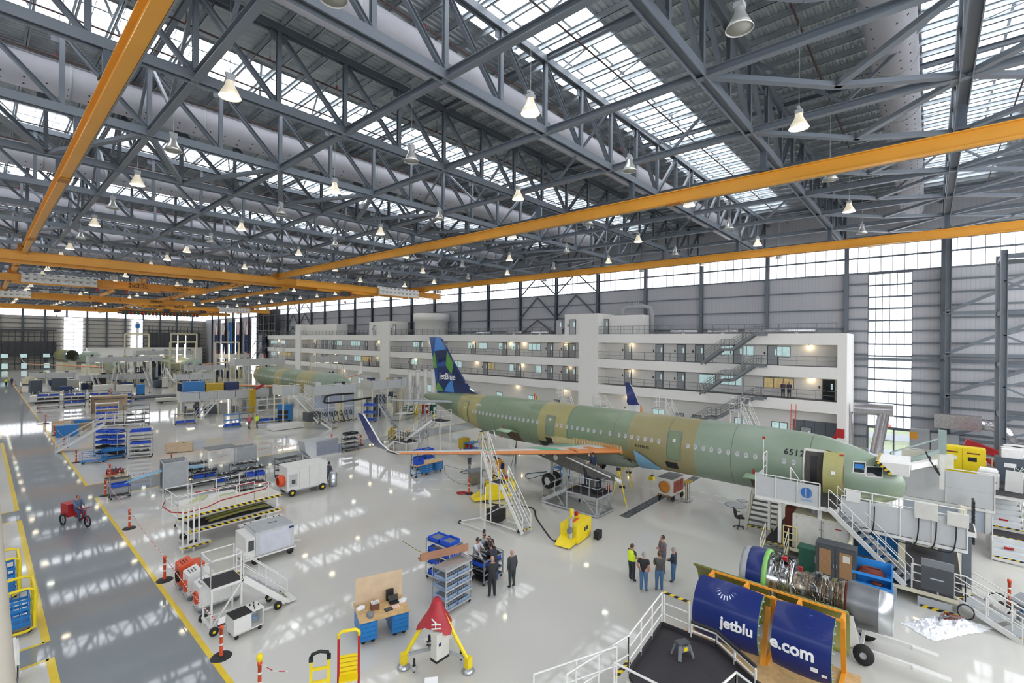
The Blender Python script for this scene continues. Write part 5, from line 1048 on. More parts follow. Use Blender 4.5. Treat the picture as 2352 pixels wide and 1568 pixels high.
# cluster of parts trolleys
def fbin(x, y, rz, w_, d_, h_, lab, m=greyD, open_=True):
    t = T('frame_bin', (x, y, 0), rz, lab, 'frame bin'); b = B(); b.bb(-w_/2, w_/2, -d_/2, -d_/2+.03, .2, h_); b.bb(-w_/2, w_/2, d_/2-.03, d_/2, .2, h_); b.bb(-w_/2, -w_/2+.03, -d_/2, d_/2, .2, h_, 1); b.bb(-w_/2, w_/2, -d_/2, d_/2, .2, .24, 1); b.build('sheet', [greyL, m], t)
    b = B(); [b.beam((sx*w_/2, sy*d_/2, 0), (sx*w_/2, sy*d_/2, h_+.02), .06, .06) for sx in (-1, 1) for sy in (-1, 1)]; [b.beam((-w_/2, sy*d_/2, h_), (w_/2, sy*d_/2, h_), .06, .06) for sy in (-1, 1)]; [b.beam((x_, -d_/2, h_), (x_, d_/2, h_), .06, .06) for x_ in (-w_/2, 0, w_/2)]; b.build('frame', alu, t); return t
p = at(408, 1128); t1 = fbin(p.x, p.y+1.0, -.1, 1.5, 1.6, 2.1, 'grey sheet-sided frame with blue flaps in the trolley cluster'); b = B(); b.quad((-2.9, -.6, 1.1), (-.75, -.4, 1.5), (-.75, .3, 1.5), (-2.4, .3, 1.15)); b.quad((.75, -.5, 1.5), (1.9, -.2, 1.3), (1.9, .3, 1.35), (.75, .5, 1.5)); fl = b.build('blue_flap', mat('flap_blue', '7fb4d2', .4), t1); fl.modifiers.new('s', 'SOLIDIFY').thickness = .04
p = at(507, 1100); t = T('canopy_frame', (p.x, p.y+.2, 0), -.05, 'tall white frame with a flat grey roof among the trolleys', 'frame'); b = B(); [b.beam((sx*.95, sy*.7, 0), (sx*.95, sy*.7, 2.5), .06, .06) for sx in (-1, 1) for sy in (-1, 1)]; b.build('frame', white, t); b = B(); b.box(0, 0, 2.5, 2.0, 1.5, .05); b.build('roof_sheet', greyM, t)
p = at(560, 1062); fbin(p.x, p.y, -.1, 1.8, 1.2, 1.5, 'white sheet-lined open bin at the back of the trolley cluster', white)
for q, (u, v, w_, n_, h_, lab) in enumerate(((585, 1128, 1.3, 4, 1.8, 'wire trolley with four black shelves at the right end of the cluster'), (560, 1112, 1.8, 4, 1.7, 'trolley of black trays with a blue bag on top'), (470, 1112, 1.6, 3, 1.1, 'trolley loaded with dark tubes left of the white canopy frame'), (450, 1098, 1.5, 3, 1.3, 'dark trolley with round parts on top in the cluster'), (520, 1122, 1.4, 3, 1.2, 'dark trolley under the white canopy frame'), (545, 1135, 1.3, 3, 1.3, 'black bin trolley before the canopy frame'))):
    p = at(u, v); rack((p.x, p.y), -.1, w_, .75, h_, n_, lab, greyM, black, [(n_-1, 3, 'part' if q else 'part'), (n_-2, 2, 'part' if q % 2 else 'blue')], lab, seed=30+q, name='parts_trolley')
# white generator trailer
t = T('generator_trailer', (16.0, 34.6, 0), -.03, 'big white box generator trailer with orange end duct', 'generator'); b = B(); b.box(0, 0, .45, 2.9, 1.5, 1.6); b.box(0, 0, 2.05, 2.95, 1.55, .06); b.build('housing', white, t); b = B(); b.bb(-1.3, -.75, -.77, -.75, .7, 1.6, 0); b.bb(-1.15, -.9, -.79, -.76, .9, 1.2, 1); [b.bb(x, x+.02, -.77, -.75, .5, 2.0, 0) for x in (-.6, .1, .8)]; b.build('panel', [greyP, greyD], t); b = B(); b.lathe([(.3, 0), (.42, -.15), (.42, -.35), (.3, -.45)], (-1.42, -.1, 1.1), 'x', 16); b.build('end_duct', ored, t)
for x in (-1.1, 1.1):
    for y in (-.72, .72): b = B(); b.lathe([(.08, -.08), (.24, -.08), (.27, 0), (.24, .08), (.08, .08)], (x, y, .27), 'y', 18); b.lathe([(0, -.09), (.1, -.09)], (x, y, .27), 'y', 10, 1); b.build('wheel', [tyre, yellow], t)
b = B(); b.beam((1.5, 0, .35), (2.6, .2, .3), .08, .08); b.box(0, 0, .35, 2.9, 1.4, .1); b.build('chassis', greyL, t)
t = T('waste_drum', (18.1, 34.2, 0), 0, 'grey metal drum with white top beside the generator trailer', 'drum'); b = B(); b.lathe([(0, 0), (.3, 0), (.31, .5), (.29, .52), (.31, .9), (.22, 1.1), (0, 1.12)], n=18); b.build('drum', alu, t)
t = T('dolly_frame', (18.3, 37.2, 0), 0, 'low white dolly with upright rods near the generator trailer', 'dolly'); b = B(); b.box(0, 0, .25, 2.4, 1.3, .1); [b.tube((x, y, .3), (x, y, 1.3), .03, 6) for x in (-1, -.6, .2, .6, 1) for y in (-.5, .5)]; b.prism([(-1.2, 0), (-.6, 0), (-.7, 1.2), (-.9, .6), (-1.1, 1.3)], -.1, 0, 'y'); b.build('frame', white, t); [caster(t, x, y, .12) for x in (-1, 1) for y in (-.5, .5)]
# container by the cross aisle
t = T('cargo_container', (22.3, 44.1, 0), -.05, 'sloped-end grey air cargo container with curtain side beside the cross aisle', 'container'); b = B(); b.prism([(-1.5, .1), (1.2, .1), (1.2, 1.65), (-1.5, 1.65)], -.75, .75, 'y'); b.prism([(-2.1, 1.6), (-1.5, 1.65), (-1.5, .1), (-2.0, .7)], -.75, .75, 'y'); b.build('shell', alu, t); b = B(); b.bb(-.95, 1.1, -.78, -.74, .2, 1.5); b.build('curtain', mat('curtain_grey', '8c93a0', .7), t); b = B(); b.box(0, 0, 0, 3.0, 1.6, .1); b.build('base', white, t); b = B(); b.lathe([(.1, 0), (.1, .15), (0, .2)], (1.0, .3, 1.66), n=8); b.build('beacon', ored, t)
p = at(769, 1042); t = T('waste_bin', p, 0, 'small blue bin beside the grey cargo container', 'bin'); b = B(); b.box(0, 0, 0, .6, .5, .9); b.box(0, 0, .9, .64, .54, .06); b.build('body', blueB, t)
# blue drawers workbench under the wing
t = T('workbench', (25.1, 31.6, 0), .0, 'long wood-topped bench with two blue drawer units near the wing tip', 'workbench'); b = B(); b.box(0, 0, .92, 2.9, .85, .05); b.build('bench_top', woodD, t)
for x in (-.1, 1.05):
    b = B(); b.box(x, 0, .2, .8, .7, .68); b.build('drawer_unit', blue, t)
    for k in range(4): b = B(); b.box(x, -.36, .24+.16*k, .72, .02, .13); b.box(x, -.38, .33+.16*k, .6, .02, .02, 1); b.build('drawer', [blue, greyL], t)
b = B(); [b.beam((-1.4, y, .15), (-1.4, y, .92), .05, .05) for y in (-.38, .38)]; b.beam((-1.4, 0, .2), (1.4, 0, .2), .05, .05); b.build('leg_frame', blue, t); [caster(t, x, y, .09) for x in (-1.35, -.3, 1.2) for y in (-.3, .3)]
bin_((24.2, 31.6, .97), 0, .75, .5, .3, blueB, 'blue crate on the left end of the long bench near the wing tip', 'crates on the long bench')
rack((26.1, 33.4), 0, 1.9, .8, 1.5, 3, 'dark trolley of blue bins standing behind the wing tip', greyM, black, [(2, 2, 'blue'), (1, 2, 'blue')], 'dark trolley behind the wing tip', seed=50, name='trolley')
cable('cable_ring', [(27.6+.35*cos(a), 29.6+.35*sin(a), .03) for a in [2*pi*k/20 for k in range(21)]], .03, black, 'black cable ring lying on the floor under the wing')
cable('floor_cable', smooth_pts([at(1010, 1065), at(1060, 1078), at(1078, 1082)]), .018, greyD, 'thin dark cable from the long bench to the cable ring'); cable('floor_cable', smooth_pts([at(1020, 1070), at(1025, 1090), at(1050, 1108), at(1085, 1115)]), .018, greyD, 'thin dark cable looping from the long bench toward the yellow tractor')
p = at(1077, 1133); o = copy_tree(pt); [bpy.data.objects.remove(c) for c in list(o.children) if c.name.startswith('clipboard')]; o.location = p; tag(o, 'orange barrier post wrapped with red cable left of the yellow tractor', 'barrier post', 'orange barrier posts')
cable('red_cable_pile', [(p.x-.35+.35*cos(a*1.1), p.y+.3+.3*sin(a), .03+.004*a) for a in [k*.45 for k in range(50)]], .022, red, 'red cable heap beside the wrapped barrier post')
p = at(1092, 1110); t = T('stone_stand', (p.x, p.y, 0), -.3, 'grey square-topped pedestal left of the yellow tractor', 'pedestal'); b = B(); b.box(0, 0, 0, .9, .7, 1.0); b.box(0, 0, 1.0, 1.3, .95, .08, 1); b.build('pedestal', [mat('stand_grey', '7b7566', .6, var=.2), greyM], t)
# orange cube machine
t = T('power_cart', (28.75, 27.1, 0), -.25, 'orange sloped-top power cart with a dark blue panel under the wing', 'power cart'); b = B(); b.prism([(-.55, .25), (.6, .25), (.6, .95), (.15, 1.45), (-.55, 1.45)], -.55, .55, 'y'); b.build('housing', [mat('cart_orange', 'd99a34', .45)], t); b = B(); b.box(-.2, 0, 1.45, .65, 1.0, .05); b.quad((.2, -.4, 1.42), (.62, -.4, .97), (.62, .4, .97), (.2, .4, 1.42)); b.v[-4:] = [(x+.02, y, z+.02) for x, y, z in b.v[-4:]]; b.build('control_panel', black, t); b = B(); b.prism([(.1, .6), (.45, .6), (.5, 1.0), (.2, 1.2)], -.57, -.55, 'y'); b.build('blue_panel', navy, t); [caster(t, x, y, .12) for x in (-.4, .45) for y in (-.42, .42)]
# yellow tow tractor and the yellow ground unit
def unit(loc, rz, lab, s=1.0):
    t = T('ground_power_unit', loc, rz, lab, 'ground power unit'); b = B(); b.bb(-.75*s, 1.15*s, -.5*s, .5*s, .12, 1.05*s); b.prism([(-1.5*s, .08), (-.75*s, .08), (-.75*s, .45*s), (-1.3*s, .25*s)], -.45*s, .45*s, 'y'); b.bb(-.6*s, 1.0*s, -.53*s, .53*s, .05, .2); b.build('body', yellow, t)
    b = B(); b.tube((-.85*s, -.2*s, .4*s), (-.85*s, -.2*s, 1.45*s), .12*s, 10, 0); b.beam((-.85*s, -.2*s, 1.2*s), (.5*s, .3*s, 1.15*s), .12, .06, 0); b.box(-1.05*s, -.25*s, .75*s, .3, .2, .25, 1); b.tube((.3*s, .35*s, 1.0*s), (.3*s, .35*s, 1.55*s), .1*s, 8, 2); b.tube((.5*s, .35*s, 1.0*s), (.5*s, .35*s, 1.5*s), .07*s, 8, 0); b.build('mast', [alu, greyM, yellow], t)
    b = B(); b.bb(-.3*s, .4*s, -.1*s, .0, 1.05*s, 1.1*s, 0); b.box(.8*s, .3*s, 1.05*s, .25, .15, .2, 1); b.build('red_handle', [ored, red], t); b = B(); [b.bb(.2*s+.3*k*s, .35*s+.3*k*s, -.535*s, -.5*s, .5*s, .7*s) for k in range(2)]; b.box(.2*s, 0, 1.05*s, .3, .12, .015); b.build('lettering_plate', greyD, t); return t
unit((22.55, 15.05, 0), .12, 'bright yellow low power unit standing alone on the open floor')
unit((24.6, 23.2, 0), -.5, 'yellow tractor unit with silver bar behind the tall white stairs', 1.15)
p = at(1373, 1236); t = T('case', p, .1, 'small black case on the floor beside the yellow power unit', 'case'); b = B(); b.box(0, 0, 0, .5, .3, .42); b.box(0, 0, .42, .5, .3, .03); b.box(0, -.16, .3, .14, .03, .04, 1); b.build('shell', [black, greyD], t)
cable('black_hose', smooth_pts([at(1135, 1128, .3), at(1110, 1150, .05), at(1150, 1160), at(1220, 1166), at(1232, 1190), at(1258, 1228), at(1272, 1242), at(1290, 1235, .3)]), .055, black, 'thick black hose from the yellow tractor to the yellow power unit', 'hose')
# tall white mobile stairs in front of the wing
t = T('aircraft_steps', (0, 0, 0), 0, 'tall white aluminium steps with a landing rising in front of the wing', 'mobile stairs')
stair(t, (21.25, 17.5, .08), (21.25, 19.3, 2.6), .75, 11, white, greyL); platform(t, 20.85, 21.65, 19.3, 20.1, 2.6, blackM, white, .08, False); stair(t, (21.25, 20.1, 2.6), (21.25, 20.9, 4.3), .62, 8, white, greyL, hr_h=1.0)
b = B(); 
for x in (20.85, 21.65): b.beam((x, 20.0, .1), (x, 20.1, 2.6), .06, .06); b.beam((x, 20.9, .1), (x, 20.9, 4.3), .06, .06); b.beam((x, 18.0, .2), (x, 20.9, .15), .06, .06); b.beam((x, 18.6, 1.6), (x, 20.9, .2), .04, .04)
b.beam((20.85, 20.9, .2), (19.6, 21.6, .12), .05, .05); b.beam((20.85, 20.5, 2.2), (19.7, 19.4, .12), .05, .05); b.beam((19.6, 21.6, .12), (19.7, 19.4, .12), .05, .05); b.build('support_frame', white, t)
b = B(); [b.path([(x, 20.9, 4.3), (x, 20.95, 5.5), (x, 20.5, 5.6), (x, 20.3, 5.0)], .025, 6) for x in (20.95, 21.55)]; b.build('hoop_rail', white, t); b = B(); b.box(21.3, 20.0, .15, .9, .8, .35, 0); b.box(21.3, 20.0, .52, .9, .8, .35, 0); b.build('ballast_box', black, t); [caster(t, x, y, .11) for x, y in ((19.65, 19.4), (19.65, 21.5), (21.6, 20.9), (21.0, 17.9))]
# silver work platform by the main gear
t = T('work_platform', (0, 0, 0), 0, 'silver railed work platform with steps beside the engine pylon', 'work platform'); platform(t, 26.1, 28.1, 15.7, 18.2, 1.3, blackM, alu, .12, True, .1); stair(t, (27.1, 20.3, .1), (27.1, 18.2, 1.3), 1.5, 5, alu, greyL)
b = B(); rail(b, [(26.1, 18.2, 1.3), (26.1, 15.7, 1.3), (28.1, 15.7, 1.3), (28.1, 18.2, 1.3)], 1.1, .025, (.55,), .62); b.build('handrail', alu, t); b = B(); [b.beam((x, 15.7, .12), (x, 20.2, .12), .1, .1) for x in (26.1, 28.1)]; b.beam((26.1, 15.7, .12), (28.1, 15.7, .12), .1, .1); [b.beam((26.1, y, .15), (26.1, y+1.0, 1.2), .06, .06) for y in (15.8, 18.2)]; b.beam((26.2, 15.7, .15), (27.1, 15.7, 1.2), .06, .06); b.beam((28, 15.7, .15), (27.1, 15.7, 1.2), .06, .06); b.build('base_frame', alu, t); [caster(t, x, y, .1) for x in (26.2, 28.0) for y in (15.8, 18.3)]
t = T('fire_extinguisher', (27.9, 15.95, 1.32), 0, 'red fire extinguisher on the silver work platform', 'fire extinguisher'); b = B(); b.lathe([(0, 0), (.1, 0), (.1, .42), (.04, .5), (0, .5)], n=12); b.build('cylinder', red, t); b = B(); b.box(0, 0, .5, .12, .04, .06); b.build('valve', black, t)
t = T('tool_case', (27.1, 16.2, 1.32), 0, 'flat black tool case on the silver work platform', 'case'); b = B(); b.box(0, 0, 0, .9, .5, .25); b.box(0, -.26, .12, .2, .02, .05, 1); b.build('shell', [black, greyM], t)
t = T('lift_column', (28.1, 19.6, 0), 0, 'white upright lift column by the big aircraft wheel', 'lift'); b = B(); b.box(0, 0, 0, .25, .3, 2.2); b.box(.2, 0, .0, .3, .5, .2); b.build('column', greyP, t)
# step ladders
def aladder(loc, rz, h, lab, lamp_=False):
    t = T('step_ladder', loc, rz, lab, 'step ladder', 'yellow step ladders'); b = B()
    for s_ in (-1, 1):
        b.beam((s_*.33, -.55, 0), (s_*.2, -.02, h), .07, .04); b.beam((s_*.33, .55, 0), (s_*.2, .02, h), .06, .04)
    b.build('side_rail', yellow, t); b = B(); n = int(h/.3)
    for k in range(1, n): q = k/n; w_ = .33-.13*q; b.box(0, -.55+.53*q, h*q, 2*w_, .1, .03)
    b.beam((-.28, .4, .7), (.28, .4, .7), .03, .03); b.build('rung', alu, t); b = B(); b.box(0, 0, h, .5, .3, .08); b.box(0, -.25, h*.5, .5, .4, .04); b.build('top_cap', black, t)
    if lamp_: b = B(); b.lathe([(0, 0), (.1, .02), (.12, .12), (0, .14)], (0, 0, h+.1), n=12); b.build('work_light', lampw, t)
    return t
p = at(1420, 1158); aladder((p.x, p.y, 0), .5, 2.4, 'yellow step ladder with black cap beside the silver work platform'); p = at(1436, 1115); aladder((p.x, p.y, 0), .3, 2.1, 'yellow step ladder carrying a glaring work lamp under the fuselage', True); p = at(1107, 1025); aladder((p.x, p.y, 0), .1, 1.6, 'yellow step ladder under the rear fuselage')
ld = bpy.data.lights.new('work_light', 'POINT'); ld.energy = 60; ld.shadow_soft_size = .1; lo = bpy.data.objects.new('work_light', ld); COL.objects.link(lo); p = at(1436, 1115); lo.location = (p.x-.2, p.y-.4, 2.3)
p = at(1497, 1100); t = T('battery_box', p, .1, 'small yellow box on the floor below the blue fairing with a red strap', 'box'); b = B(); b.box(0, 0, 0, .5, .35, .25); b.box(0, 0, .25, .3, .2, .06, 1); b.build('box', [yellow, black], t); cable('red_strap', [p+Vector((.1, 0, .3)), p+Vector((.4, .3, 2.35))], .02, red, 'red strap hanging from the blue fairing to the yellow box', 'strap')
# heater cart
t = T('heater_cart', (33.3, 13.95, 0), -.05, 'grey box heater cart with an orange fan on four wheels', 'heater cart'); b = B(); b.box(0, 0, .42, 1.8, 1.1, 1.15); b.box(0, 0, 1.57, 1.8, 1.1, .05, 1); b.build('housing', [offw, greyM], t); b = B(); b.lathe([(.38, 0), (.42, -.1), (.3, -.12), (.08, -.06), (0, -.06)], (-.9, 0, 1.0), 'x', 18); b.build('fan', [mat('fan_orange', 'b8742c', .5)], t); b = B()
for k in range(3): b.bb(-.7+.55*k, -.3+.55*k, -.58, -.55, .6, 1.4)
b.build('grille', [mat('grille_rust', '9c4a3a', .6)], t); b = B(); b.box(0, 0, .33, 1.9, 1.0, .09); b.build('chassis', [mat('chassis_brown', '8a6a48', .6)], t)
for x in (-.7, .7):
    for y in (-.5, .5): b = B(); b.lathe([(.06, -.06), (.2, -.06), (.22, 0), (.2, .06), (.06, .06)], (x, y, .22), 'y', 16); b.build('wheel', tyre, t)
p = at(1580, 1150); t = T('stanchion_cart', p, 0, 'bundle of silver and yellow telescopic stands next to the heater cart', 'stand bundle'); b = B(); [b.tube((-.3+.15*k, .1*(k % 2), .1), (-.3+.15*k, .1*(k % 2), 1.35), .035, 6, k % 2) for k in range(5)]; b.box(0, 0, 1.35, .8, .35, .08, 1); b.box(0, 0, .05, .8, .4, .05, 0); b.build('poles', [alu, yellowD], t)
# swivel chair
p = at(1698, 1212); t = T('office_chair', p, .6, 'black swivel chair beside the dock stairs', 'chair'); b = B(); b.box(0, 0, .62, .48, .46, .08); b.build('seat', black, t); b = B(); b.box(0, .25, .75, .44, .06, .42, 0, rx=-.12); b.build('backrest', black, t); b = B(); b.tube((0, 0, .1), (0, 0, .62), .03, 8); b.build('column', greyD, t)
for k in range(5): a = 2*pi*k/5; b = B(); b.beam((0, 0, .12), (.3*cos(a), .3*sin(a), .07), .04, .03); b.lathe([(0, -.02), (.035, -.02), (.035, .02), (0, .02)], (.3*cos(a), .3*sin(a), .035), 'x', 8); b.build('foot_spoke', black, t)
for s_ in (-1, 1): b = B(); b.path([(s_*.26, .1, .65), (s_*.28, .1, .88), (s_*.28, -.12, .9)], .02, 6); b.build('armrest', black, t)
# ---------------------------------------------------------------- tail dock and rear steps
t = T('tail_steps', (0, 0, 0), 0, 'white steps and railed landing leading up to the open rear cabin door', 'mobile stairs')
zt = 3.35; platform(t, 29.6, 30.9, 35.2, 37.0, zt, blackM, white, .12, True, .07); b = B(); rail(b, [(30.9, 35.2, zt), (29.6, 35.2, zt), (29.6, 36.2, zt)], 1.1, .03, (.55,), 1.0); b.build('handrail', white, t)
platform(t, 27.6, 29.2, 38.0, 40.2, 1.2, blackM, white, .12, True, .07); b = B(); rail(b, [(29.2, 38.0, 1.2), (27.6, 38.0, 1.2), (27.6, 40.2, 1.2), (28.6, 40.2, 1.2)], 1.1, .03, (.55,), 1.0); b.build('handrail', white, t)
stair(t, (28.7, 39.4, 1.2), (30.0, 36.8, zt), .9, 9, white, greyM, closed=False); stair(t, (28.1, 41.8, .1), (28.4, 40.2, 1.2), .9, 5, white, greyM)
b = B(); b.beam((27.7, 38, .2), (30.2, 35.4, .15), .08, .08); b.beam((28.9, 38.1, .4), (29.7, 36.4, 2.9), .08, .08); b.beam((28.9, 40, .4), (30.5, 37, 3.0), .08, .08); b.build('truss', greyL, t); b = B(); b.lathe([(.12, -.03), (.18, -.03), (.18, .03), (.12, .03)], (29.7, 36.3, zt+.5), 'y', 14); b.build('yellow_ring', yellow, t)
p = at(975, 1030); t = T('rolling_ladder', (31.0, 43.2, 0), 2.1, 'grey rolling ladder leaning under the tail cone', 'ladder'); stair(t, (0, 0, .05), (2.8, 0, 4.2), .7, 14, greyL, greyM); b = B(); [b.beam((2.8, y, 0), (2.8, y, 4.2), .05, .05) for y in (-.35, .35)]; b.beam((0, 0, .1), (2.8, 0, .1), .05, .05); b.build('support_frame', greyL, t)
t = T('rolling_ladder', (33.2, 42.2, 0), 1.2, 'second grey rolling ladder under the tail cone', 'ladder'); stair(t, (0, 0, .05), (1.6, 0, 3.6), .7, 12, greyL, greyM); b = B(); [b.beam((1.6, y, 0), (1.6, y, 3.6), .05, .05) for y in (-.35, .35)]; b.build('support_frame', greyL, t)
p = at(905, 1015); t = T('gas_bottle_cart', p, .3, 'cart of worn yellow cylinders on black wheels near the tail', 'gas cart'); b = B(); [b.lathe([(0, 0), (.14, 0), (.14, 1.25), (.05, 1.4), (.05, 1.5), (0, 1.5)], (-.4+.27*(k % 4), .15-.3*(k // 4), .2), n=10) for k in range(7)]; b.build('cylinder', yellowD, t)
for x in (-.6, .6): b = B(); b.lathe([(.06, -.06), (.27, -.06), (.3, 0), (.27, .06), (.06, .06)], (x, -.4, .3), 'x', 16); b.build('wheel', tyre, t)
b = B(); b.box(0, 0, .15, 1.3, .8, .06); b.beam((-.6, .3, .2), (-.6, .3, 1.3), .04, .04); b.build('chassis', greyD, t)
p = at(930, 1012); t = T('wooden_stand', p, -.2, 'dark wooden cabinet with a plank top beside the yellow cylinders', 'cabinet'); b = B(); b.box(0, 0, .1, .9, .8, 1.05, 0); b.box(0, 0, 1.15, 1.3, 1.0, .06, 1); b.build('cabinet', [mat('dark_wood', '6e5c42', .6), wood], t)
p = at(1066, 1035); t = T('hose_reel_cart', p, 0, 'yellow cart with a big dark red hose reel under the rear fuselage', 'hose reel'); b = B(); b.box(0, 0, .3, .9, .7, 1.0); b.build('cart', yellowD, t); b = B(); b.lathe([(0, -.15), (.36, -.15), (.36, -.1), (.25, -.1), (.25, .1), (.36, .1), (.36, .15), (0, .15)], (.1, -.6, .4), 'y', 18); b.build('reel', red, t); [caster(t, x, .2, .12) for x in (-.35, .35)]
p = at(1090, 1030); b = B(); b.box(0, 0, 0, .9, .7, .6); b.box(0, 0, .6, .8, .5, .1, 1); tag(b.build('white_box', [white, greyL], loc=p), 'white plastic-wrapped box beside the red hose reel', 'box')
t = T('blue_trolley', (33.2, 34.7, 0), 0, 'blue and red trolley under the fuselage beyond the rear steps', 'trolley'); b = B(); b.box(0, 0, .3, 1.4, .8, .06); b.box(0, 0, .9, 1.4, .8, .06); [b.beam((x, y, .1), (x, y, 1.0), .05, .05) for x in (-.7, .7) for y in (-.4, .4)]; b.box(0, 0, .15, 1.5, .9, .06, 1); b.build('frame', [blue, red], t)
t = T('blue_trolley', (31.6, 22.4, 0), 0, 'blue trolley behind the main wheel with tools on top', 'trolley'); b = B(); b.box(0, 0, .3, 1.3, .7, .05); b.box(0, 0, 1.0, 1.3, .7, .05); [b.beam((x, y, .1), (x, y, 1.1), .05, .05) for x in (-.65, .65) for y in (-.35, .35)]; b.box(.3, 0, 1.05, .4, .3, .1, 1); b.build('frame', [blue, black], t); [caster(t, x, y, .07) for x in (-.6, .6) for y in (-.3, .3)]
cable('blue_hose', smooth_pts([(31, 22, 1.0), (30.3, 23.2, .5), (29.8, 24.4, .03), (30.8, 25.4, .03), (32.5, 24.6, .03)]), .03, blueD, 'thin blue hose looping on the floor behind the main wheel', 'hose')
# ================================================================ nose dock around the main jet
ZD = 3.1
t = T('nose_dock', (0, 0, 0), 0, 'large white work dock with panelled railings around the jet nose', 'work dock')
# lower deck
b = B(); b.bb(28.2, 34.5, 2.7, 6.6, .42, .58); b.bb(27.1, 34.5, -1.2, 2.7, .42, .58); b.build('lower_deck_frame', cream, t); b = B(); b.bb(28.25, 34.45, 2.7, 6.55, .58, .6); b.bb(27.15, 34.45, -1.15, 2.7, .58, .6); b.build('lower_deck', blackM, t)
for x, y in ((27.3, -1), (27.3, 2.5), (28.4, 6.3), (34.2, -1), (34.2, 6.3)): b = B(); b.beam((x, y, 0), (x, y, .42), .14, .14); b.build('foot', greyL, t)
# side gallery at the open cabin door
b = B(); b.bb(28.0, 30.35, 3.3, 7.0, ZD-.22, ZD-.02); b.build('door_gallery_frame', white, t); b = B(); b.bb(28.05, 30.3, 3.35, 6.95, ZD-.02, ZD); b.build('door_gallery_deck', blackM, t)
def sidepanel(x, ya, yb, za, zb, n, m=greyP, px=.04):
    b = B()
    for k in range(n): y0_, y1_ = ya+(yb-ya)*k/n, ya+(yb-ya)*(k+1)/n; b.bb(x, x+px, min(y0_, y1_)+.03, max(y0_, y1_)-.03, za, zb, 0)
    sp_ = b.build('side_panel', m, t); b = B()
    for k in range(n+1): y = ya+(yb-ya)*k/n; b.beam((x-.02, y, za-.15), (x-.02, y, zb+.12), .05, .05)
    b.tube((x-.02, ya, zb+.12), (x-.02, yb, zb+.12), .03, 6); b.beam((x-.01, ya, za-.1), (x-.01, yb, za-.1), .08, .14); b.build('handrail', white, t); return sp_
spn = sidepanel(27.98, 7.0, 4.05, ZD-.05, ZD+1.0, 3)
b = B(); b.bb(28.0, 29.5, 6.98, 7.02, ZD, ZD+1.0); b.build('end_panel', greyP, t); b = B(); rail(b, [(29.6, 7.0, ZD), (30.3, 7.0, ZD)], 1.9, .03, (.5, 1.1), .7); b.tube((29.6, 7, ZD+1.9), (29.6, 7, ZD+2.7), .015, 5); b.beam((29.3, 5.6, ZD+1.4), (30.3, 5.2, ZD+.3), .05, .05); b.beam((29.3, 5.6, ZD+1.4), (29.3, 5.6, ZD), .06, .06); b.build('gate_frame', white, t); b = B(); b.box(29.6, 7, ZD+2.7, .12, .12, .15); b.build('beacon', red, t)
cpos = (27.955, 4.55); b = B()   # round blue emblem of slim crescents with lettering below
cc = Vector((27.95, 4.62, ZD+.55)); n = 20
for (o0, o1, sgn) in ((.0, .11, 1),): b.add([cc+Vector((0, -(-.26*cos(a)), .26*sin(a))) for a in [pi*k/n-pi/2 for k in range(n+1)]]+[cc+Vector((0, .06*cos(a)+.02, .24*sin(a))) for a in [pi*k/n-pi/2 for k in range(n+1)]], [(k, k+1, n+2+k, n+1+k) for k in range(n)], 0)
for q, w_ in ((-.03, .035), (-.1, .03), (-.17, .022), (-.23, .015)):
    hgt = sqrt(max(0, .26**2-q*q)); b.add([cc+Vector((0, q-w_, -hgt)), cc+Vector((0, q+w_, -hgt)), cc+Vector((0, q+w_, hgt)), cc+Vector((0, q-w_, hgt))], [(0, 1, 2, 3)], 0)
b.build('emblem', mat('emblem_blue', '2f6db8', .4), spn)
text('COMAU', .15, lambda a, c, d: Vector((27.95-d, cc.y-a, cc.z-.38+c)), mat('emblem_text', '7aa6d6', .4), 'lettering', spn)
# forward gallery along the nose
b = B(); b.bb(28.7, 30.2, -1.6, 3.2, ZD-.22, ZD-.02); b.build('nose_gallery_frame', white, t); b = B(); b.bb(28.75, 30.15, -1.55, 3.15, ZD-.02, ZD); b.build('nose_gallery_deck', blackM, t)
sidepanel(28.5, 3.2, -1.3, ZD-.75, ZD+.5, 4); b = B(); b.bb(28.46, 28.5, -1.35, 3.2, ZD-.95, ZD-.78); b.build('cable_tray', steel, t)
b = B(); b.tube((28.55, 3.1, ZD+.95), (28.55, -1.2, ZD+.95), .03, 6); [b.tube((28.55, y, ZD+.4), (28.55, y, ZD+.95), .03, 6) for y in (3.1, 2, 1, 0, -1.2)]; b.box(28.6, 2.75, ZD+.4, .3, .55, .5); b.build('upper_rail', white, t)
b = B(); b.box(28.5, .05, ZD+.25, .28, .8, .72); b.box(28.5, -1.0, ZD+.2, .28, .7, .55); b.build('control_box', [offw], t)
for y0_ in (1.9, .3, -.3, -.95):
    b = B(); b.path(smooth_pts([(28.4, y0_, ZD+.4), (28.38, y0_+.03, ZD-.5), (28.4, y0_+.2, ZD-1.0), (28.42, y0_+.9, ZD-1.0)]), .025, 6); b.build('hanging_cable', black, t)
# posts
for x, y, w_ in ((28.4, 5.9, .16), (28.4, 4.1, .18), (30.1, 6.8, .14), (28.9, .9, .26), (29.9, 3.1, .2), (28.9, -1.3, .3), (29.6, -.7, .34), (33.8, -1.4, .25), (33.8, 5.8, .25), (37, -1.4, .2), (37, -2.5, .2)):
    b = B(); b.beam((x, y, .58 if x < 34.4 else 0), (x, y, ZD-.2), w_, w_); b.build('post', white if w_ < .22 else steel if w_ > .27 else cream, t)
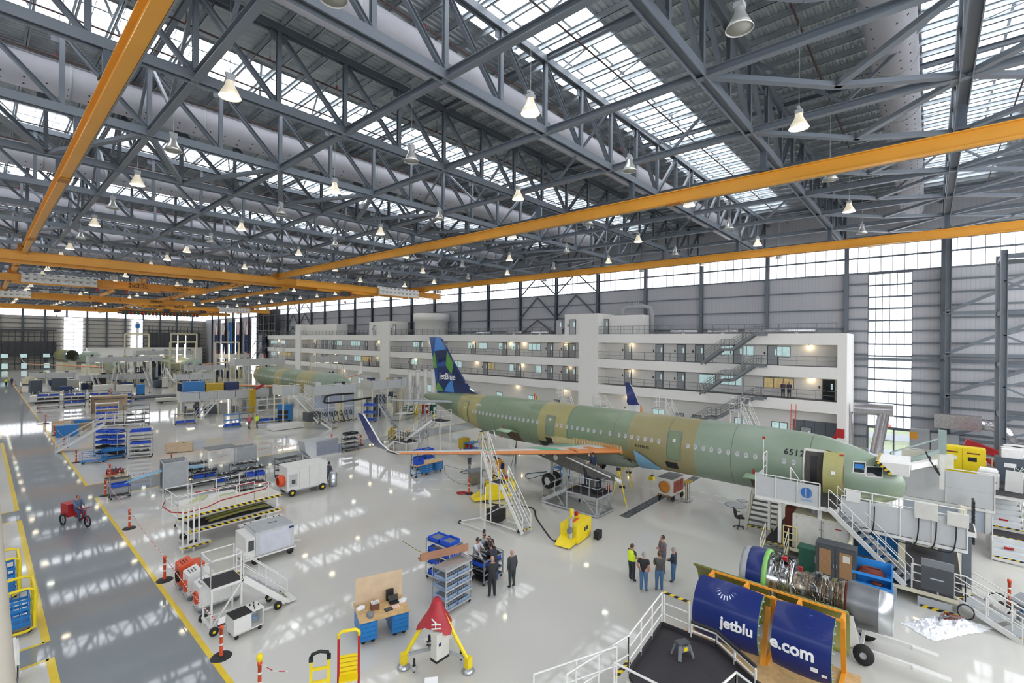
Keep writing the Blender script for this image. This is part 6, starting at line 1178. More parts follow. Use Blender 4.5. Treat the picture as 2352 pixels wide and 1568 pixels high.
# upper deck on the far side of the nose, with its panels
b = B(); b.bb(37.0, 42.0, -4.4, 1.2, ZD-.22, ZD-.02); b.build('upper_deck_frame', white, t); b = B(); b.bb(36.9, 42.0, -4.35, 1.15, ZD-.02, ZD); b.build('upper_deck', blackM, t)
sidepanel(36.9, 1.2, -2.75, ZD-.9, ZD+.95, 2, greyP); b = B(); b.bb(36.85, 36.89, -1.1, 1.2, ZD+1.05, ZD+1.9); b.build('side_panel', mat('panel_cream', 'dddccb', .5), t)
b = B(); rail(b, [(42, 1.2, ZD), (42, -4.4, ZD)], 1.1, .03, (.55,), 1.5); rail(b, [(42, 1.2, ZD), (37, 1.2, ZD)], 1.1, .03, (.55,), 1.5); rail(b, [(42, -4.4, ZD), (41.6, -4.4, ZD)], 1.1, .03, (.55,), 1); b.build('handrail', white, t)
b = B(); b.bb(37.0, 37.1, -2.7, 1.1, ZD-2.3, ZD-.95); b.build('lower_panel', mat('panel_bluegrey', 'b2bcc8', .4), t); b = B()
for k in range(13): b.bb(35.2, 36.2, -1.9, -1.8, .6+.18*k, .7+.18*k)
b.build('cable_chain', black, t)
# stairs
stair(t, (30.95, 7.4, .05), (33.3, 7.6, 1.5), 1.6, 7, cream, greyM)
stair(t, (27.2, 6.0, .05), (28.2, 6.0, .6), 1.1, 4, cream, greyM)
b = B(); b.bb(28.2, 29.8, 5.4, 6.6, .6, .62); b.build('landing', blackM, t)
b = B(); rail(b, [(28.25, 5.1, .6), (28.25, 5.7, .6)], 1.05, .03, (.35, .7), .5); b.build('handrail', mat('cream_rail', 'dccf8a', .5), t)
stair(t, (27.6, .6, .6), (28.35, 3.55, ZD), .95, 13, white, greyM, haz=False)
stair(t, (26.5, -3.0, .05), (27.7, -1.15, .6), 1.1, 3, white, greyL); b = B(); rail(b, [(27.15, .5, .6), (27.15, -1.2, .6)], 1.05, .03, (.35, .7), .8); rail(b, [(27.15, -1.2, .6), (26.1, -3.1, .1)], 1.05, .03, (.35, .7), .8); b.build('handrail', white, t)
# enclosure and interior bits under the gallery
b = B(); b.bb(28.3, 30.4, 2.9, 5.3, .6, 2.35, 0); b.bb(28.28, 28.3, 4.0, 4.03, .65, 2.3, 1); b.bb(28.26, 28.3, 2.95, 3.9, .62, 2.2, 0); b.box(28.26, 3.3, 2.0, .02, .3, .05, 2); b.bb(28.35, 30.35, 2.95, 5.25, 2.35, 2.38, 3); [b.box(28.27, y, z, .02, .03, .03, 4) for y in (5.1, 4.1, 3.95) for z in (.8, 1.3, 1.8, 2.2)]; b.build('enclosure', [offw, greyM, red, cream, greyD], t)
b = B(); b.bb(29.3, 29.4, .9, 2.6, .7, ZD-.3); b.build('blue_screen', blue, t); b = B(); b.bb(30.4, 31.6, 2.6, 5.0, .6, 2.0, 0); b.bb(31.8, 32.8, -.4, .6, 1.0, 2.1, 1); b.bb(30.6, 31.2, 5.4, 6.1, .6, 1.9, 2); b.build('equipment', [steelD, cream, brown], t)
b = B(); b.tube((29.0, 4.4, 2.38), (29.0, 4.4, 2.75), .16, 12); b.build('vent_stub', greyL, t); b = B(); b.bb(30.4, 31.0, 1.5, 2.6, .6, .62); [b.tube((31.6, .2+.7*k, ZD-.45), (31.6, .6+.7*k, ZD-.45), .04, 6) for k in range(3)]; b.build('under_lights', tubel, t)
b = B(); b.bb(28.17, 28.2, 5.4, 6.5, .44, .56); b.build('yellow_strip', hazard, t)
b = B(); b.bb(26.98, 27.1, -.85, .2, .75, 1.75, 0); b.bb(26.96, 26.98, -.55, -.1, 1.25, 1.3, 1); b.bb(26.98, 27.1, -.85, .2, 1.75, 2.05, 2); b.build('black_cabinet', [greyD, greyL, greyM], t)
b = B(); b.bb(26.7, 27.1, 1.0, 1.5, .0, .45); b.bb(26.9, 26.95, -.8, .3, .0, .4); b.build('grey_box', [greyL], t); b = B(); b.bb(26.85, 26.9, -1.0, .2, .0, .1); b.build('hazard_strip', hazard, t)
hosecoil(t, 26.8, -1.2, .32, .25, black, 3); hosecoil(t, 27.9, -2.2, .55, .38, black, 5)
# wide stairs at the far right
t2 = T('access_stairs', (0, 0, 0), 0, 'broad white stairs with pale blue treads rising to the upper right deck', 'stairs'); wst = mat('tread_pale', 'c9d4e0', .4)
stair(t2, (35.2, -3.2, .05), (36.6, -3.3, .95), 1.3, 4, white, wst, closed=True); b = B(); b.bb(36.6, 37.8, -3.95, -2.65, .85, .97); b.build('landing', blackM, t2); stair(t2, (37.8, -3.3, .95), (41.5, -3.35, ZD), 1.3, 10, white, wst, closed=True)
for q, (x, z) in enumerate(((35.9, .55), (38.4, 1.35))): b = B(); b.box(x-.1, -3.2, z, .02, .35, .12); b.build('red_plate', red, t2)
# white pipes with coloured bins far right
def wbin(x, y, m, lab, name='waste_bin', s=1., z=0):
    t_ = T(name, (x, y, z), 0, lab, 'bin'); b = B(); b.prism([(-.28*s, -.28*s), (.28*s, -.28*s), (.28*s, .28*s), (-.28*s, .28*s)], .08, .95*s); b.box(0, 0, .95*s, .62*s, .66*s, .08*s); b.box(0, .3*s, 1.0*s, .5*s, .05, .05); b.build('body', m, t_); b = B(); b.box(0, -.3*s, .45*s, .3*s, .02, .3*s); b.build('label_plate', paper, t_); [caster(t_, x_, .25*s, .08*s, fork=False) for x_ in (-.25*s, .25*s)]; return t_
def chute(x, y, h, mb, lab): 
    t_ = T('waste_chute', (x, y, 1.35), 0, lab, 'chute'); b = B(); r_ = .3 if h > 4 else .42; b.tube((0, 0, 0), (0, 0, h), r_, 14); b.tube((0, 0, h), (0, 0, h+.4), r_, 14, 0, r_*1.6); b.build('tube', white, t_)
for q, (dx, m_, nm) in enumerate(((0, green, 'green'), (.95, yellow, 'yellow'), (1.9, red, 'red'), (2.85, green, 'second green'))):
    p = at(941, 951); wbin(p.x+dx, p.y-.7*dx, m_, nm+' wheeled bin under a white chute pipe beside the second dock', s=1.35); chute(p.x+dx, p.y-.7*dx, 5.0, m_, 'white upright chute pipe above the %s bin' % nm)
for dx in (0, .9): wbin(43.0+dx, -4.1-dx*.2, green, 'teal bin under a %s white chute pipe at the right edge' % ('near' if dx == 0 else 'far'), s=1.); chute(43.0+dx, -4.1-dx*.2, 3.1, green, '%s thick white chute pipe at the right edge beside the stairs' % ('near' if dx == 0 else 'far'))
# things on the upper deck
t = T('safety_cabinet', (41.2, -1.6, ZD), 0, 'yellow two-door safety cabinet on the upper right deck', 'cabinet'); b = B(); b.bb(-.4, .4, -1.05, 1.05, .1, 1.75); b.bb(-.35, .35, -1.0, -.8, 0, .1); b.bb(-.35, .35, .8, 1.0, 0, .1); b.build('body', yellow, t)
for s_ in (-1, 1): b = B(); b.bb(-.43, -.4, min(.02*s_, 1.0*s_), max(.02*s_, 1.0*s_), .15, 1.7); b.bb(-.44, -.43, min(.2*s_, .8*s_), max(.2*s_, .8*s_), 1.4, 1.48, 1); b.bb(-.45, -.43, min(.25*s_, .65*s_), max(.25*s_, .65*s_), .95, 1.2, 2 if s_ > 0 else 3); b.build('door', [yellow, brown, paper, black], t)
t = T('locker', (41.0, -3.6, ZD), 0, 'dark grey metal locker beside the yellow cabinet', 'locker'); b = B(); b.bb(-.4, .4, -.7, .55, 0, 1.45); b.bb(-.42, -.4, -.3, .2, .9, 1.15, 1); b.build('body', [steelD, paper], t); b = B(); b.bb(-.3, .1, -.6, .3, 1.45, 1.95); b.build('white_carton', paper, t)
t = T('printer', (38.6, -2.6, ZD), -.1, 'white office printer piled with papers on the upper deck', 'printer'); b = B(); b.box(0, 0, 0, .9, .9, .75, 0); b.box(-.3, 0, .35, .3, .7, .06, 1); b.box(0, 0, .75, .8, .8, .2, 0); b.box(.1, 0, .95, .7, .7, .08, 2); b.build('body', [white, black, paper], t)
t = T('document_stand', (38.2, -3.6, ZD), -.3, 'open stack of dark framed panels beside the printer', 'panel stack'); b = B(); [b.box(.12*k, 0, 0, .05, .7, 1.15-.1*k, k % 2, ry=.15) for k in range(5)]; b.build('panels', [white, steelD], t)
t = T('potted_cables', (40.6, -4.1, ZD), 0, 'tangle of green and white cables hanging on the deck end rail', 'cable bundle'); b = B(); [b.path([(0, .3*cos(k), 1.0), (-.1, .25*cos(k*1.7), .6), (-.15, .3*sin(k*2.1), .1)], .02, 5, k % 2) for k in range(10)]; b.build('cables', [white, green], t)
t = T('swing_arm', (36.2, -.6, ZD), 0, 'grey-green jib arm with looped black cable above the nose dock', 'jib arm'); b = B(); b.beam((0, 0, 0), (0, 0, 2.9), .22, .22, 1); b.beam((0, 0, 2.0), (0, 0, 3.3), .35, .35); b.beam((0, 0, 2.2), (-1.6, 2.0, 1.3), .12, .2); b.beam((0, 0, 2.9), (-1.8, 2.2, 2.0), .06, .06); b.beam((-1.6, 2.0, 1.3), (-1.8, 2.2, 2.0), .06, .06); b.build('arm', [mat('arm_green', '8fa19c', .45), white], t); b = B(); b.path([(-.2+.5*cos(a)-.5, .3*sin(a)+.4, 1.5+.6*sin(a)) for a in [k*.4 for k in range(26)]], .035, 6); b.build('looped_cable', black, t)
t = T('nose_shroud', (0, 0, 0), 0, 'white hazard-edged box covering the jet nose windshield', 'shroud'); b = B(); b.prism([(.7, 4.6), (1.4, 4.6), (1.95, 5.15), (.7, 5.22)], 30.9, 33.3, 'x'); b.beam((33.0, .8, 4.7), (36.2, -.3, 4.6), .3, .3); b.build('box', white, t); bb_ = b
b = B(); b.beam((30.88, 1.42, 4.62), (30.88, 1.97, 5.17), .04, .14); b.beam((30.9, 1.99, 5.15), (33.3, 1.99, 5.15), .1, .1); b.build('hazard_edge', hazard, t)
t = T('grey_cabinet', (WX-2.4, -.2, 0), 0, 'grey electrical cabinets with an orange corner by the wall column', 'cabinet'); b = B(); b.bb(-.3, .3, -2, 0, 0, 2.6); b.bb(-.32, .3, .1, 1.6, 0, 2.9); b.bb(-.34, -.3, 1.0, 1.6, 1.9, 2.6, 1); b.build('body', [greyL, orange], t)
t = T('red_machine', (52, -4.4, 0), 0, 'red machine with sloping arms behind the yellow safety cabinet', 'machine'); b = B(); b.bb(-1, 1, -2.5, 2.5, .5, 1.8); b.beam((0, -2.5, 1.8), (0, 2.2, 3.6), .5, .5); b.beam((0, 0, 1.8), (0, 2.6, 3.2), .3, .3); b.build('body', red, t)
t = T('red_lift', (55, 7.4, 0), 0, 'red boom lift standing behind the jet nose', 'lift'); b = B(); b.box(0, 0, .5, 2.4, 1.2, 1.2); b.beam((0, 0, 1.7), (0, -1.6, 4.0), .4, .5); b.beam((0, .8, 1.5), (0, 1.6, 3.3), .3, .35); b.box(0, -1.7, 3.2, .9, 1., 1.2); b.build('body', red, t); t.scale = (.62, .62, .7); [b_ for b_ in [caster(t, x, y, .35) for x in (-.9, .9) for y in (-.5, .5)]]
t = T('white_winglet_plane_stand', (54, 11.5, 0), 0, '', 'x'); bpy.data.objects.remove(t)
p = onX(1823, 960, 57); t = T('orange_ladder', (57, p.y, 0), 0, 'orange extension ladder standing against the white office front', 'ladder'); b = B(); [b.beam((-.6, y, 0), (-.05, y, 4.9), .07, .05) for y in (-.22, .22)]; [b.beam((-.6+.55*k/16, -.22, 4.9*k/16), (-.6+.55*k/16, .22, 4.9*k/16), .03, .03) for k in range(1, 16)]; b.build('rails', ored, t)
def railsteps(x, y, rz, h, lab, L=2.6, w_=1.2):
    t_ = T('mobile_steps', (x, y, 0), rz, lab, 'mobile steps'); platform(t_, 0, 1.4, -w_/2, w_/2, h, greyL, white, .1, True, .06); stair(t_, (-L, 0, .05), (0, 0, h), w_*.8, None, white, greyL); b = B(); rail(b, [(0, w_/2, h), (1.4, w_/2, h), (1.4, -w_/2, h), (0, -w_/2, h)], 1.1, .03, (.55,), .7); b.build('handrail', white, t_); return t_
p = onX(1300, 890, 46); railsteps(46, p.y, 1.2, 4.6, 'white railed steps with a dark deck seen above the rear fuselage'); p = onX(1392, 900, 47); railsteps(47, p.y, 2.2, 4.0, 'white steps with hooped rails seen above the mid fuselage', 2.6, 1.6); p = onX(1536, 900, 46); railsteps(46, p.y, 1.4, 4.6, 'white steps with tall hoop rails beside the second winglet'); p = onX(1712, 920, 45); railsteps(45, p.y, 1.0, 5.2, 'tall white steps seen above the front fuselage below the office stairs', 3.4, 1.0)
p = onX(1232, 900, 52); t = T('lift_ladder', (52, p.y, 0), 0, 'yellow and red ladder lift seen above the rear fuselage', 'lift'); b = B(); b.beam((0, -.3, 0), (0, -.3, 3.6), .1, .1); b.beam((0, .3, 0), (0, .3, 3.9), .1, .1, 1); [b.beam((0, -.3, .4+.4*k), (0, .3, .4+.4*k), .04, .04, 0) for k in range(8)]; b.build('mast', [yellow, ored], t)
p = at(2196, 1415); t = T('plastic_sheet', (25.6, -.55, 0), -.6, 'crumpled heap of white translucent plastic film on the bright floor', 'plastic film')
b = B(); N_ = 26; rn = random.Random(5); vs = []
for i in range(N_):
    for j in range(14):
        x = -1.5+3.0*i/(N_-1); y = -.6+1.2*j/13; e = max(0, 1-(x/1.5)**2)*max(0, 1-(y/.6)**2); vs.append((x+rn.uniform(-.05, .05), y+rn.uniform(-.05, .05), .01+e*(.12+.26*rn.random())))
b.add(vs, [(i*14+j, (i+1)*14+j, (i+1)*14+j+1, i*14+j+1) for i in range(N_-1) for j in range(13)], 0, False); b.build('film', film, t); b = B(); [b.path([(.1*k-.3, .1*sin(k), .3), (.2, .2*cos(k), .45), (.3+.08*k, -.1, .3)], .03, 5, k % 2) for k in range(8)]; b.build('hoses', [greyM, brown], t)
b = B(); vs = []
for i in range(16):
    for j in range(2): vs.append((.9+1.6*i/15, -.35-.6*i/15+.38*j, .02+.03*sin(i*1.3)))
b.add(vs, [(2*i, 2*i+2, 2*i+3, 2*i+1) for i in range(15)], 0, False); b.build('bubble_sheet', paper, t)
wbin(27.3, 4.45, green, 'dark green wheeled bin with white symbol between the engine and the dock', s=1.15)
t = T('metal_cabinet', (26.4, 3.15, 0), -HP, 'dark grey two-door cabinet with perforated brown panels on wheels', 'cabinet'); b = B(); b.box(0, 0, .22, 1.55, .7, 1.75); b.build('body', greyD, t)
for s_ in (-1, 1): b = B(); b.box(s_*.39, -.36, .26, .72, .03, 1.65, 0); b.box(s_*.39, -.385, .6, .46, .02, 1.15, 1); b.box(s_*.39, -.39, .3, .4, .02, .24, 2); b.box(-.06*s_, -.4, 1.0, .03, .04, .14, 3); (b.box(.42, -.4, 1.35, .26, .01, .3, 2) if s_ > 0 else None); b.build('door', [greyD, stripes('perforated_brown', 'a8835c', '7c5c3c', 14, 0, 14), offw, alu], t)
[caster(t, x, y, .09) for x in (-.68, .68) for y in (-.25, .25)]
t = T('hose_shelf', (26.35, 1.85, 0), -HP+.05, 'bright blue open shelf trolley holding coiled red-brown hose', 'shelf trolley'); b = B(); blueS = mat('shelf_blue', '2a86d6', .4)
for s_ in (-1, 1): b.box(s_*.72, 0, .02, .05, .6, 1.55)
b.box(0, .28, .02, 1.45, .04, 1.55); b.build('frame', blueS, t); [(lambda b: (b.box(0, 0, z, 1.42, .58, .04), b.box(0, -.29, z, 1.42, .03, .12), b.build('shelf', blueS, t)))(B()) for z in (.1, .55, 1.0)]
b = B(); [b.path([(.5*cos(a)*(1-.05*k), .2*sin(a)*(1-.05*k), 1.07+.035*k) for a in [2*pi*i/22 for i in range(23)]], .03, 5) for k in range(7)]; tag(b.build('hose_coil', brown, loc=W((26.35, 1.85, 0), -HP+.05, 0, 0), rz=-HP+.05), 'coil of red-brown hose on the blue shelf trolley top shelf', 'hose')
b = B(); [b.path([(.2+.2*cos(a), .1*sin(a), .64+.03*k) for a in [2*pi*i/12 for i in range(13)]], .025, 5) for k in range(3)]; tag(b.build('hose_coil', brown, loc=W((26.35, 1.85, 0), -HP+.05, 0, 0), rz=-HP+.05), 'small hose coil on the middle shelf of the blue trolley', 'hose')
t = T('control_table', (27.9, -3.0, 0), -.4, 'tilted grey control table with round blue gauges and cables', 'control table'); b = B(); b.box(0, 0, .95, 1.1, .7, .05, 0, rx=.25); b.box(0, .1, .0, .9, .1, .9, 0); b.box(0, -.25, 0, 1.2, .9, .04, 0); b.build('table', greyM, t); b = B(); [b.lathe([(0, 0), (.13, 0), (.13, .03), (0, .03)], (x, 0, .7), 'y', 14) for x in (-.2, .2)]; b.build('gauge', blueS, t); b = B(); [b.path([(-.4+.1*k, -.1, .6), (-.3+.1*k, -.5, .1), (.3, -.7-.06*k, .05), (.5, -.1, .3)], .02, 5) for k in range(5)]; b.build('cables', blueD, t)
# ================================================================ engine on its stand
EX, EZ = 21.4, 1.65
t = T('jet_engine', (EX, 5.75, 0), pi+.02, 'bare jet engine with blue intake ring and silver nozzle on a stand', 'jet engine')   # local y runs from intake back toward the nozzle
b = B(); b.lathe([(.82, .55), (.86, .2), (.92, .05), (1.0, .0), (1.06, .12), (1.09, .3)], (0, 0, EZ), 'y', 40); b.build('intake_lip', greyL, t)
b = B(); b.lathe([(1.09, .3), (1.12, .6), (1.12, .95)], (0, 0, EZ), 'y', 40); b.lathe([(.82, .55), (.82, .95)], (0, 0, EZ), 'y', 30); b.build('intake_cowl', navy, t); b = B(); b.lathe([(1.13, .95), (1.15, .97), (1.15, 1.12), (1.0, 1.14)], (0, 0, EZ), 'y', 40); b.build('green_ring', mat('ring_green', '7ab35c', .45), t)
b = B(); b.lathe([(0, .9), (.3, .7), (.0, .4)], (0, 0, EZ), 'y', 20); [b.beam((.15*cos(a), .75, EZ+.15*sin(a)), (.8*cos(a+.3), .8, EZ+.8*sin(a+.3)), .02, .16, 1) for a in [2*pi*k/22 for k in range(22)]]; b.build('fan', [greyD, steelD], t)
b = B(); b.lathe([(.98, 1.14), (.98, 1.3), (.95, 1.35), (.95, 1.9), (.99, 1.95), (.99, 2.1), (.9, 2.15), (.6, 2.2)], (0, 0, EZ), 'y', 40); b.build('fan_case', chrome, t)
b = B(); b.lathe([(.6, 2.2), (.55, 2.4), (.45, 2.6), (.46, 3.0), (.55, 3.05), (.55, 3.4), (.6, 3.45), (.62, 3.9), (.7, 3.95), (.7, 4.0)], (0, 0, EZ), 'y', 32); [b.lathe([(r_, y), (r_+.04, y), (r_+.04, y+.03), (r_, y+.03)], (0, 0, EZ), 'y', 32) for r_, y in ((.47, 2.75), (.48, 2.9), (.56, 3.15), (.56, 3.3), (.62, 3.6), (.62, 3.75))]; b.build('core', mat('core_metal', '9a8f80', .3, .9, var=.3, scale=7), t)
rn = random.Random(11); mm = [mat('pipe_bronze', '7d6a50', .35, .8), chrome, greyD]
for grp in range(9):
    b = B()
    for k in range(12):
        front = k % 2 == 0; y0_ = rn.uniform(1.2, 2.0) if front else rn.uniform(2.3, 3.6); r_ = (1.02 if front else .66)+rn.uniform(0, .06); a0 = rn.uniform(-.4, 3.5); pts = []; a = a0
        for q in range(7): pts.append((-r_*cos(a), y0_, EZ+r_*sin(a))); (y0_, a) = (y0_+rn.choice((0, .12, .0, .2)), a+rn.choice((.0, .25, .12))) if q % 2 else (y0_, a+.18)
        b.path(pts, rn.uniform(.007, .02), 5, k % 3)
    b.build('pipework', mm, t)
for k in range(26):
    b = B(); a = rn.uniform(0, 3.4); y_ = rn.uniform(1.25, 2.0) if k % 2 else rn.uniform(2.4, 3.7); r_ = .98 if k % 2 else .62; b.box(-r_*cos(a), y_, EZ+r_*sin(a), rn.uniform(.08, .2), rn.uniform(.08, .25), rn.uniform(.06, .14), k % 3, ry=-a); b.build('accessory', [greyM, chrome, blackM], t)
b = B(); b.box(.2, 1.75, EZ+1.0, .2, .2, .12); b.box(.1, 2.35, EZ+.7, .15, .15, .15); b.build('red_cap', red, t)
b = B(); b.lathe([(.66, 4.0), (.72, 4.05), (.78, 4.1)], (0, 0, EZ), 'y', 36); b.build('copper_flange', brown, t); b = B(); b.lathe([(.78, 4.1), (.79, 4.3), (.78, 4.35), (.75, 5.15)], (0, 0, EZ), 'y', 40); b.build('nozzle', mat('nozzle_steel', '77797c', .36, .85, var=.08), t); b = B(); b.lathe([(.752, 5.15), (.7, 5.6), (.68, 5.6), (.72, 5.15), (.72, 4.3)], (0, 0, EZ), 'y', 40); b.build('nozzle_tip', alu, t)
b = B(); b.lathe([(.55, 4.2), (.4, 4.8), (0, 5.4)], (0, 0, EZ), 'y', 24); b.build('plug_cone', greyM, t)
t = T('engine_stand', (EX, 5.75, 0), pi+.02, 'long white wheeled cradle frame carrying the jet engine', 'engine stand'); b = B(); [b.beam((x, .2, .42), (x, 6.2, .42), .12, .16) for x in (-.75, .75)]; [b.beam((-.75, y, .42), (.75, y, .42), .12, .16) for y in (.6, 2.3, 4.6)]; [b.prism([(y-.3, .5), (y+.3, .5), (y+.05, EZ-.1), (y-.05, EZ-.1)], x-.05, x+.05, 'x') for x in (-.95, .95) for y in (1.4, 4.3)]; b.beam((.75, 6.2, .42), (.75, 7.3, .38), .3, .1); b.beam((-.75, 6.2, .42), (-.75, 7.0, .38), .25, .1); b.beam((0, .2, .4), (0, -2.4, .25), .1, .1); b.beam((.75, .2, .42), (0, -.8, .35), .1, .1); b.beam((-.75, .2, .42), (0, -.8, .35), .1, .1); b.build('frame', white, t)
for x in (-1.0, 1.0):
    for y in (.6, 4.7): b = B(); b.lathe([(.12, -.1), (.33, -.1), (.36, 0), (.33, .1), (.12, .1)], (x, y, .36), 'x', 22); b.lathe([(0, -.06), (.13, -.08)], (x, y, .36), 'x', 12, 1); b.lathe([(0, .06), (.13, .08)], (x, y, .36), 'x', 12, 1); b.build('wheel', [tyre, greyL], t)
b = B(); b.quad((.96, 3.4, .9), (.9, 4.25, 1.6), (.98, 4.3, .6), (.96, 3.9, .6)); b.build('grey_cloth', mat('cloth_grey', '5b5d60', .8), t)
for nm_ in ('jet_engine', 'engine_stand'):
    bpy.data.objects[nm_].scale = (.9, .87, 1)
# ================================================================ nacelle cowls on the orange cradle
t = T('cowl_cradle', (18.3, 4.3, 0), 0, 'orange steel cradle holding two navy engine cowl halves', 'cradle'); b = B(); y0_, y1_ = 2.6, -2.9
b.bb(-1.5, 1.1, -2.7, 2.6, .18, .24, 1); [b.beam((x, -2.7, .14), (x, 2.6, .14), .12, .12) for x in (-1.4, 1.0)]
for y in (-2.25, -.2, 1.9): b.beam((.9, y, .2), (.5, y, 2.2), .14, .14); b.beam((-.4, y, .25), (.9, y, .25), .12, .12)
b.beam((-.45, -.1, .2), (.3, -.1, 1.9), .14, .14)
b.beam((.36, -2.3, 2.22), (.36, 2.0, 2.22), .06, .06); b.beam((.8, -2.3, 2.3), (.8, 2.0, 2.3), .06, .06); [b.box(.58, y, 1.95, .45, .1, .36) for y in (-2.25, -1.0, .7, 1.95)]; b.build('frame', [mat('cradle_orange', 'e0962a', .45), woodD], t)
def cowl(ya, yb, txt, ty, lab, size, flip=0):
    c = T('engine_cowl', (18.6, 4.3, 0), 0, lab, 'engine cowl'); n = 22; a0, a1 = RAD(98), RAD(226); zc = 1.24; R_ = 1.1
    def P(y, a, off=0.):
        bulge = .06*sin(pi*min(1, max(0, (y-ya)/(yb-ya)))); r_ = R_+bulge+off; return Vector((r_*cos(a)*.95, y, zc+r_*sin(a)*1.0))
    b = B(); ny = 8
    b.add([P(ya+(yb-ya)*i/ny, a0+(a1-a0)*k/n) for i in range(ny+1) for k in range(n+1)], [(i*(n+1)+k, i*(n+1)+k+1, (i+1)*(n+1)+k+1, (i+1)*(n+1)+k) for i in range(ny) for k in range(n)], 0, True); osk = b.build('outer_skin', navy, c)
    b = B(); b.add([P(ya+(yb-ya)*i/ny, a0+(a1-a0)*k/n, -.14) for i in range(ny+1) for k in range(n+1)], [(i*(n+1)+k, (i+1)*(n+1)+k, (i+1)*(n+1)+k+1, i*(n+1)+k+1) for i in range(ny) for k in range(n)], 0, True)
    for yy in (ya, yb): b.add([P(yy, a0+(a1-a0)*k/n, o) for k in range(n+1) for o in (-.14, 0)], [(2*k, 2*k+1, 2*k+3, 2*k+2) for k in range(n)], 1)
    for aa in (a0, a1): b.add([P(ya+(yb-ya)*i/ny, aa, o) for i in range(ny+1) for o in (-.14, 0)], [(2*k, 2*k+1, 2*k+3, 2*k+2) for k in range(ny)], 1)
    b.build('inner_liner', [oliveP, greenP], c)
    def f(u_, v_, d): a = ta-v_/R_*-1.; return P(ty-u_, RAD(163)-v_/R_, .006+d)
    def g(u_, v_, d): return P(ty-u_, RAD(175)-v_/R_, .008+d)
    text(txt, size, g, paper, 'lettering', osk, bold=.016, cuts=12)
    b = B(); [b.tube(P(yb if flip else ya, RAD(112+16*k), -.07), P(yb if flip else ya, RAD(112+16*k), -.07)+Vector((0, .06 if flip else -.06, 0)), .04, 6) for k in range(7)]; b.build('latches', alu, c)
    return osk, P
c1, Pc = cowl(.0, 2.2, 'jetblu', .66, 'navy engine cowl half lettered jetblu on the orange cradle', .47)
c2, Pd = cowl(-2.1, -.42, 'e.com', -1.02, 'navy engine cowl half lettered e.com at the near end of the cradle', .52)
# small white winged emblem near the top edge and decals
b = B()
for k in range(9):
    a = -1.4+2.8*k/8; q = [Pc(1.15+.22*sin(a)+o, RAD(118)+.16*cos(a)*1.4, .01) for o in (-.018, .018)]+[Pc(1.15+.34*sin(a)+o, RAD(118)+.26*cos(a)*1.4, .01) for o in (.022, -.022)]; b.add(q, [(0, 1, 2, 3)], 0)
b.build('emblem', mat('emblem_white', 'c9d4ee', .4), c1)
b = B(); b.add([Pd(-1.75, RAD(200), .01), Pd(-1.55, RAD(200), .01), Pd(-1.55, RAD(192), .01), Pd(-1.75, RAD(192), .01)], [(0, 1, 2, 3)], 0); b.add([Pd(-1.98, RAD(206), .01), Pd(-1.84, RAD(206), .01), Pd(-1.84, RAD(200), .01), Pd(-1.98, RAD(200), .01)], [(0, 1, 2, 3)], 0); b.add([Pd(-1.93, RAD(218), .01), Pd(-1.91, RAD(218), .01), Pd(-1.91, RAD(200), .01), Pd(-1.93, RAD(200), .01)], [(0, 1, 2, 3)], 1); b.build('decals', [paper, red], c2)
# inner halves leaning on the far side of the cradle
c = T('engine_cowl', (18.9, 4.3, 0), 0, 'far curved cowl shells in green primer behind the navy cowls', 'engine cowl'); b = B(); n = 14
for ya, yb in ((.2, 2.9), (-2.3, -.1)):
    b.add([(.3+.95*cos(a), y, 1.15+1.0*sin(a)) for y in (ya, yb) for a in [RAD(-40+110*k/n) for k in range(n+1)]], [(k, k+1, n+2+k, n+1+k) for k in range(n)], 0, True)
o = b.build('shell', [oliveP], c); md = o.modifiers.new('s', 'SOLIDIFY'); md.thickness = .1
# ================================================================ railed platform in the near right corner
ZP = 1.5; t = T('observation_platform', (0, 0, 0), 0, 'dark-floored white railed platform in the near corner with padded rails', 'platform')
A1, A2, A3, A4 = at(1520, 1435, ZP), at(1444, 1545, ZP), at(1645, 1485, ZP), at(1735, 1570, ZP)
pl = [(A1.x, A1.y), (A3.x, A3.y), (A4.x, A4.y), (A4.x-.6, A4.y-2.0), (A2.x-1.9, A2.y-2.2), (A2.x, A2.y)]
b = B(); b.prism(pl[::-1], ZP-.15, ZP-.01); b.build('deck', blackM, t); b = B()
for p_, q_ in zip(pl[:3], pl[1:4]): b.beam((*p_, ZP+.05), (*q_, ZP+.05), .05, .14)
b.beam((*pl[0], ZP+.05), (*pl[5], ZP+.05), .05, .14); b.build('kick_plate', blackM, t)
for x, y in pl: b = B(); b.beam((x*.995, y*.995, 0), (x*.995, y*.995, ZP-.15), .1, .1); b.build('leg', white, t)
def V(p, z=ZP): return Vector((p[0], p[1], z))
b = B(); rail(b, [V(pl[0]), V(pl[5])], 1.12, .028, (.38, .76), .9); b.build('handrail', white, t); b = B(); q_ = V(pl[0]).lerp(V(pl[1]), .52); rail(b, [V(pl[0])+Vector((.05, -.05, 0)), q_], 1.12, .028, (.38, .76), 1.3); b.build('handrail', white, t); b = B(); b.tube(V(pl[0])+Vector((.05, -.05, 1.12)), q_+Vector((0, 0, 1.12)), .045, 8); b.build('rail_padding', hazard, t)
q0 = V(pl[0]).lerp(V(pl[1]), .56); b = B(); rail(b, [q0, V(pl[1]), V(pl[2])], .42, .035, (.2,), .95); b.build('low_rail', white, t); b = B(); b.tube(q0+Vector((0, 0, .5)), V(pl[1])+Vector((0, 0, .5)), .05, 8); b.tube(V(pl[1])+Vector((0, 0, .5)), V(pl[2])+Vector((0, 0, .5)), .05, 8); b.build('rail_padding', mat('padding_black', '24231f', .7), t)
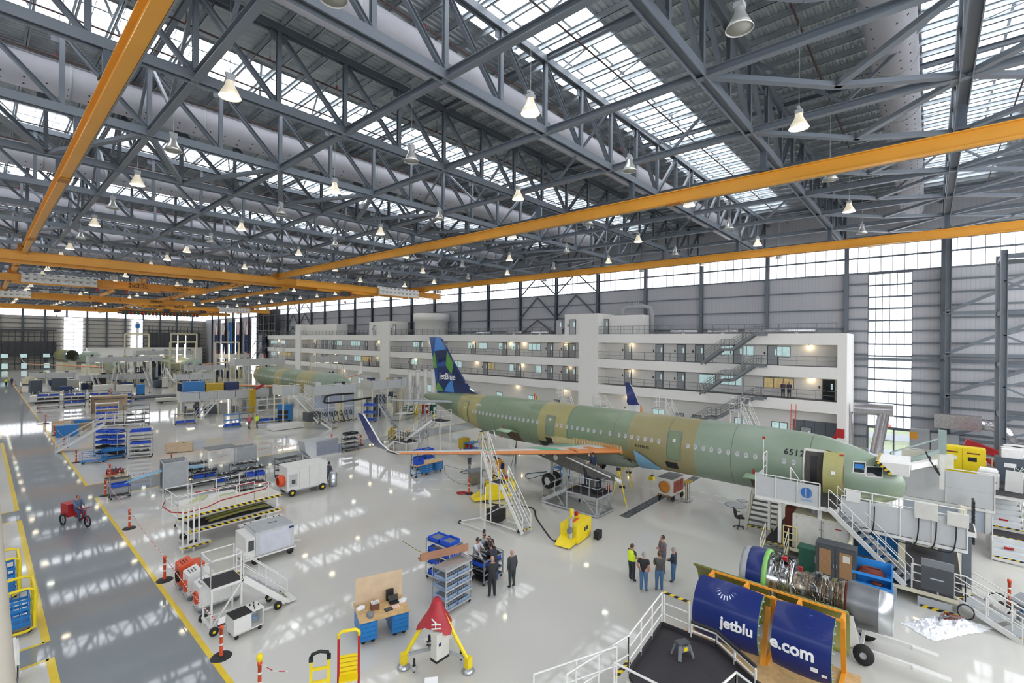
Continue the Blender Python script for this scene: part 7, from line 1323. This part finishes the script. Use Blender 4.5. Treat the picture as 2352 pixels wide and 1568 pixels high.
b = B(); s0 = at(1410, 1500, 2.6); s1 = at(1340, 1560, 2.6); rail(b, [V(pl[5]), at(1300, 1640, ZP-.6)], 1.1, .028, (.55,), 1.0); rail(b, [V(pl[5])+Vector((-.55, .1, -.1)), at(1225, 1640, .9)], 1.1, .028, (.55,), 1.0); c0_ = at(1410, 1615, ZP); rail(b, [c0_, at(1560, 1700, ZP)], 1.1, .032, (.55,), 1.2); b.build('handrail', white, t)
b = B(); rail(b, [at(1630, 1700, ZP), at(1690, 1640, ZP), at(1760, 1700, ZP)], 1.1, .032, (.55,), 1.2); b.build('handrail', white, t)
b = B(); b.bb(0, .9, 0, .12, 0, .06); b.build('hazard_strip', hazard, t, loc=(at(1415, 1560, ZP).x, at(1415, 1560, ZP).y, ZP))
p = at(1567, 1505, ZP); t = T('step_stool', (p.x, p.y, ZP), -.5, 'small grey plastic step stool on the dark platform floor', 'step stool'); b = B(); b.box(0, 0, .4, .4, .26, .04); b.build('top', greyD, t); b = B(); [b.beam((sx*.16, sy*.1, .4), (sx*.26, sy*.2, .0), .1, .05) for sx in (-1, 1) for sy in (-1, 1)]; b.box(0, -.13, .2, .36, .04, .16); b.box(0, .13, .2, .36, .04, .16); b.build('legs', greyM, t); b = B(); b.box(.0, -.16, .24, .12, .02, .1); b.build('label_plate', yellow, t)
# ================================================================ left edge: cages, cabinet, pipe
for q, (x, y, lab) in enumerate(((1.0, 26.0, 'blue basket trolley with thick yellow frame nearest at the left edge'), (.75, 29.9, 'blue basket trolley with thick yellow frame behind the nearest one'))):
    t = T('cage_trolley', (x, y, 0), 0, lab, 'cage trolley', 'yellow-framed cage trolleys'); b = B(); w_, d_, h_ = 1.0, 1.35, 1.75
    for sy in (-1, 1): b.path([(-w_*1.6, sy*d_/2, h_-.1), (w_*.3, sy*d_/2, h_), (w_*.5, sy*d_/2, h_-.12), (w_*.5, sy*d_/2, .25), (w_*.3, sy*d_/2, .15), (-w_*1.6, sy*d_/2, .15)], .055, 8)
    [b.tube((w_*.5, -d_/2, z), (w_*.5, d_/2, z), .055, 8) for z in (.22, h_-.08)]; b.tube((w_*.5, -d_/2, .7), (w_*.5, d_/2, .7), .04, 6); b.build('frame', yellow, t); b = B()
    for k in range(9): b.beam((-1.4+.22*k, -d_*.42, .3), (-1.4+.22*k, -d_*.42, 1.2), .03, .03); b.beam((-1.4+.22*k, d_*.42, .3), (-1.4+.22*k, d_*.42, 1.2), .03, .03)
    for z in (.35, .6, .9, 1.2): b.bb(-1.5, .38, -d_*.43, -d_*.41, z, z+.1); b.bb(-1.5, .38, d_*.41, d_*.43, z, z+.1); b.bb(.36, .38, -d_*.42, d_*.42, z, z+.1)
    b.bb(-1.5, .38, -d_*.42, d_*.42, .28, .3); b.build('basket', blue, t); [caster(t, x_, y_, .09) for x_ in (-.9, .35) for y_ in (-.5, .5)]
t = T('white_cabinet', (.68, 22.1, 0), 0, 'white electrical cabinet with dark opening cut by the lower left corner', 'cabinet'); b = B(); b.box(-.4, 0, 0, 1.2, .8, 1.3); b.box(.22, 0, .72, .08, .7, .55, 0); b.box(.21, -.1, .05, .02, .5, .6, 1); b.box(.24, .1, .9, .05, .05, .08, 1); b.build('body', [white, black], t); b = B(); b.lathe([(.12, 0), (.2, .02), (.2, .05), (.1, .05)], (.23, -.1, .35), 'x', 14); b.build('hose_reel', offw, t)
t = T('column_pipe', (0, 0, 0), 0, 'beige cladding pipe rising at the far left edge', 'pipe'); pa = O+ray(-62, 1100)*6.5; pb = O+ray(-14, 1620)*6.5; dd = pb-pa; b = B(); b.tube(pa-dd*1.2, pb+dd*(pb.z/-dd.z), .23, 16); b.build('pipe', mat('pipe_beige', 'b3ada0', .6), t)
# ================================================================ second dock and third dock areas
def dock(x, y, rz, L, D, z, lab, stairs_=((0, 1),), seed=0, clutter=True, side=None, fh=1.1):
    t_ = T('work_dock', (x, y, 0), rz, lab, 'work dock'); b = B(); b.bb(0, L, 0, D, z-.25, z-.02); b.build('deck_frame', white, t_); b = B(); b.bb(.05, L-.05, .05, D-.05, z-.02, z); b.build('deck', blackM, t_); n = max(1, round(L/2.4))
    for k in range(n): b = B(); b.bb(L*k/n+.03, L*(k+1)/n-.03, -.03, .01, z-.25, z+fh-.1); b.build('side_panel', greyP, t_)
    b = B(); b.bb(-.03, .01, .03, D-.03, z-.25, z+fh-.1); b.build('end_panel', offw, t_); b = B(); rail(b, [(0, D, z), (0, 0, z), (L, 0, z), (L, D, z)], fh, .035, (), 2.0); b.build('handrail', white, t_)
    for k in range(n+1):
        for yy in (.15, D-.15): b = B(); b.beam((min(L-.12, L*k/n+.12), yy, 0), (min(L-.12, L*k/n+.12), yy, z-.25), .14, .14); b.build('post', white if k % 2 else cream, t_)
    rn = random.Random(seed)
    if clutter:
        b = B()
        for k in range(int(L*1.6)): b.box(rn.uniform(.5, L-.5), rn.uniform(.6, D-.3), z, rn.uniform(.3, .9), rn.uniform(.3, .6), rn.uniform(.4, 1.4), rn.randrange(6))
        b.build('deck_equipment', [blueD, greyD, white, yellowD, greyM, black], t_)['kind'] = 'stuff'; b = B()
        for k in range(int(L*2)): b.box(rn.uniform(.3, L-.3), rn.uniform(.5, D-.2), 0, rn.uniform(.4, 1.3), rn.uniform(.4, .8), rn.uniform(.5, z*.75), rn.randrange(6))
        b.build('under_equipment', [greyM, cream, offw, blueD, steelD, greyL], t_)['kind'] = 'stuff'
    b = B(); [b.tube((L*(k+.3)/3, D*.6, z-.32), (L*(k+.3)/3+.9, D*.6, z-.32), .05, 6) for k in range(3)]; b.build('under_lights', tubel, t_); return t_
D1 = dock(29.2, 60.6, .0, 6.2, 2.6, 4.0, 'white panelled work dock with front stairs around the nose of the second jet', seed=2)
stair(D1, (-.4, -3.2, .8), (-1.6, 1.2, 4.0), 1.1, 16, white, greyL); stair(D1, (.6, -4.6, 0), (-.1, -3.2, .8), 1.2, 4, white, greyL); b = B(); b.bb(.1, 6.0, .3, .5, .3, 3.6, 0); b.bb(0, 6.1, .28, .32, 1.9, 2.05, 1); b.build('lower_wall', [mat('wall_bluegrey', 'aab3c4', .5), white], D1); b = B(); b.path(smooth_pts([(5.8, .0, 3.7), (2.2, -.1, 3.7), (1.6, -.1, 3.2), (2.2, -.1, 2.7), (8.5, -.3, 2.9)]), .12, 8); b.build('cable_loop', black, D1); b = B(); [b.lathe([(.28, -.05), (.36, 0), (.28, .05)], (.8+.75*k, -.2, 1.2), 'x', 14) for k in range(7)]; [b.path([(.4+.7*k, -.3, 1.5), (.5+.7*k, -.6, .3), (1.2+.7*k, -.8, .05), (1.8+.7*k, -.5, .2)], .05, 5) for k in range(7)]; b.build('hose_row', black, D1)
b = B(); b.bb(-1.9, -.2, -2.6, -1.2, .9, 2.0); b.build('black_cabinet', greyD, D1); b = B(); b.bb(-5.4, -1.6, -1.0, .9, .05, .6); b.build('base_box', white, D1)
D1b = dock(26.5, 63.4, -.0, 2.2, 3.2, 4.0, 'small white dock bay at the open door of the second jet', seed=4, clutter=False)
D2 = dock(37.2, 59.4, 0, 7.5, 3.0, 4.4, 'white panelled dock stacked with black cases right of the second jet nose', seed=5)
stair(D2, (.8, -4.5, .0), (1.8, -3.6, .9), 1.2, 4, white, greyL); b = B(); b.bb(1.8, 4.2, -4.2, -3.0, .8, .92); rail(b, [(1.8, -4.2, .9), (4.2, -4.2, .9)], 1.05, .03, (.35, .7), 1.0); b.build('landing', white, D2); stair(D2, (4.2, -3.6, .9), (7.2, -1.0, 4.4), 1.1, 15, white, greyL)
rack((35.8, 57.6), -.7, 1.6, .9, 2.3, 3, 'grey-sided rack of blue bins in front of the second dock', greyM, greyL, [(0, 3, 'blue'), (1, 3, 'blue'), (2, 3, 'blue')], 'grey-sided rack at the second dock', seed=60)
p = at(655, 966); t = T('blue_cabinet', (p.x, p.y, 0), -.7, 'open-sided blue metal cabinet left of the second dock stairs', 'cabinet'); b = B(); b.box(0, 0, .2, 1.7, 1.1, 2.1); b.box(-.1, -.56, .35, 1.3, .02, .5, 1); b.box(-.1, -.56, 1.0, 1.3, .02, .5, 1); b.build('body', [blue, black], t); [caster(t, x_, y_, .1) for x_ in (-.7, .7) for y_ in (-.4, .4)]
W2 = dock(19.0, 79.5, -.12, 11.5, 3.4, 2.4, 'long low white panelled dock under the wing of the second jet', seed=7)
stair(W2, (2.0, -2.2, .0), (4.2, -.6, 2.4), 1.1, 8, white, greyL)
def obox(x, y, z, sx, sy, sz, m, lab, name, cat): b = B(); b.box(0, 0, 0, sx, sy, sz); b.box(0, 0, sz, sx*1.03, sy*1.03, .06); tag(b.build(name, m, loc=(x, y, z), rz=-.12), lab, cat)
obox(21.0, 81.0, 2.42, 2.6, 1.6, 2.4, blue, 'big bright blue box on the low dock under the second wing', 'blue_box', 'box'); obox(23.6, 80.6, 2.42, 2.2, 1.4, 2.0, yellowD, 'yellow box beside the big blue box on the low dock', 'yellow_box', 'box'); obox(25.8, 80.2, 2.42, 1.8, 1.4, 2.1, blueD, 'dark blue box on the low dock right of the yellow box', 'dark_box', 'box')
for k, (u, v, w_, lab) in enumerate(((620, 960, 3.2, 'wide white rack of pale boards in front of the low dock'), (425, 965, 2.2, 'small wire cart with one blue bin on the bright floor'), (533, 972, 1.8, 'blue trolley standing on the floor before the low dock'), (565, 955, 1.7, 'grey trolley behind the two walking people'))):
    p = at(u, v+8); rack((p.x, p.y), -.15, w_, 1.0, (3.2, 1.4, 1.7, 1.7)[k], (5, 2, 3, 3)[k], lab, (alu, greyM, blue, greyM)[k], (greyL, greyL, blue, greyM)[k], [(0, 2, 'blue')] if k < 3 else [], lab, seed=70+k)
# docks deeper in the hall
dock(31.5, 96, 0, 9, 3, 6.4, 'high white platform behind the cut rear end of the second jet', seed=8, fh=1.1); dock(45, 92, 0, 6, 3, 6.8, 'high white platform with wide pale panels beside the offices', seed=9)
dock(27.5, 118, -.1, 7, 4, 2.6, 'white boxy dock with a blue bin under the third jet nose', seed=10); dock(33.5, 134, 0, 8, 3, 3.6, 'white railed dock in front of the third jet nose', seed=11)
D9 = dock(17, 146, 0, 14, 4, 5.6, 'long white dock crowded with cabinets around the hidden fourth jet', seed=12); dock(14.5, 136, 0, 12, 3, 2.0, 'low white dock with ladders under the fourth jet wing', seed=13); dock(2.2+6, 160, 0, 8, 3, 1.5, 'low dark red and white dock under the thin wing tip', seed=14); dock(30, 170, 0, 14, 4, 6.5, 'tall white dock far behind the third jet', seed=15); dock(45, 150, 0, 8, 3, 5.8, 'tall white dock between third jet and right wall flags', seed=16)
def portal(x, y, w_, z0, z1, lab): t_ = T('white_portal', (x, y, 0), 0, lab, 'portal frame'); b = B(); [b.beam((xx, 0, 0), (xx, 0, z1), .35, .35) for xx in (0, w_)]; b.beam((0, 0, z1), (w_, 0, z1), .4, .4); b.beam((0, 0, z0), (w_, 0, z0), .25, .25); b.build('frame', cream, t_); b = B(); b.tube((w_*.25, -.3, z0+.3), (w_*.25, -.3, z1-.6), .12, 6); b.tube((w_*.55, -.3, z0+.3), (w_*.55, -.3, z1-.6), .12, 6); b.build('tube_light', tubel, t_)
portal(34, 152, 6, 4.5, 10.2, 'white portal frame with bright tubes left of the third jet body'); portal(43.5, 148, 6, 4.5, 10.2, 'white portal frame with bright tubes right of the third jet body'); portal(40, 178, 7, 8, 12.6, 'far tall white portal frame near the back wall'); portal(30, 186, 6, 8, 12.4, 'far tall white portal frame left of the other one')
for k in range(10):
    x = 17+2.2*k+(k % 3)*.4; t_ = T('rolling_ladder', (x, 132+(k % 4)*1.6, 0), 1.2 if k % 2 else 1.9, 'distant white rolling ladder, one of the row below the third and fourth jets', 'ladder', 'distant white rolling ladders'); stair(t_, (0, 0, .05), (2.6, 0, 3.8+.4*(k % 3)), .8, 9, white, greyL, haz=False)
t = T('tall_mast_steps', (48, 118, 0), 1.0, 'tall white steps climbing toward the hanging blue banner', 'mobile steps'); stair(t, (-5, 0, .1), (0, 0, 9.5), 1.4, 22, white, blueD); platform(t, 0, 3, -1, 1, 9.5, greyL, white, .2, True, .1)
for k, (x, y, sx, sz, m_, lab) in enumerate(((9.5, 112, 7.5, 1.0, white, 'long low white trailer with rods beside the far yellow line'), (15.2, 116, 2.2, 2.0, offw, 'white box bin in the far row of containers'), (18.6, 115, 2.6, 1.9, offw, 'second white box bin in the far row of containers'), (21.0, 115, 1.2, 1.8, blue, 'blue cabinet at the end of the far container row'), (22.5, 107, 9.0, .35, greyM, 'flat dark grey panel lying on a low trolley on the far floor'), (24, 99, 7.5, .5, offw, 'long pale tow bar trolley on the far floor'))):
    t_ = T(('trailer', 'box_container', 'box_container', 'cabinet', 'panel_trolley', 'tow_trolley')[k], (x, y, 0), -.1, lab, ('trailer', 'container', 'container', 'cabinet', 'trolley', 'trolley')[k]); b = B(); b.box(0, 0, .35, sx, 1.6, sz); b.box(0, 0, .2, sx*.98, 1.5, .12, 1)
    if k == 0: [b.tube((-3.4+.75*q, 0, 1.2), (-3.4+.75*q, 0, 2.0), .05, 5, 0) for q in range(10)]
    b.build('body', [m_, greyD], t_); [caster(t_, sgn*sx*.4, yy, .17) for sgn in (-1, 1) for yy in (-.6, .6)]
rn = random.Random(21)
for k in range(26):
    x = rn.uniform(6.5, 36); y = rn.uniform(118, 146) if k < 18 else rn.uniform(150, 185); m_ = rn.choice([black, offw, blueD, greyM, yellowD, steelD, cream]); t_ = T('far_equipment', (x, y, 0), rn.uniform(-.3, .3), 'distant equipment box on the crowded floor below the far jets', 'equipment', 'distant equipment boxes'); b = B(); b.box(0, 0, .2, rn.uniform(1, 2.6), 1.2, rn.uniform(.8, 2.4)); b.box(0, 0, 0, 1.0, .8, .2, 1); b.build('box', [m_, black], t_)
t = T('yellow_support', (27.6, 76.8, 0), 0, 'worn yellow support column in front of the low dock panels', 'support'); b = B(); b.beam((0, 0, 0), (0, 0, 3.6), .7, .7); b.beam((0, 0, 3.4), (1.5, 0, 4.2), .3, .3, 1); b.build('column', [yellowD, red], t)
t = T('mobile_steps', (8.6, 62.8, 0), -.2, 'white railed steps with a dark deck in the rack area beside the aisle', 'mobile steps'); platform(t, 0, 3.2, -.8, .8, 2.4, blackM, white, .12, True, .08); stair(t, (-3.6, 0, .05), (0, 0, 2.4), 1.1, 10, white, greyL); b = B(); rail(b, [(0, .8, 2.4), (3.2, .8, 2.4), (3.2, -.8, 2.4), (0, -.8, 2.4)], 1.1, .03, (.55,), .9); b.build('handrail', white, t)
# ================================================================ people
HAIR = {'dark': mat('hair_dark', '2a211c', .7), 'grey': mat('hair_grey', '8c8a86', .7), 'brown': mat('hair_brown', '4a3828', .7), 'black': black}
CLO = {}
def cl(h):
    if h not in CLO: CLO[h] = mat('cloth_'+h, h, .8, var=.08, scale=7)
    return CLO[h]
def person(x, y, z, face, shirt, pants, lab, hair='dark', arms='down', lean=0., h=1.78, sleeve=1, cap=False, bald=False, vest=None, stride=.0, grp=None, sit=False, shoes=black):
    s = h/1.78; J = {}
    hip = .93; cx_ = lean*.5
    J['pel'] = (0, 0, .94); J['wa'] = (0, cx_*.25, 1.1); J['ch'] = (0, cx_*.6, 1.32); J['nk'] = (0, cx_*.85, 1.47); J['hd'] = (0, cx_+.02, 1.6)
    E = [('pel', 'wa', 'S'), ('wa', 'ch', 'S'), ('ch', 'nk', 'S')]; Rr = {'pel': (.185, .145), 'wa': (.17, .13), 'ch': (.2, .14), 'nk': (.065, .065)}
    J['nt'] = (0, cx_*.95+.01, 1.53); E.append(('nk', 'nt', 'K')); Rr['nt'] = (.055, .055)
    for sd, q in ((-1, 'l'), (1, 'r')):
        st = stride*sd
        if sit: J['hp'+q] = (sd*.09, 0, .9); J['kn'+q] = (sd*.12, .38, .85); J['an'+q] = (sd*.12, .42, .42); J['ft'+q] = (sd*.13, .56, .36)
        else: J['hp'+q] = (sd*.095, 0, .88); J['kn'+q] = (sd*.1, st*.5+.02, .48); J['an'+q] = (sd*.11, st, .09); J['ft'+q] = (sd*.13, st+.16, .045)
        E += [('pel', 'hp'+q, 'P'), ('hp'+q, 'kn'+q, 'P'), ('kn'+q, 'an'+q, 'P'), ('an'+q, 'ft'+q, 'F')]; Rr['hp'+q] = (.115, .12); Rr['kn'+q] = (.08, .082); Rr['an'+q] = (.062, .064); Rr['ft'+q] = (.045, .035)
        sh = (sd*.19, cx_*.75, 1.41); J['sh'+q] = sh
        if arms == 'down': el = (sd*.23, cx_*.5-.03, 1.13); wr = (sd*.23, cx_*.4+.05, .88)
        elif arms == 'front': el = (sd*.22, cx_*.6+.06, 1.14); wr = (sd*.1, cx_+.26, 1.06)
        elif arms == 'cross': el = (sd*.22, cx_*.6+.04, 1.16); wr = (-sd*.02, cx_+.2, 1.15)
        elif arms == 'reach': el = (sd*.2, cx_+.2, 1.22); wr = (sd*.14, cx_+.42, 1.1)
        elif arms == 'up': el = (sd*.22, cx_+.15, 1.45); wr = (sd*.15, cx_+.32, 1.65)
        elif arms == 'pocket': el = (sd*.27, cx_*.5-.06, 1.15); wr = (sd*.2, .06, .95)
        J['el'+q] = el; J['wr'+q] = wr; E += [('ch', 'sh'+q, 'S'), ('sh'+q, 'el'+q, 'S' if sleeve > 0 else 'S'), ('el'+q, 'wr'+q, 'S' if sleeve > 1 else 'K')]; Rr['sh'+q] = (.085, .085); Rr['el'+q] = (.058, .06); Rr['wr'+q] = (.036, .036)
    names = list(J); me = bpy.data.meshes.new('skel'); me.from_pydata([J[n] for n in names], [(names.index(a), names.index(b)) for a, b, _ in E], [])
    o = bpy.data.objects.new('skel', me); COL.objects.link(o); o.modifiers.new('k', 'SKIN'); sv = me.skin_vertices[0].data if me.skin_vertices else None
    if sv is None:
        bm = bmesh.new(); bm.from_mesh(me); bm.verts.layers.skin.verify(); bm.to_mesh(me); bm.free(); sv = me.skin_vertices[0].data
    for i, n in enumerate(names):
        sv[i].radius = Rr.get(n, (.06, .06)) if n != 'hd' else (.02, .02); sv[i].use_root = n == 'pel'
    me2 = None; o.modifiers.new('s', 'SUBSURF').levels = 1; J_hd = J['hd']
    # drop the loose head joint before skinning
    bm = bmesh.new(); bm.from_mesh(me); bm.verts.ensure_lookup_table(); bmesh.ops.delete(bm, geom=[bm.verts[names.index('hd')]], context='VERTS'); bm.to_mesh(me); bm.free()
    dg = bpy.context.evaluated_depsgraph_get(); dg.update(); m2 = bpy.data.meshes.new_from_object(o.evaluated_get(dg)); bpy.data.objects.remove(o)
    b = B(); b.v = [tuple(v.co) for v in m2.vertices]; segs = [(Vector(J[a]), Vector(J[c]), k) for a, c, k in E]; MI = {'K': 0, 'S': 1, 'P': 2, 'F': 3}
    for p in m2.polygons:
        c = p.center; best = None
        for a, d, k in segs:
            ab = d-a; t_ = max(0, min(1, (c-a).dot(ab)/max(1e-9, ab.length_squared))); q_ = (c-a-ab*t_).length
            if best is None or q_ < best[0]: best = (q_, k)
        k = best[1]
        if k in 'SP': k = 'P' if c.z < .93 and abs(c.x) < .2 else k
        if k == 'P' and c.z > .97 and not sit: k = 'S'
        if k == 'S' and sleeve == 0 and abs(c.x) > .2 and c.z < 1.28: k = 'K'
        b.f.append(tuple(p.vertices)); b.m.append(MI[k]); b.sm.append(True)
    hd = Vector(J_hd)+Vector((0, .0, .02))
    b.lathe([(.0, -.125), (.045, -.115), (.062, -.07), (.075, -.01), (.078, .05), (.062, .1), (.03, .122), (0, .127)], hd, n=14); k0 = len(b.v)-8*14
    for i in range(k0, len(b.v)): v = b.v[i]; b.v[i] = (v[0], hd.y+(v[1]-hd.y)*1.22, v[2])
    b.box(hd.x, hd.y+.1, hd.z-.03, .022, .03, .035); [b.box(hd.x+e_*.03, hd.y+.088, hd.z+.005, .018, .012, .01, 4) for e_ in (-1, 1)]; b.box(hd.x, hd.y+.088, hd.z-.065, .04, .012, .01, 5); [b.box(hd.x+e_*.08, hd.y, hd.z-.03, .018, .04, .05) for e_ in (-1, 1)]
    for q in 'lr':
        w_ = Vector(J['wr'+q]); e_ = Vector(J['el'+q]); d = (w_-e_).normalized(); sd = -1 if q == 'l' else 1; side = Vector((0, 1, 0)) if abs(d.z) > .7 else Vector((0, 0, 1)); side = (side-d*side.dot(d)).normalized(); nrm = d.cross(side)
        b.beam(w_-d*.01, w_+d*.09, .03, .075); 
        for f_, (o_, L_) in enumerate(((-.03, .062), (-.01, .075), (.01, .07), (.03, .055))): a_ = w_+d*.085+side*o_; m_ = a_+d*L_*.5+nrm*.004; b.tube(a_, m_, .0095, 5); b.tube(m_, m_+d*L_*.45+nrm*.02, .009, 5, r2=.006)
        th_ = w_+d*.03+side*.035; b.tube(th_, th_+side*.03+d*.04, .011, 5, r2=.008)
    o = b.build('person', [skin, cl(shirt), cl(pants), shoes, black, mat('lip', '8a5448', .6) if 'lip' not in MT else MT['lip']])
    for v in o.data.vertices: v.co *= s
    o.location = (x, y, z); o.rotation_euler = (0, 0, face-pi/2); tag(o, lab, 'person', grp)
    if not bald:
        hb = B(); hb.lathe([(.0, .142), (.045, .135), (.082, .07), (.088, .02), (.084, -.03)], hd, n=14, a0=0, a1=2*pi)
        hb.v = [((vx), hd.y-.012+(vy-hd.y)*1.2, vz if (vy-hd.y) < .05 else max(vz, hd.z+.06)) for vx, vy, vz in hb.v]; ho = hb.build('cap' if cap else 'hair', HAIR[hair] if not cap else black, o)
        if cap: hb2 = B(); hb2.box(hd.x, hd.y+.14, hd.z+.06, .13, .11, .012); vb = hb2.build('cap_peak', black, ho); vb.scale = (1, 1, 1)
        ho.scale = (s, s, s)
    else:
        hb = B(); hb.lathe([(.082, .02), (.083, -.05)], hd, n=14, a0=pi*1.0, a1=2*pi); hb.v = [(vx, hd.y+(vy-hd.y)*1.2, vz) for vx, vy, vz in hb.v]; ho = hb.build('hair', HAIR['grey'], o); ho.scale = (s, s, s)
    if vest:
        vb = B(); n = 16; rings = []
        for zz, rx_, ry_ in ((1.0, .215, .175), (1.15, .205, .165), (1.32, .235, .17), (1.42, .21, .15), (1.475, .12, .1)): rings.append([(rx_*cos(2*pi*k/n), cx_*.6*(zz-.9)*1.5+ry_*sin(2*pi*k/n), zz) for k in range(n)])
        vb.add([v for r_ in rings for v in r_], [(i*n+k, i*n+(k+1) % n, (i+1)*n+(k+1) % n, (i+1)*n+k) for i in range(4) for k in range(n)], 0, True); vo = vb.build('safety_vest', vest, o); vo.scale = (s, s, s)
    return o
hivis = mat('hi_vis', 'd3f02a', .6, emit=.0); hipink = mat('hi_pink', 'd0506e', .6)
def look(p, q): return atan2(q[1]-p[1], q[0]-p[0])
# five talking
cen = at(1495, 1320)
for u, v, kw in ((1451, 1334, dict(shirt='3a3c3e', pants='33363a', lab='man in a yellow hi-vis vest standing left in the group of five', vest=hivis, arms='front', hair='brown', sleeve=0)), (1478, 1358, dict(shirt='242527', pants='4a6f96', lab='man in black polo shirt and blue jeans seen from behind in the group', arms='pocket', hair='grey', sleeve=0, h=1.8)), (1514, 1357, dict(shirt='4b4a4a', pants='4a6f96', lab='man in dark grey shirt and jeans with folded arms seen from behind', arms='cross', hair='brown', sleeve=0, h=1.82)), (1522, 1317, dict(shirt='6e6266', pants='5a6470', lab='tall bearded man in grey plaid shirt facing the camera', arms='cross', hair='dark', sleeve=2, h=1.9)), (1547, 1337, dict(shirt='2a3444', pants='4a6f96', lab='grey-haired man in navy jacket and jeans at the right of the group', arms='front', hair='grey', sleeve=2, h=1.66))):
    p = at(u, v); person(p.x, p.y, 0, look(p, cen), **kw)
p = at(1176, 1350); person(p.x, p.y, 0, look(p, at(1110, 1300)), '3a3e40', '303436', 'bald man in a dark suit standing apart beside the work party', bald=True, arms='down', sleeve=2, h=1.76)
p = at(1130, 1372); person(p.x, p.y, 0, look(p, (16, 15.6)), '26282c', '26282c', 'man in a long dark coat nearest the camera beside the parts trolley', bald=True, arms='front', sleeve=2, h=1.84)
for u, v, kw in ((1093, 1234, dict(shirt='c9ccd2', pants='2f3338', lab='person in white shirt and black cap left of the parts trolley group')), (1112, 1222, dict(shirt='b2b6bc', pants='2f3338', lab='tall person in pale grey shirt and black cap behind the parts trolley')), (1126, 1230, dict(shirt='2b2c30', pants='2f3338', lab='person in black vest and cap behind the parts trolley')), (1136, 1238, dict(shirt='24262c', pants='3a587c', lab='person in black jacket and jeans at the right of the trolley group')), (1060, 1254, dict(shirt='c9ccd2', pants='2f3338', lab='person in white shirt bending over the rack behind the brown beam')), (1038, 1250, dict(shirt='c4c8d0', pants='2f3338', lab='person in white shirt and cap beside the blue bin rack'))):
    p = at(u, v, 1.72); person(p.x, p.y, 0, look(p, (16.0, 15.7)), cap=True, arms='reach', lean=.25, sleeve=1 if kw['shirt'][0] in 'cb' else 2, **kw)
p = at(1138, 1262, 1.5); person(p.x, p.y, 0, look(p, (16, 15.6)), '2a2d38', '33507a', 'person in dark jacket leaning low over the parts trolley', cap=True, arms='reach', lean=.55, sleeve=2)
# platform crew
for x, y, z, kw in ((27.35, 17.3, 1.31, dict(shirt='20242c', pants='1f2a44', lab='man in black shirt crouching over the work on the silver platform', arms='reach', lean=.3, bald=True, face=.6)), (27.75, 16.6, 1.31, dict(shirt='24344e', pants='1f2a44', lab='worker in navy polo at the right of the silver platform', arms='reach', lean=.1, face=1.2, sleeve=0)), (28.0, 17.2, 1.9, dict(shirt='1e2a48', pants='1f2a44', lab='worker in navy shirt standing highest under the engine pylon', arms='up', lean=0, face=1.3, sleeve=1))):
    f_ = kw.pop('face'); person(x, y, z, f_, **kw)
b = B(); b.box(0, 0, 0, .6, .5, .6); tag(b.build('standing_box', alu, loc=(28.0, 17.2, 1.31)), 'aluminium box the highest platform worker stands on', 'box')
# balcony pair
for u, sh, lab in ((1798, '5c4458', 'person in a purple shirt leaning at the office balcony rail'), (1812, '3a4254', 'person in dark blue jacket beside the purple shirt on the balcony')): q = onX(u, 900, 58.7); person(58.8, q.y, L1+.02, pi, sh, '2c3440', lab, arms='front', sleeve=2, hair='brown')
q = onX(847, 880, 58.7); person(58.8, q.y, L1+.02, pi, 'a05a48', '3a3c40', 'distant person in a reddish shirt on the lower office balcony', arms='down')
for u, v, sh, pn, vs, lab, st in ((572, 985, 'b04a6a', '6a6670', hipink, 'walking person in a pink top before the low dock', .25), (590, 983, 'c8dc40', '5c5e66', hivis, 'walking person in bright yellow-green top beside the pink one', .22), (452, 958, '1f3260', '1f3a78', None, 'worker in dark blue overalls beside the low white dock', .05), (470, 955, '20304e', '1f3a78', None, 'second worker in dark blue overalls by the white dock frame', .0), (1078, 1088, '4c4c58', '6f7c98', None, 'person in grey top and pale jeans under the wing', .15), (14, 886, 'b8d028', '2c2e34', hivis, 'distant person in a yellow vest walking on the grey aisle', .15), (27, 884, '4a5a74', '33384a', None, 'distant person in blue beside the yellow vest walker', .15), (755, 1112, '56586a', '2e4a80', None, 'person in blue trousers walking right of the white generator', .2)):
    p = at(u, v); person(p.x, p.y, 0, -1.2 if u != 755 else .3, sh, pn, lab, vest=vs, stride=st, sleeve=2, arms='down' if u != 755 else 'front')
# red three-wheel cart with rider on the aisle
p = at(180, 1205); t = T('cargo_tricycle', (p.x, p.y, 0), -1.25, 'red cargo tricycle being ridden along the grey aisle', 'tricycle'); b = B(); b.box(-.75, 0, .5, .8, .7, .75); b.build('cargo_box', red, t); b = B(); b.path([(-.4, 0, .45), (.3, 0, .4), (.75, 0, .9), (.8, 0, 1.1)], .035, 8); b.tube((.78, -.3, 1.12), (.78, .3, 1.12), .02, 6); b.tube((.0, 0, .4), (-.1, 0, .85), .025, 6); b.box(-.1, 0, .85, .28, .22, .07, 1); b.tube((.75, 0, .9), (.9, 0, .35), .03, 6); b.build('frame', [red, black], t)
for x_, y_ in ((.95, 0), (-.75, -.42), (-.75, .42)): b = B(); b.lathe([(.27, -.03), (.34, -.02), (.35, 0), (.34, .02), (.27, .03)], (x_, y_, .35), 'y', 24); [b.beam((x_, y_, .35), (x_+.28*cos(a), y_, .35+.28*sin(a)), .01, .01) for a in [pi*k/4 for k in range(8)]]; b.build('wheel', tyre, t)
q = W(t.location, -1.25, -.1, 0, 0); person(q.x, q.y, .02, -1.25, '5c6c86', '3c4a6c', 'rider in blue-grey clothes seated on the red tricycle', hair='brown', arms='reach', sit=True, sleeve=2)
# only skylights and wall glazing are sampled as area lights; the many small lamps still glow
for m in bpy.data.materials:
    if m.name.split('.')[0] not in ('translucent_panel', 'skylight_panel'):
        try: m.cycles.emission_sampling = 'NONE'
        except Exception: pass
